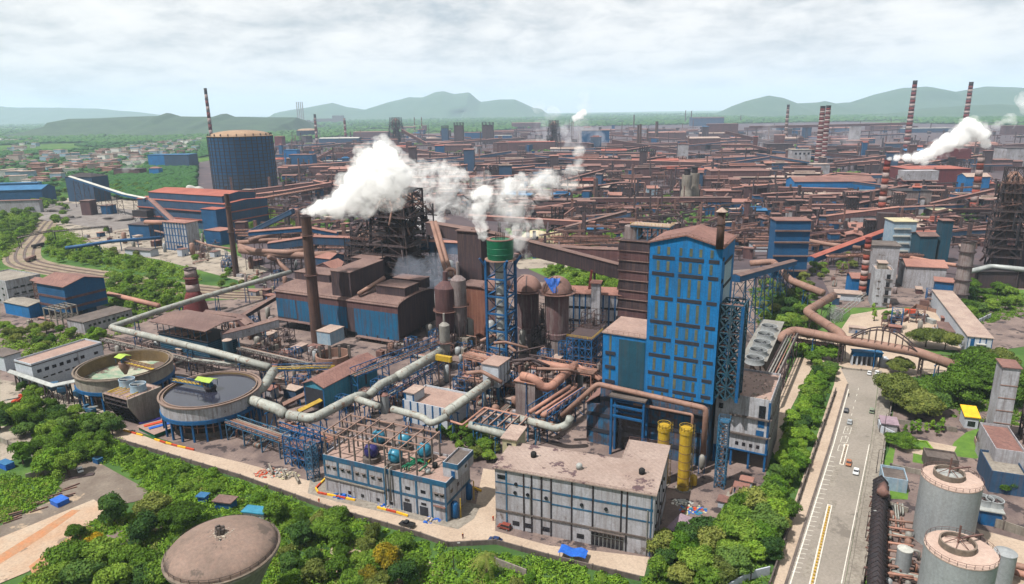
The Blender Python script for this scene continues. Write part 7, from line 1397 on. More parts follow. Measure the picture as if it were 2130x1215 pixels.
# filler of the mill landscape
rr=random.Random(77); cells=[]
REG=[('far skyline mills',(800,270,1760,302),44,(40,150),(18,40),(8,22)),('smoky centre mills',(740,300,1300,360),50,(35,120),(15,35),(8,20)),('mills right of centre',(1300,300,1640,420),48,(30,110),(12,30),(8,22)),('mills beyond the twin chimneys',(1640,300,2130,360),34,(30,80),(15,35),(8,20)),('brown mills behind the steam',(760,360,1300,445),46,(22,75),(10,20),(6,15)),('mills before the long blue mill',(1540,430,1860,520),26,(12,34),(8,16),(5,12)),('left mills by the gas holder',(560,296,760,400),24,(20,60),(12,24),(6,14)),('mills around the right furnace',(1880,400,2130,520),22,(12,30),(8,16),(5,14)),('sheds below the far galleries',(1060,445,1300,500),14,(10,28),(7,12),(4,10))]
for nm,(x0,y0,x1,y1),n,ws,ds,hs in REG:
    for i in range(n):
        x,y=rr.uniform(x0,x1),y0+(y1-y0)*rr.random(); p=G(x,y); 
        if any(abs(p.x-a)<b_ and abs(p.y-c)<d_ for a,b_,c,d_ in cells): continue
        w_,d_,h_=rr.uniform(*ws),rr.uniform(*ds),rr.uniform(*hs); 
        if rr.random()<.16: w_,d_,h_=w_*.3,d_*.5,h_*2.4
        cells.append((p.x,w_*.5,p.y,d_*.8)); rm_=rr.choice(('roof_rust','roof_pink','roof_rust','roof_brown','roof_pink','roof_red','roof_dusty','roof_blue' if rr.random()<.2 else 'roof_rust')); wm_=rr.choice(('wall_rust','wall_rust','wall_dark','wall_bluegrey','wall_rust','wall_grey' if rr.random()<.5 else 'wall_dark','wall_bluedark' if rr.random()<.4 else 'wall_rust'))
        adj={'roof_rust':'brown','roof_pink':'pink','roof_brown':'dark','roof_red':'red','roof_dusty':'pale','roof_blue':'blue'}[rm_]; shp='tall' if h_>24 else 'long' if w_>45 else 'low'
        T=thing('mill_shed',shp+' '+adj+'-roofed mill shed in the '+nm,'shed',(p.x,p.y,0),rad(rr.choice((-6,-8,-4,-27,-10,62 if w_<50 else -5))),'sheds of the '+nm); body(T,w_,d_,0,h_,rr.choice(('xg','xg','flat')),min(3.5,d_*.12),wm_,rm_,1.,.6)
        if rr.random()<.5: MB().box(w_*.2,d_*.3,h_,w_*.8,d_*.55,h_+4.2).build('monitor',rm_,T)
    for i in range(int(n*.42)):
        x,y=rr.uniform(x0,x1),y0+(y1-y0)*rr.random(); p=G(x,y); L_=rr.uniform(60,200)*(p.y/1500+.3); a=rad(rr.choice((0,-5,-12,8,20,-25,150))) ; z0_=rr.uniform(10,22); z1_=z0_+rr.choice((0,0,8,15)); q=p+Vector((math.cos(a)*L_,math.sin(a)*L_*.8,0))
        gallery('conveyor_gallery','narrow belt gallery in the '+nm,[(p.x,p.y,z0_),(q.x,q.y,z1_)],rr.uniform(4,7),rr.uniform(3.5,6),rr.choice(('wall_rust','wall_dark','wall_bluegrey')),rr.choice(('roof_rust','roof_rust','roof_pink','roof_brown')),'steel_dark',50,'galleries of the '+nm,world=True,lw=.8)
    for i in range(int(n*.45)):
        x,y=rr.uniform(x0,x1),y0+(y1-y0)*rr.random(); p=G(x,y); T=thing('steel_frame','dark open steel frame in the '+nm,'frame',(p.x,p.y,0),rad(-8),'frames of the '+nm); a_,b_,h_=rr.uniform(8,26),rr.uniform(8,14),rr.uniform(10,30); MB().frame(0,0,0,a_,b_,h_,3,2,3,.8,'x').build('frame',rr.choice(('steel_dark','steel_rust','steel_black')),T); MB().box(0,0,h_,a_,b_,h_+.5).build('deck','roof_rust',T)
for nm,reg,n in (('galleries of the centre mills',(1060,430,1560,545),30),('mills behind the cast house',(480,440,800,560),16),('yard behind the right furnace',(1560,500,1800,560),8)):
    for i in range(n):
        x,y=rr.uniform(reg[0],reg[2]),rr.uniform(reg[1],reg[3]); p=G(x,y); L_=rr.uniform(30,80)
        rack('pipe_bridge','rusty pipe bridge among the '+nm,tuple(p),tuple(p+Vector((L_,rr.uniform(-12,6),0))),rr.uniform(7,12),4,4,rr.choice(('steel_dark','steel_rust','steel_blue')),('pipe_rust','pipe_pink'),r=.6,truss=2,step=16,group='pipe bridges, '+nm,world=True) if 0 else None
        a_=Vector((p.x,p.y,rr.uniform(7,12))); rack('pipe_bridge','rusty pipe bridge among the '+nm,a_,a_+Vector((L_,rr.uniform(-12,6),0)),a_.z,4,3,rr.choice(('steel_dark','steel_rust','steel_dark')),('pipe_rust','pipe_pink'),r=.7,truss=2,step=18,group='pipe bridges, '+nm,world=True)
# what lies uncounted between the sheds: pipe runs, ducts, small boxes, beams and pockets of green
CL={k:MB() for k in ('steel_dark','wall_rust','roof_pink','wall_dark','steel_rust','roof_rust','wall_bluedark','roof_dusty')}
for (x0,y0,x1,y1),n in (((760,268,2130,300),300),((700,296,2130,360),620),((740,360,1660,450),1000),((1560,380,2130,520),700),((1060,440,1560,540),420),((470,380,800,520),320),((480,500,780,590),180),((560,290,760,380),260)):
    for i in range(n):
        x,y=rr.uniform(x0,x1),rr.uniform(y0,y1)
        if not inpoly(x,y,MILLPX): continue
        p=G(x,y); a=rad(rr.choice((0,-6,-8,-27,63,85,12))); s_=rr.uniform(.5,1.5)*(p.y/1100)**.6; k=rr.random(); u=Vector((math.cos(a),math.sin(a),0))
        if k<.34: m_=rr.choice(('wall_rust','wall_dark','wall_dark','wall_bluedark')); h_=rr.uniform(3,13)*s_; w_,d_=rr.uniform(5,17)*s_,rr.uniform(4,9)*s_; CL[m_].cbox(tuple(p),w_,d_,h_,a); CL[rr.choice(('roof_rust','wall_rust','roof_dusty','roof_rust','roof_pink','steel_rust'))].cbox((p.x,p.y,h_+.01),w_*1.08,d_*1.12,.5,a)
        elif k<.72: z=rr.uniform(2,16); L_=rr.uniform(12,60)*s_; q=p+u*L_; m_=rr.choice(('steel_dark','steel_rust','wall_dark','roof_rust','wall_rust')); CL[m_].beam((p.x,p.y,z),(q.x,q.y,z+rr.choice((0,0,4))),rr.uniform(.8,2.2)); [CL['steel_dark'].beam((*(p.lerp(q,f))[:2],0),(*(p.lerp(q,f))[:2],z),.6) for f in (.1,.5,.9)]
        else: h_=rr.uniform(8,30)*s_; CL[rr.choice(('steel_dark','steel_rust','wall_dark'))].cbox(tuple(p),rr.uniform(.8,3.5),rr.uniform(.8,3.5),h_,a)
for k,m_ in CL.items(): o=m_.build('mill_clutter',k); o['kind']='stuff'; o['category']='mill pipework'; o['label']='uncounted tangle of pipes, ducts and small boxes between the mill sheds'
wood('woodland',2300,(520,300,2130,560),21,2.2,4.2,'leaf_dark',keep=lambda x,y,p:inpoly(x,y,MILLPX) and mn.noise(Vector((p.x*.007,p.y*.004,8)))>.20)
# power station on the horizon
for k,x in enumerate((618,622,626,630)): chimney('slender hazy power station stack on the horizon',(x,236.5),(x,207),9,6,'concrete',ring=False,group='power station stacks',n=10,loc=tuple(Vector((at(x,230,9000).x,9000,0))),H=270)
for k,(x0,x1,h) in enumerate(((593,612,70),(608,640,45),(650,690,60),(690,712,95),(640,665,35))): a_=at(x0,235,8800);b_=at(x1,235,8800); T=thing('power_house','hazy grey power station block on the horizon, '+('below the stacks, left','below the stacks','right of the stacks','rightmost tall one','low one in the middle')[k],'building',(a_.x,8800,0)); body(T,b_.x-a_.x,80,0,h,'flat',2,'concrete_dark','concrete')
# steam and smoke of this part
# ================================================================ TOWN
rt=random.Random(12); k=0
mat('house_pink',K(214,194,184),K(190,168,158),sc=.3); mat('house_white',K(236,232,228,.8),K(214,210,206,.8),sc=.3); mat('house_brick',K(176,132,114),K(156,116,102),sc=.3); mat('house_blue',K(170,196,214),K(150,180,200),sc=.3)
HM=[]
for i,(m_,nm) in enumerate((('house_pink','pinkish'),('house_white','whitewashed'),('house_brick','brick-red'),('house_blue','pale blue'))):
    for w_,d_,h_ in ((18,13,9),(24,16,11)):
        b_=MB().box(-w_/2,-d_/2,0,w_/2,d_/2,h_); a=b_.build('wall',m_); r_=MB().box(-w_/2-.5,-d_/2-.5,h_+.01,w_/2+.5,d_/2+.5,h_+.7).build('roof','roof_dusty' if i%2 else 'roof_pink'); HM.append((a.data,r_.data,nm)); bpy.data.objects.remove(a); bpy.data.objects.remove(r_)
TW=[((0,330),(120,318),(190,330),(190,360),(60,396),(0,388),'west quarter of the town',90),((190,322),(300,304),(330,318),(300,350),(190,368),'middle quarter of the town',80),((300,300),(425,288),(425,312),(330,330),'far quarter of the town',50),((0,292),(60,286),(90,300),(40,318),(0,320),'upper fringe of the town',30)]
for q in TW:
    for p in scatter(list(q[:-2]),q[-1],17,rt,30):
        a,r_,nm=rt.choice(HM); T=thing('town_house','small '+nm+' flat-roofed house in the '+q[-2],'house',(p[0],p[1],0),rt.uniform(-.5,.5),'houses of the '+q[-2]); s_=rt.uniform(.75,1.25); T.scale=(s_,s_,s_*rt.uniform(.8,1.4))
        for nn_,dd_ in (('wall',a),('roof',r_)): o=bpy.data.objects.new(nn_,dd_); COL.objects.link(o); o.parent=T
ORD='first second third fourth fifth sixth seventh eighth ninth tenth eleventh twelfth'.split()
# ================================================================ RIGHT SIDE
sheet('compound_ground',[(1815,1240),(1850,930),(1862,810),(2140,850),(2300,1000),(2300,1240)],.13,'yard_dirt')
sheet('lawn',[(1985,920),(2010,900),(2070,880),(2090,905),(2075,935),(2030,955),(1990,950),(1975,938)],.17,'grass_bright'); sheet('lawn',[(1822,1020),(1838,960),(1852,930),(1862,935),(1850,1000),(1838,1050)],.17,'grass_bright')
sheet('lawn',[(1850,1015),(1890,1020),(1888,1040),(1852,1038)],.17,'grass_bright'); sheet('lawn',[(1900,940),(1922,942),(1922,966),(1898,962)],.17,'grass_bright'); sheet('lawn',[(1822,1050),(1830,1200),(1800,1215),(1812,1100)],.17,'grass_bright')
sheet('court_path',[(1860,905),(1990,930),(1975,960),(1860,935)],.175,'path_dust')
sheet('mid_yard_ground',[(1740,700),(1770,655),(1860,640),(1960,650),(2040,690),(2010,730),(1900,725),(1760,715)],.14,'path_dust'); sheet('gate_yard_ground',[(1640,700),(1700,690),(1760,715),(1900,735),(1990,770),(1860,790),(1700,750)],.15,'path_dust'); sheet('right_yard_ground',[(1700,560),(2140,590),(2140,720),(2000,740),(1900,640),(1740,640)],.12,'yard_dirt')
sheet('lawn',[(2060,598),(2140,604),(2140,622),(2070,618)],.16,'grass_bright')
# storage tanks
def bigtank(label,l,r_,base,seed):
    zt=hz(base,l); cpx=((l[0]+r_[0])/2,(l[1]+r_[1])/2); a,b_=G(*l,zt),G(*r_,zt); o=(a+b_)/2; R_=(b_-a).length/2
    T=thing('storage_tank',label,'tank',(o.x,o.y,0),0,'big grey storage tanks'); MB().lathe(0,0,[(R_,0),(R_,zt)],56).build('shell','tank_grey',T,'auto'); MB().lathe(0,0,[(R_*1.01,zt),(R_*1.01,zt+.3),(.01,zt+.9)],56,False).build('roof','tank_top',T)
    MB().rail([(math.cos(i*PI/14)*R_,math.sin(i*PI/14)*R_,zt+.3) for i in range(29)],1.1,.07,3).build('railing','steel_rust',T); q=R_*.52
    MB().lathe(-.6,.6,[(q,zt+.6),(q,zt+2.2),(q-.4,zt+2.2),(q-.4,zt+1.2)],36,False).build('inner_ring','rim_cement',T); MB().lathe(-.6,.6,[(q-.6,zt+1.3),(.01,zt+1.7)],30,False).build('inner_roof','tank_top' if seed else 'steel_pale',T,True)
    m=MB().beam((-.6,.6,zt+1.6),(-.6,.6,zt+6.5),.35).beam((-.6,.6,zt+3),(R_,R_*.5,zt+1.6),.5,.3)
    for i in range(6): m.beam((-.6,.6,zt+3.2),(-.6+q*.8*math.cos(i),.6+q*.8*math.sin(i),zt+1.5),.15)
    m.build('mast','steel_rust',T); m=MB()
    for i in range(18): m.beam((R_*1.03*math.cos(3.6+i*.09),R_*1.03*math.sin(3.6+i*.09),zt*i/18),(R_*1.03*math.cos(3.6+i*.09+.09),R_*1.03*math.sin(3.6+i*.09+.09),zt*(i+1)/18),.8,.12)
    return T,o,R_,zt
bigtank('big pale grey storage tank with peach roof, the farther one','',(0,0),(0,0),0) if 0 else None
t1=bigtank('farther of two big pale grey storage tanks with peach roofs',(1916,984),(2046,1010),(1900,1108),0); t2=bigtank('nearer of two big pale grey storage tanks with peach roofs',(1923,1130),(2077,1160),(1902,1262),1)
tank('vessel','slim pale tank standing between the nearer storage tank and the right edge',(2092,1150),10,2.6,'tank_grey','tank_grey',rail=False); tank('vessel','small white cylinder in the pipe yard',(1883,1143),8,1.9,'tank_grey','roof_white',rail=False)
# dark ducts in pipe yard
pipe('dark_duct','long black louvred duct line running down the pipe yard',[(1832,1000,6),(1830,1050,6),(1826,1110,6),(1822,1240,6)],2.2,'steel_black','steel_rust',8,n=4,cat='duct',rings=2.2)
pipe('duct','tall tan duct head at the upper end of the black duct',[(1838,1010,10),(1836,1025,10),(1834,1035,3)],1.6,'steel_rust','steel_rust',legs=False,n=4,cat='duct')
for k in range(9): pipe('yard_pipe','thin tan process pipe in the yard below the storage tanks, number '+ORD[k],[(1812+k*3.3,1240,2.5),(1822+k*2.6,1130,2.5),(1826+k*3,1060,2.5)],.3,'pipe_rust' if k%2 else 'steel_rust','steel_rust',9,group='yard pipes')
for k in range(8): pipe('yard_pipe','cross pipe between the duct and the tanks, number '+ORD[k],[(1845,1080+k*16,3),(1900,1088+k*16,3)],.35,'pipe_pink' if k%2 else 'pipe_rust','steel_rust',9,group='cross pipes')
clutter([(1850,1060),(1890,1060),(1890,1240),(1840,1240)],22,'in the pipe yard',21,3,.55,'pipes pump tank pipes',('steel_rust',))
# concrete grey buildings of the compound
def cb(label,A,B,C,h,wm='wall_grey',rm='concrete_dark',cat='building',ang=-22,roof='para',name='works_building',**k): return bld(name,label,cat,A,B,C,h,wm=wm,rm=rm,ang=ang,roof=roof,**k)
b=cb('low grey settling basin building with a walled roof below the round tree',(1836,992),(1890,1010),(1895,985),4,'wall_bluewhite','concrete_dark'); b=cb('grey-blue basin block at the foot of the lawn',(1925,948),(1998,970),(2000,952),4,'concrete_dark','concrete_dark')
b=cb('flat-roofed grey hall with beige upper slab at the right edge',(2066,930),(2140,955),(2160,905),11,'wall_grey','roof_rust'); b=cb('long beige-roofed block under the grey hall',(2060,980),(2140,1000),(2160,960),7,'wall_bluegrey','concrete')
cb('small blue-white hut by the compound gate',(1832,880),(1850,890),(1862,880),3.2,'wall_clean','lilac_roof',cat='hut'); b=cb('lilac sheet-roofed gate shed by the main road',(1835,880),(1868,886),(1872,872),4,'wall_grey','lilac_roof',roof='flat',name='gate_shed',cat='shed')
wall('white compound wall beside the gate shed',[(1826,885),(1830,899),(1862,915)],3,m='wall_clean'); wall('grey wall around the court below the slender trees',[(1850,880),(1990,900)],2.2); wall('grey kerbed wall of the basins',[(1852,975),(1922,990)],2); wall('wall between the pipe yard and the tank farm lawn',[(1835,1050),(1888,1068)],2)
T=bld('yellow_roof_house','small white house with a vivid yellow curved roof','house',(2006,862),(2040,874),(2056,862),5,ang=-20,roof='xm',rise=1.5,wm='wall_clean',rm='yellow_bright'); T.band('f',1,T.w-1,1,3.2,'glass_dark','window',.08)
tank('clarifier_fan','x',(0,0),1,1) if 0 else None
b=cb('white cooling unit with two round fans behind the storage tank',(2040,1058),(2088,1072),(2094,1046),5,'steel_blue','steel_pale',cat='cooling unit',roof='flat',name='cooling_unit')
for k in range(2): M_=MB().lathe(b.w*(.27+.48*k),b.d*.5,[(2.6,5.36),(2.3,6.4),(2.5,7.3),(2.2,7.3),(2.1,6.4)],22,False).build('fan_ring','tank_grey',b.T,'auto'); mm=MB(); [mm.beam((b.w*(.27+.48*k),b.d*.5,6.6),(b.w*(.27+.48*k)+2*math.cos(i*1.05),b.d*.5+2*math.sin(i*1.05),6.6),.5,.08) for i in range(6)]; mm.build('blades','steel_dark',M_)
wall('grey panelled wall with a yellow plate in front of the cooling unit',[(2035,1085),(2140,1120)],3); sheet('tank_farm_apron',[(2030,1100),(2140,1130),(2180,1240),(2060,1240),(2078,1160)],.18,'path_dust'); pipe('pipe_bundle_pipe','rusty pipe bundle at the right lower corner, upper run',[(2096,1172,2),(2180,1192,2)],.9,'pipe_rust',legs=False,group='corner pipes'); pipe('pipe_bundle_pipe','rusty pipe bundle at the right lower corner, lower run',[(2096,1186,2),(2180,1208,2)],.9,'pipe_pink',legs=False,group='corner pipes')
# statue-like garden monument
o=G(2040,925); T=thing('garden_monument','dark bulbous garden monument on a pale plinth beside the lawn','monument',o,GA); MB().box(-2,-5,0,2,2,2.2).build('plinth','concrete_pink',T); MB().lathe(0,0,[(1.7,2.2),(2.0,3.2),(1.7,5),(1.0,6),(1.2,6.6),(.5,7.4),(.3,9.5),(.05,11)],16).build('sculpture','steel_black',T,True)
# tall white column structure at right edge
b=cb('tall slanted white sheet-clad conveyor tower at the right edge',(2086,762),(2126,770),(2140,756),32,'wall_white','roof_rust',cat='tower',roof='flat',name='conveyor_tower')
for k in range(5): b.band('f',0,b.w,5+k*5,5.3+k*5,'pipe_rust','joint',.15)
T=thing('lattice_tower','dark rusty lattice tower beside the white conveyor tower','tower',G(2128,925),GA); MB().frame(0,0,0,9,9,30,2,2,5,.5,'x').build('lattice','steel_dark',T)
# garden planters
T=thing('garden_planter','square green garden bed with clipped yellow-green hedge rim','garden bed',G(1909,928),rad(-12)); MB().box(-4,-3,0,4,3,.5).build('soil_bed','grass_bright',T); q=MB(); q.box(-4.2,-3.2,0,4.2,-2.6,1).box(-4.2,2.6,0,4.2,3.2,1).box(-4.2,-2.6,0,-3.6,2.6,1).box(3.6,-2.6,0,4.2,2.6,1); q.build('hedge_rim','leaf_lush',T)
# long white-blue building upper right
b=bld('long_store','long white and blue store with broad tan roof at the right','building',(2009,693),(2072,712),(2180,625),10,roof='flat',wm='wall_clean',rm='roof_dusty',ang=-22)
for k in range(5): b.band('f',b.w*k/4-.25 if k else 0,b.w*k/4+.25 if k<4 else b.w,0,9.8,'steel_blue','pilaster',.15)
b.band('f',b.w*.42,b.w*.72,.2,6,'wall_grey','roller_door',.12); b.band('f',b.w*.36,b.w*.76,6.4,6.9,'roof_white','canopy',1.2); b.band('f',b.w*.12,b.w*.28,3,9,'steel_blue','panel',.12)
for k in range(9): b.band('r',b.d*k/9,b.d*k/9+.3,0,9.8,'steel_dark','joint',.12); b.grid('r',b.d*k/9+1,b.d*(k+1)/9-1,2,4.5,1.6,1.6)
for k,(x,y,m_) in enumerate(((1500,828,'rubber'),(1520,812,'steel_pale'),(905,972,'rubber'),(890,985,'steel_pale'),(1110,950,'rubber'),(1205,975,'steel_pale'),(1335,985,'rubber'))):
    zz=27 if y<900 and x>1400 else 13.2 if x<1000 else 20.45; o=G(x,y,zz); T=thing('roof_water_tank',('black','pale')[m_!='rubber']+' plastic water tank on the roof '+('of the white block','of the pump building','of the grey-white hall')[0 if zz==27 else 1 if zz==13.2 else 2],'water tank',(o.x,o.y,zz)); MB().lathe(0,0,[(.9,0),(.95,1.3),(.6,1.7),(.2,1.8)],14).build('vessel',m_,T,True); MB().tube([(.9,0,.3),(2.2,.4,.3),(2.2,.4,0)],.08,5).build('pipe','pipe_grey',T)
wall('white and blue compound wall behind the long store',[(1975,703),(2060,662)],3,m='wall_clean'); bld('brown_shed','low brown-roofed shed inside the compound wall','shed',(1955,685),(1992,695),(2005,678),4,wm='wall_clean',rm='roof_brown',roof='flat')
# gas pipes and arch bridge
pipe('gas_main','huge dusty gas main zigzagging from the blue tower across the trees',[(1560,548,12),(1608,544,14),(1645,584,14),(1712,610,12)],2.3,'pipe_rust','steel_blue',20,rings=16)
pipe('gas_main','bent brown gas main dropping toward the arch bridge',[(1734,615,12),(1677,648,13),(1748,694,13),(1756,712,10)],2.4,'pipe_rust','steel_dark',18,rings=14)
pipe('gas_main','great horizontal gas main passing over the gatehouse',[(1622,712,10),(1630,697,13),(1652,687,13),(1740,704,13),(1910,733,12),(1995,764,10)],2.3,'pipe_rust','steel_blue',22,rings=18)
pipe('silver_pipe','shiny silver insulated pipe right of the grey ribbed column',[(2008,566,12),(2030,562,13),(2062,554,14),(2180,566,14)],1.8,'pipe_silver','steel_dark',18); pipe('gas_main','pair of rusty pipes in front of the orange-roofed shed',[(1862,530,8),(1960,548,8),(2060,562,7)],1.5,'pipe_pink','steel_dark',20); pipe('gas_main','brown pipe between the screening tower and the banded chimney',[(1678,500,10),(1720,508,10),(1790,516,9)],1.8,'pipe_rust','steel_dark',20)
a,b_=G(1752,712,11),G(1918,738,11); L_=(b_-a).length; T=thing('arch_pipe_bridge','dark steel bowstring arch bridge carrying pipes over the gate road','bridge',(a.x,a.y,0),math.atan2(b_.y-a.y,b_.x-a.x))
for y in (-2.5,2.5):
    m=MB(); m.beam((0,y,11),(L_,y,11),.6); P=[(L_*i/12,y,11+10*math.sin(PI*i/12)) for i in range(13)]
    for i in range(12): m.beam(P[i],P[i+1],.55); 
    for i in range(1,12): m.beam((P[i][0],y,11),P[i],.3)
    m.build('arch_truss','steel_dark',T)
m=MB(); [m.beam((L_*i/12,-2.5,11),(L_*i/12,2.5,11),.3) for i in range(13)]; [m.beam((L_*i/12,-2.5,11+10*math.sin(PI*i/12)),(L_*i/12,2.5,11+10*math.sin(PI*i/12)),.3) for i in range(2,11)]; m.build('cross_bracing','steel_dark',T); [MB().tube([(0,y,11.6),(L_,y,11.6)],.6,8).build('pipe','pipe_rust',T,True) for y in (-1.3,1.3)]; [MB().frame(x-.8,-2.5,0,x+.8,2.5,10.6,1,1,2,.4).build('pier','steel_dark',T) for x in (0,L_)]
rack('pipe_bridge','dark lattice pipe bridge left of the arch',(1650,700),(1752,716),9,4,4,'steel_dark',('pipe_rust',),truss=2,step=14); rack('pipe_bridge','dark lattice pipe bridge right of the arch behind the trees',(1918,738),(2010,745),9,4,4,'steel_dark',('pipe_rust',),truss=2,step=14)
# gatehouse
a,b_=G(1772,760),G(1848,765); T=thing('gatehouse','low blue and white factory gatehouse spanning the head of the main road','gatehouse',(a.x,a.y,0),math.atan2(b_.y-a.y,b_.x-a.x)); L_=(b_-a).length
MB().box(0,0,5,L_*.8,4,7).build('fascia','wall_blue',T); MB().box(-.4,-.4,7.003,L_*.8+.4,4.4,7.3).build('roof','roof_blue',T); [MB().box(x-.3,.2,0,x+.3,3.8,5).build('pillar','wall_clean',T) for x in [L_*.8*i/6 for i in range(7)]]; MB().box(L_*.82,0,0,L_,5,4).build('booth','wall_clean',T); MB().box(1,4.1,.1,L_*.8-1,9,3.5).build('rear_office','concrete_pink',T)
wall('low kerbed wall across the road head before the gatehouse',[(1752,768),(1830,776)],1,m='concrete')
# lattice stair
o=G(1735,668); T=thing('covered_stair','white lattice footbridge stair rising toward the hut','stair',o,rad(25)); m=MB(); [m.beam((i*2.2,s1*1.2,1+i*1.0),(i*2.2+2.2,s1*1.2,2+i*1.0),.3) for i in range(11) for s1 in (-1,1)]; [m.beam((i*2.2,s1*1.2,1+i),(i*2.2,s1*1.2,3.4+i),.15) for i in range(12) for s1 in (-1,1)]; [m.beam((i*2.2,s1*1.2,3.4+i),(i*2.2+2.2,s1*1.2,4.4+i),.2) for i in range(11) for s1 in (-1,1)]; m.build('truss','steel_pale',T); MB().frame(-3,-3,0,3,3,8,2,2,3,.2,'x').build('base_frame','steel_pale',T)
for k,(x,y) in enumerate(((1893,652),(1905,662),(1880,668),(1925,664),(1935,672))): o=G(x,y); T=thing('site_container','small site container in the walled yard, '+('orange','teal','brown','black','pale')[k]+' one','container',o,rad(-20+k*30),'site containers'); MB().box(-3,-1.3,0,3,1.3,2.6).build('box',('orange_paint','wall_teal','steel_rust','steel_black','steel_pale')[k],T); MB().box(3,-1,.1,3.06,1,2.4).build('door','steel_pale',T)
wall('brown fence around the walled yard',[(1835,690),(1905,640),(1980,660),(1960,690)],2.4,m='pipe_rust')
# left-lower yard things
b=bld('crate','blue flat-topped crate cover on the scrap verge','crate',(103,1040),(119,1048),(138,1034),1.8,ang=-30,wm='blue_tarp',rm='blue_tarp',roof='flat',ov=.05,t=.1); bld('crate','small blue bin at the edge of the grey lot','bin',(193,953),(201,958),(206,950),2,wm='steel_blue',rm='steel_teal',ov=.05,t=.1); bld('crate','blue crate behind the compound wall','crate',(-8,962),(12,968),(24,958),2.2,wm='blue_tarp',rm='roof_blue',ov=.05,t=.1)
bld('small_hut','tiny aqua-roofed hut behind the reservoir','hut',(508,1062),(545,1072),(550,1060),3,wm='wall_clean',rm='aqua_tank',ang=-12); bld('small_hut','brown hut with a blue side in the scrub behind the reservoir','hut',(448,1040),(476,1050),(484,1038),3,wm='steel_blue',rm='roof_brown',ang=-12); bld('small_hut','little blue hut in the scrub','hut',(412,1032),(424,1036),(428,1030),2.5,wm='blue_tarp',rm='roof_blue',ang=-12)
for k in range(16): t_=rr.random(); o=G(10+t_*140,1085-t_*62+rr.uniform(-12,12)); T=thing('scrap_beam','rusty scrap beam on the weedy verge','scrap beam',(o.x,o.y,.2),rad(38+rr.uniform(-14,14)),'scrap beams on the verge'); MB().box(-2.5,-.2,0,2.5,.2,.4).build('beam',rr.choice(('steel_rust','steel_dark','pipe_rust')),T)
T=thing('scrap_plate','long dark steel plate beside the white saloon','steel plate',G(170,992),rad(20)); MB().box(-4,-1,0.2,4,1,.5).build('plate','steel_dark',T)
for k,(x,y,m_) in enumerate(((45,872,'orange_paint'),(40,838,'orange_paint'),(188,858,'steel_teal'))): o=G(x,y); T=thing('mobile_crane',('orange arm loader by the white trees','orange low crane body','pale blue truck crane with lowered boom')[k],'crane',o,rad(30+k*60)); MB().box(-3,-1.2,.6,3,1.2,2.2).build('chassis',m_,T); MB().beam((1,0,2.2),(-7,0,4.5),.5).build('boom','steel_pale',T); [MB().extr([(x_+.6*math.cos(i*PI/6),.6+.6*math.sin(i*PI/6)) for i in range(12)],y_,y_+.4,'y').build('wheel','rubber',T) for x_ in (-2,2) for y_ in (-1.4,1.)]; MB().box(1.5,-1,2.2,2.9,1,3.2).build('cab',m_,T)
for k,(x,y) in enumerate(((117,830),(137,838),(170,845))): o=G(x,y); T=thing('hopper','small blue hopper on legs beneath the grey conveyor, '+('first','second','third')[k],'hopper',o,GA,'blue hoppers'); MB().lathe(0,0,[(.5,4),(2.6,6),(2.6,8)],4).build('bin','steel_teal',T); MB().frame(-1.8,-1.8,0,1.8,1.8,4,1,1,1,.3).build('legs','steel_dark',T)
gallery('conveyor','long narrow grey conveyor in front of the white workshop',[(22,770,9),(112,800,9),(168,787,12)],2,1,'steel_dark','steel_pale','steel_dark',12,cat='conveyor')
for k,(x,y) in enumerate(((65,543),(80,515))): o=G(x,y); T=thing('rail_wagon','dark rail wagon on the bend, '+('nearer','farther')[k]+' one','wagon',(o.x,o.y,.3),rad(100-k*15),'rail wagons'); MB().box(-7,-1.5,1,7,1.5,3.6).build('body','steel_black' if k else 'steel_rust',T); [MB().box(x_,-1.4,0,x_+1.6,1.4,1).build('bogie','rubber',T) for x_ in (-5.5,4)]
# ================================================================ TREES
gr=['green','green','dark','lush']
grove([(0,855),(120,850),(225,890),(262,940),(200,958),(120,962),(0,900)],26,7,10,['green','dark','green'],'by the left end of the factory road',5,1)
grove([(10,925),(120,905),(190,960),(120,1010),(60,985)],8,7,10,['lush','green'],'beside the compound wall',5,2)
for p,h,kd,w_ in (((240,1090),12,'dark','in front of the clay track, rounded'),((110,985),11,'lush','overhanging the compound wall'),((325,1085),11,'olive','left of the bright umbrella tree'),((385,1100),9.5,'broad','with flat umbrella crown left of the reservoir'),((300,1130),11,'dark','between the reservoir and the clay track'),((160,1125),6,'green','standing alone at the edge of the clay track')): tree(G(*p),h,kd,w_,'large trees near the reservoir')
for k,p in enumerate(((150,1190),(210,1180),(265,1195),(120,1225),(180,1225),(240,1230),(305,1200),(320,1235),(345,1225))): tree(G(*p),RT.uniform(9,12),RT.choice(('dark','green','green')),'in the dense clump left of the reservoir','clump left of the reservoir')
tree(G(205,1150),8,'gold','left of the reservoir','yellow flowering trees'); tree(G(800,1190),9.5,'gold','below the factory road','yellow flowering trees'); tree(G(770,1225),8,'gold','at the lower picture edge','yellow flowering trees'); tree(G(1075,1235),5,'olive','small, near the palm')
grove([(575,1080),(640,1060),(760,1110),(860,1150),(880,1240),(570,1240)],24,5,9.5,['green','dark','olive','olive','green'],'between the reservoir and the factory road',5.2,3)
grove([(262,940),(500,1010),(620,1062),(600,1100),(520,1050),(330,1010),(240,970)],34,3,6,['lush','lush','green'],'on the weedy slope below the factory road',4,4,True)
grove([(880,1150),(1140,1175),(1300,1215),(1300,1240),(880,1240)],26,2.5,4.5,['lush','lush','green'],'among the creepers around the palm',3.5,5,True)
grove([(1360,1150),(1430,1130),(1500,1110),(1560,1060),(1600,1050),(1640,1085),(1600,1180),(1480,1225),(1360,1215)],40,7,10.5,['green','dark','olive','lush','green'],'in the wood beside the grey-white hall',4.6,6)
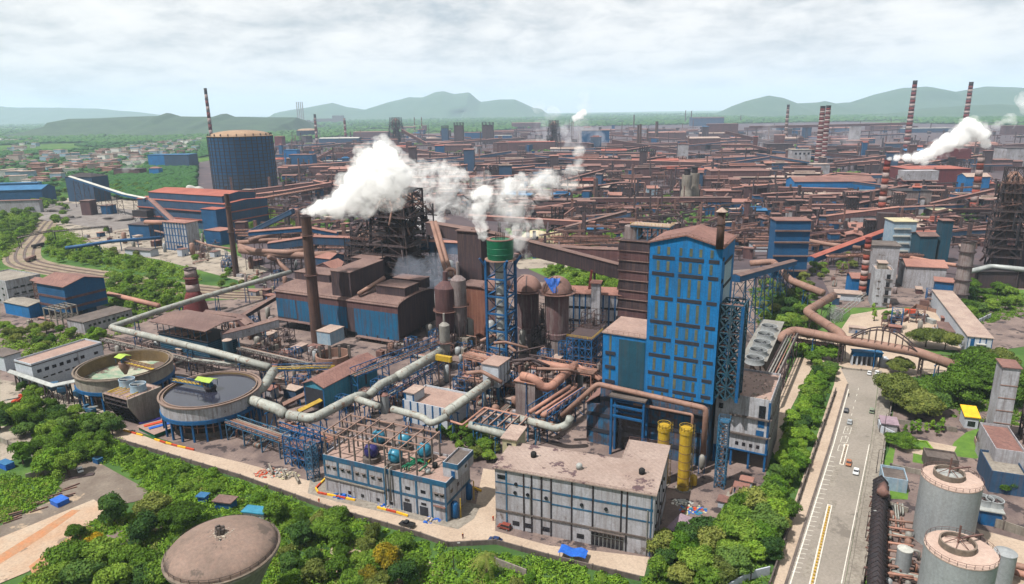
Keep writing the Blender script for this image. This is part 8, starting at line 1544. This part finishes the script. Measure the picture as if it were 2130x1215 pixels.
grove([(1606,1000),(1632,920),(1668,840),(1700,775),(1730,768),(1724,800),(1682,920),(1634,1055),(1610,1060)],46,6,8.5,['lush','lush','green','dark'],'in the roadside belt',4.2,7)
grove([(1655,740),(1700,730),(1745,735),(1745,760),(1690,770)],7,6,9,['green','lush'],'at the top of the roadside belt',4,8)
for p,h,kd,w_ in (((1866,846),17,'broadolive','over the compound wall by the main road'),((1905,868),14,'broadolive','behind the slender columns'),((2035,815),22,'broad','biggest of the garden'),((2085,835),19,'broad','right of the biggest garden tree'),((1990,838),17,'broad','behind the yellow-roofed house'),((1955,862),12,'dark','left of the yellow-roofed house'),((1870,778),10,'broadolive','beside the gatehouse'),((1925,722),13,'broadolive','beside the arch bridge'),((1965,728),11,'broadolive','before the long white store'),((2030,760),12,'broad','in front of the long store'),((2075,770),13,'broadolive','right of the great gas main end'),((1815,655),9,'slim','tall dark column beside the pale concrete building'),((1818,668),8.5,'slim','front column by the pale concrete building'),((1870,930),7,'broad','small and round by the gate wall'),((2085,1020),6.5,'broad','behind the farther storage tank'),((2055,965),4,'olive','small and thin by the monument')): tree(G(*p),h,kd,w_,'large trees right of the main road')
for k,(x,y) in enumerate(((1882,905),(1895,903),(1908,902),(1925,900),(1948,908),(1957,900),(1938,895))): tree(G(x,y),6+k%3,'slim','in the clipped row of the court','slender trees of the court')
grove([(1560,640),(1600,620),(1680,640),(1690,690),(1650,690),(1590,680)],16,7,10,['green','dark','olive'],'behind the cooling cells',5,9); grove([(1570,590),(1640,600),(1690,570),(1700,630),(1640,640),(1560,620)],16,6,9,['green','olive'],'under the zigzag gas main',5,10); grove([(1990,600),(2090,610),(2120,650),(2000,670)],16,8,12,['green','dark','broad'],'left of the right-hand lawn',7,11)
grove([(1690,560),(1760,540),(1790,560),(1700,600)],10,6,9,['olive','green'],'below the orange-brown gallery',6,12,stuff=True); grove([(1830,655),(1870,650),(1875,662),(1835,672)],5,3,5,['lush'],'at the foot of the pale concrete building',3,13,True)
grove([(905,905),(960,900),(1045,915),(1040,965),(985,960),(930,925)],17,4.5,6.5,['green','green','olive'],'in the dense shrubbery behind the two halls',3.6,14)
grove([(1140,560),(1290,566),(1290,615),(1190,625),(1150,600)],24,7,10,['lush','green'],'below the massive dark gallery',6,15,stuff=True); grove([(1150,495),(1290,490),(1260,520),(1180,520)],12,8,11,['lush','green'],'by the limestone heap',8,16,stuff=True)
grove([(500,425),(620,445),(600,485),(500,478)],20,8,11,['green','dark'],'behind the dark rust chimney',8,17,stuff=True); grove([(0,445),(95,440),(80,470),(40,510),(20,540),(0,550)],34,9,12,['green','dark','lush'],'inside the railway bend',9,18,stuff=True)
grove([(90,500),(130,500),(230,535),(400,570),(418,592),(260,568),(110,545),(88,520)],46,6,9,['green','lush'],'along the inner side of the railway',6,19,stuff=True); grove([(218,565),(330,590),(400,610),(400,650),(330,640),(240,660),(225,600)],34,7,10,['green','dark','lush'],'between the boiler house and the striped stub chimney',6,20,stuff=True)
grove([(240,655),(330,640),(345,660),(250,690)],8,6,8,['green'],'under the long pale pipe',5,21,stuff=True); grove([(0,690),(60,685),(150,695),(225,695),(205,718),(110,735),(40,740)],20,6,9,['green','lush','olive'],'behind the white workshop',6,22); grove([(30,815),(95,815),(90,845),(40,850)],5,5,7,['green','dark'],'in front of the white workshop',5,23)
grove([(100,440),(135,440),(140,470),(110,475)],6,9,11,['green'],'at the top of the railway bend',8,24,stuff=True); grove([(210,380),(320,385),(310,405),(240,410),(210,400)],26,9,13,['far'],'behind the long conveyor',10,25,stuff=True); grove([(60,400),(140,395),(140,440),(70,435)],20,9,13,['far'],'beside the bright blue roofed shed',10,26,stuff=True)
tree(G(408,545),8,'green','alone on the pale yard','yard trees'); tree(G(222,485),8,'green','beside the thin pipe bridge','yard trees'); grove([(235,525),(300,535),(290,545),(240,540)],5,6,8,['olive','green'],'before the long low white shed',5,27,stuff=True); grove([(470,560),(560,590),(500,610),(440,600)],9,5,7,['green','olive'],'near the dark rust chimney foot',6,28,stuff=True)
grove([(1300,480),(1360,470),(1420,500),(1330,520)],8,8,10,['green'],'behind the louvre tower',8,29,stuff=True); grove([(1375,415),(1400,410),(1395,440),(1375,440)],5,10,12,['dark'],'among the centre mills',8,30,stuff=True)
if STUFF:
    cv={}
    for (x,y),h,key in STUFF:
        me,tm,ph,pr=TREES[key]; k_=me.materials[0].name
        if ('v',key) not in cv: q_=np.empty(len(me.vertices)*3,np.float32); me.vertices.foreach_get('co',q_); cv[('v',key)]=q_.reshape(-1,4,3)
        Q=cv[('v',key)][::2]; s_=h/ph; a=RT.uniform(0,6.28); c_,n_=math.cos(a),math.sin(a); ctr=Q.mean(1,keepdims=True); Q=ctr+(Q-ctr)*1.35
        W_=np.stack([(Q[...,0]*c_-Q[...,1]*n_)*s_+x,(Q[...,0]*n_+Q[...,1]*c_)*s_+y,Q[...,2]*s_],-1).reshape(-1,3); cv.setdefault(k_,[]).append(W_)
    for k_ in ('leaf_green','leaf_dark','leaf_lush','leaf_olive'):
        if k_ in cv: o=bpy.data.objects.new('woodland',quadmesh('woodland',np.concatenate(cv[k_]),k_)); COL.objects.link(o); o['kind']='stuff'; o['category']='woodland'; o['label']='smaller trees massed along the railway and between the far sheds'
# ================================================================ STEAM
steam('steam_plume','thick white steam plume blowing from the tall soot-brown chimney',[(638,440,7),(650,438,11),(668,434,16),(690,430,20),(722,412,30),(752,392,40),(792,372,46),(800,332,34),(790,308,13),(826,366,34),(762,428,22),(705,442,14),(775,342,32)],365,.24,halo=.09,seed=4)
steam('steam_plume','ragged steam trailing right of the thick plume in front of the furnace',[(876,368,34),(905,358,30),(935,380,32),(905,412,32),(862,440,28),(930,415,28),(905,452,26),(950,365,24),(945,345,16),(960,430,24),(985,440,20),(880,472,16),(840,470,12)],530,.085,thin=.44,seed=2,sc=.085)
steam('steam_plume','upright steam puff above the green drum',[(1004,488,12),(1001,472,15),(998,452,17),(997,430,19),(1001,408,21),(1008,400,18)],345,.2,thin=.38,seed=3,sc=.14)
steam('steam_plume','drifting white steam cloud right of the green drum top',[(980,395,22),(1010,380,26),(1035,425,34),(1060,400,36),(1090,388,34),(1058,455,30),(1120,378,28),(1150,372,24),(1185,372,24),(1210,345,16),(1205,315,12),(1085,430,30),(1060,475,22),(1130,400,22)],350,.12,thin=.46,seed=4,sc=.085)
steam('steam_plume','low steam wisp curling over the right side of the green drum',[(1088,480,28),(1075,505,22),(1115,470,20),(1062,525,14),(1095,530,12)],325,.11,thin=.45,seed=5,sc=.12)
steam('steam_plume','dense white steam plume blown right from the tall banded chimney',[(1850,330,4),(1866,329,7),(1886,328,9),(1908,327,12),(1930,320,14),(1952,308,17),(1975,295,18),(1998,284,22),(2022,272,22),(2044,280,14),(2012,258,12),(2050,300,10),(1922,338,7)],705,.2,seed=6,halo=.05)
steam('smoke_plume','thin grey smoke rising around the distant furnace',[(1130,290,18),(1125,262,18),(1150,240,20),(1120,225,14),(1165,270,20),(1140,300,20)],2400,.008,(.9,.92,.96),thin=.42,seed=7,sc=.02); steam('smoke_plume','thin pale smoke rising in front of the hazy blue hall',[(1195,300,24),(1205,262,24),(1215,225,16),(1180,270,18),(1240,290,22),(1200,330,14),(1215,200,12)],2000,.008,(.9,.92,.96),thin=.42,seed=8,sc=.02)
steam('steam_plume','small bright white steam puff before the smoke',[(1196,246,7),(1206,240,9),(1214,234,7)],2100,.07,seed=9); steam('smoke_plume','blue-grey smoke hanging over the cast house roof',[(900,570,44),(950,550,40),(860,600,30),(920,610,36),(850,560,34),(985,590,30)],405,.02,(.5,.56,.68),thin=.34,seed=10,sc=.045); steam('steam_plume','pale steam cloud at the right edge of the sky',[(2125,205,14),(2140,225,18),(2100,250,16),(2080,262,12)],2300,.02,seed=11,thin=.4,sc=.02); steam('smoke_plume','faint smoke beside the small brown shed in the trees',[(275,345,10),(285,335,12),(262,352,8)],1450,.014,thin=.4,seed=12,sc=.04)
steam('smoke_plume','thin haze of smoke beside the very tall chimney',[(1760,300,30),(1700,300,26),(1600,280,24),(1580,310,24)],1900,.0022,(.85,.88,.95),thin=.35,seed=13,sc=.012)
# ================================================================ LABELS: same wording gets its place in the row
ORD='first second third fourth fifth sixth seventh eighth ninth tenth eleventh twelfth'.split()
def ordn(i):
    if i<12: return ORD[i]
    n=i+1; return str(n)+('th' if 10<=n%100<=20 else {1:'st',2:'nd',3:'rd'}.get(n%10,'th'))
bpy.context.view_layer.update(); bucket={}
for o in LABELS:
    try: bucket.setdefault(o['label'],[]).append(o)
    except ReferenceError: pass
for lb,os_ in bucket.items():
    w_=lb.split()
    if len(w_)>16: print('LONG',lb)
    if len(os_)<2: continue
    if len(w_)>12: print('LONG2',lb)
    key=[(o.matrix_world.translation.x/max(1,o.matrix_world.translation.y),o) for o in os_]; key.sort(key=lambda t:t[0])
    for i,(_,o) in enumerate(key): 
        o['label']=lb+', '+ordn(i)+' from the left'
        if 'group' not in o: o['group']=lb+' set'
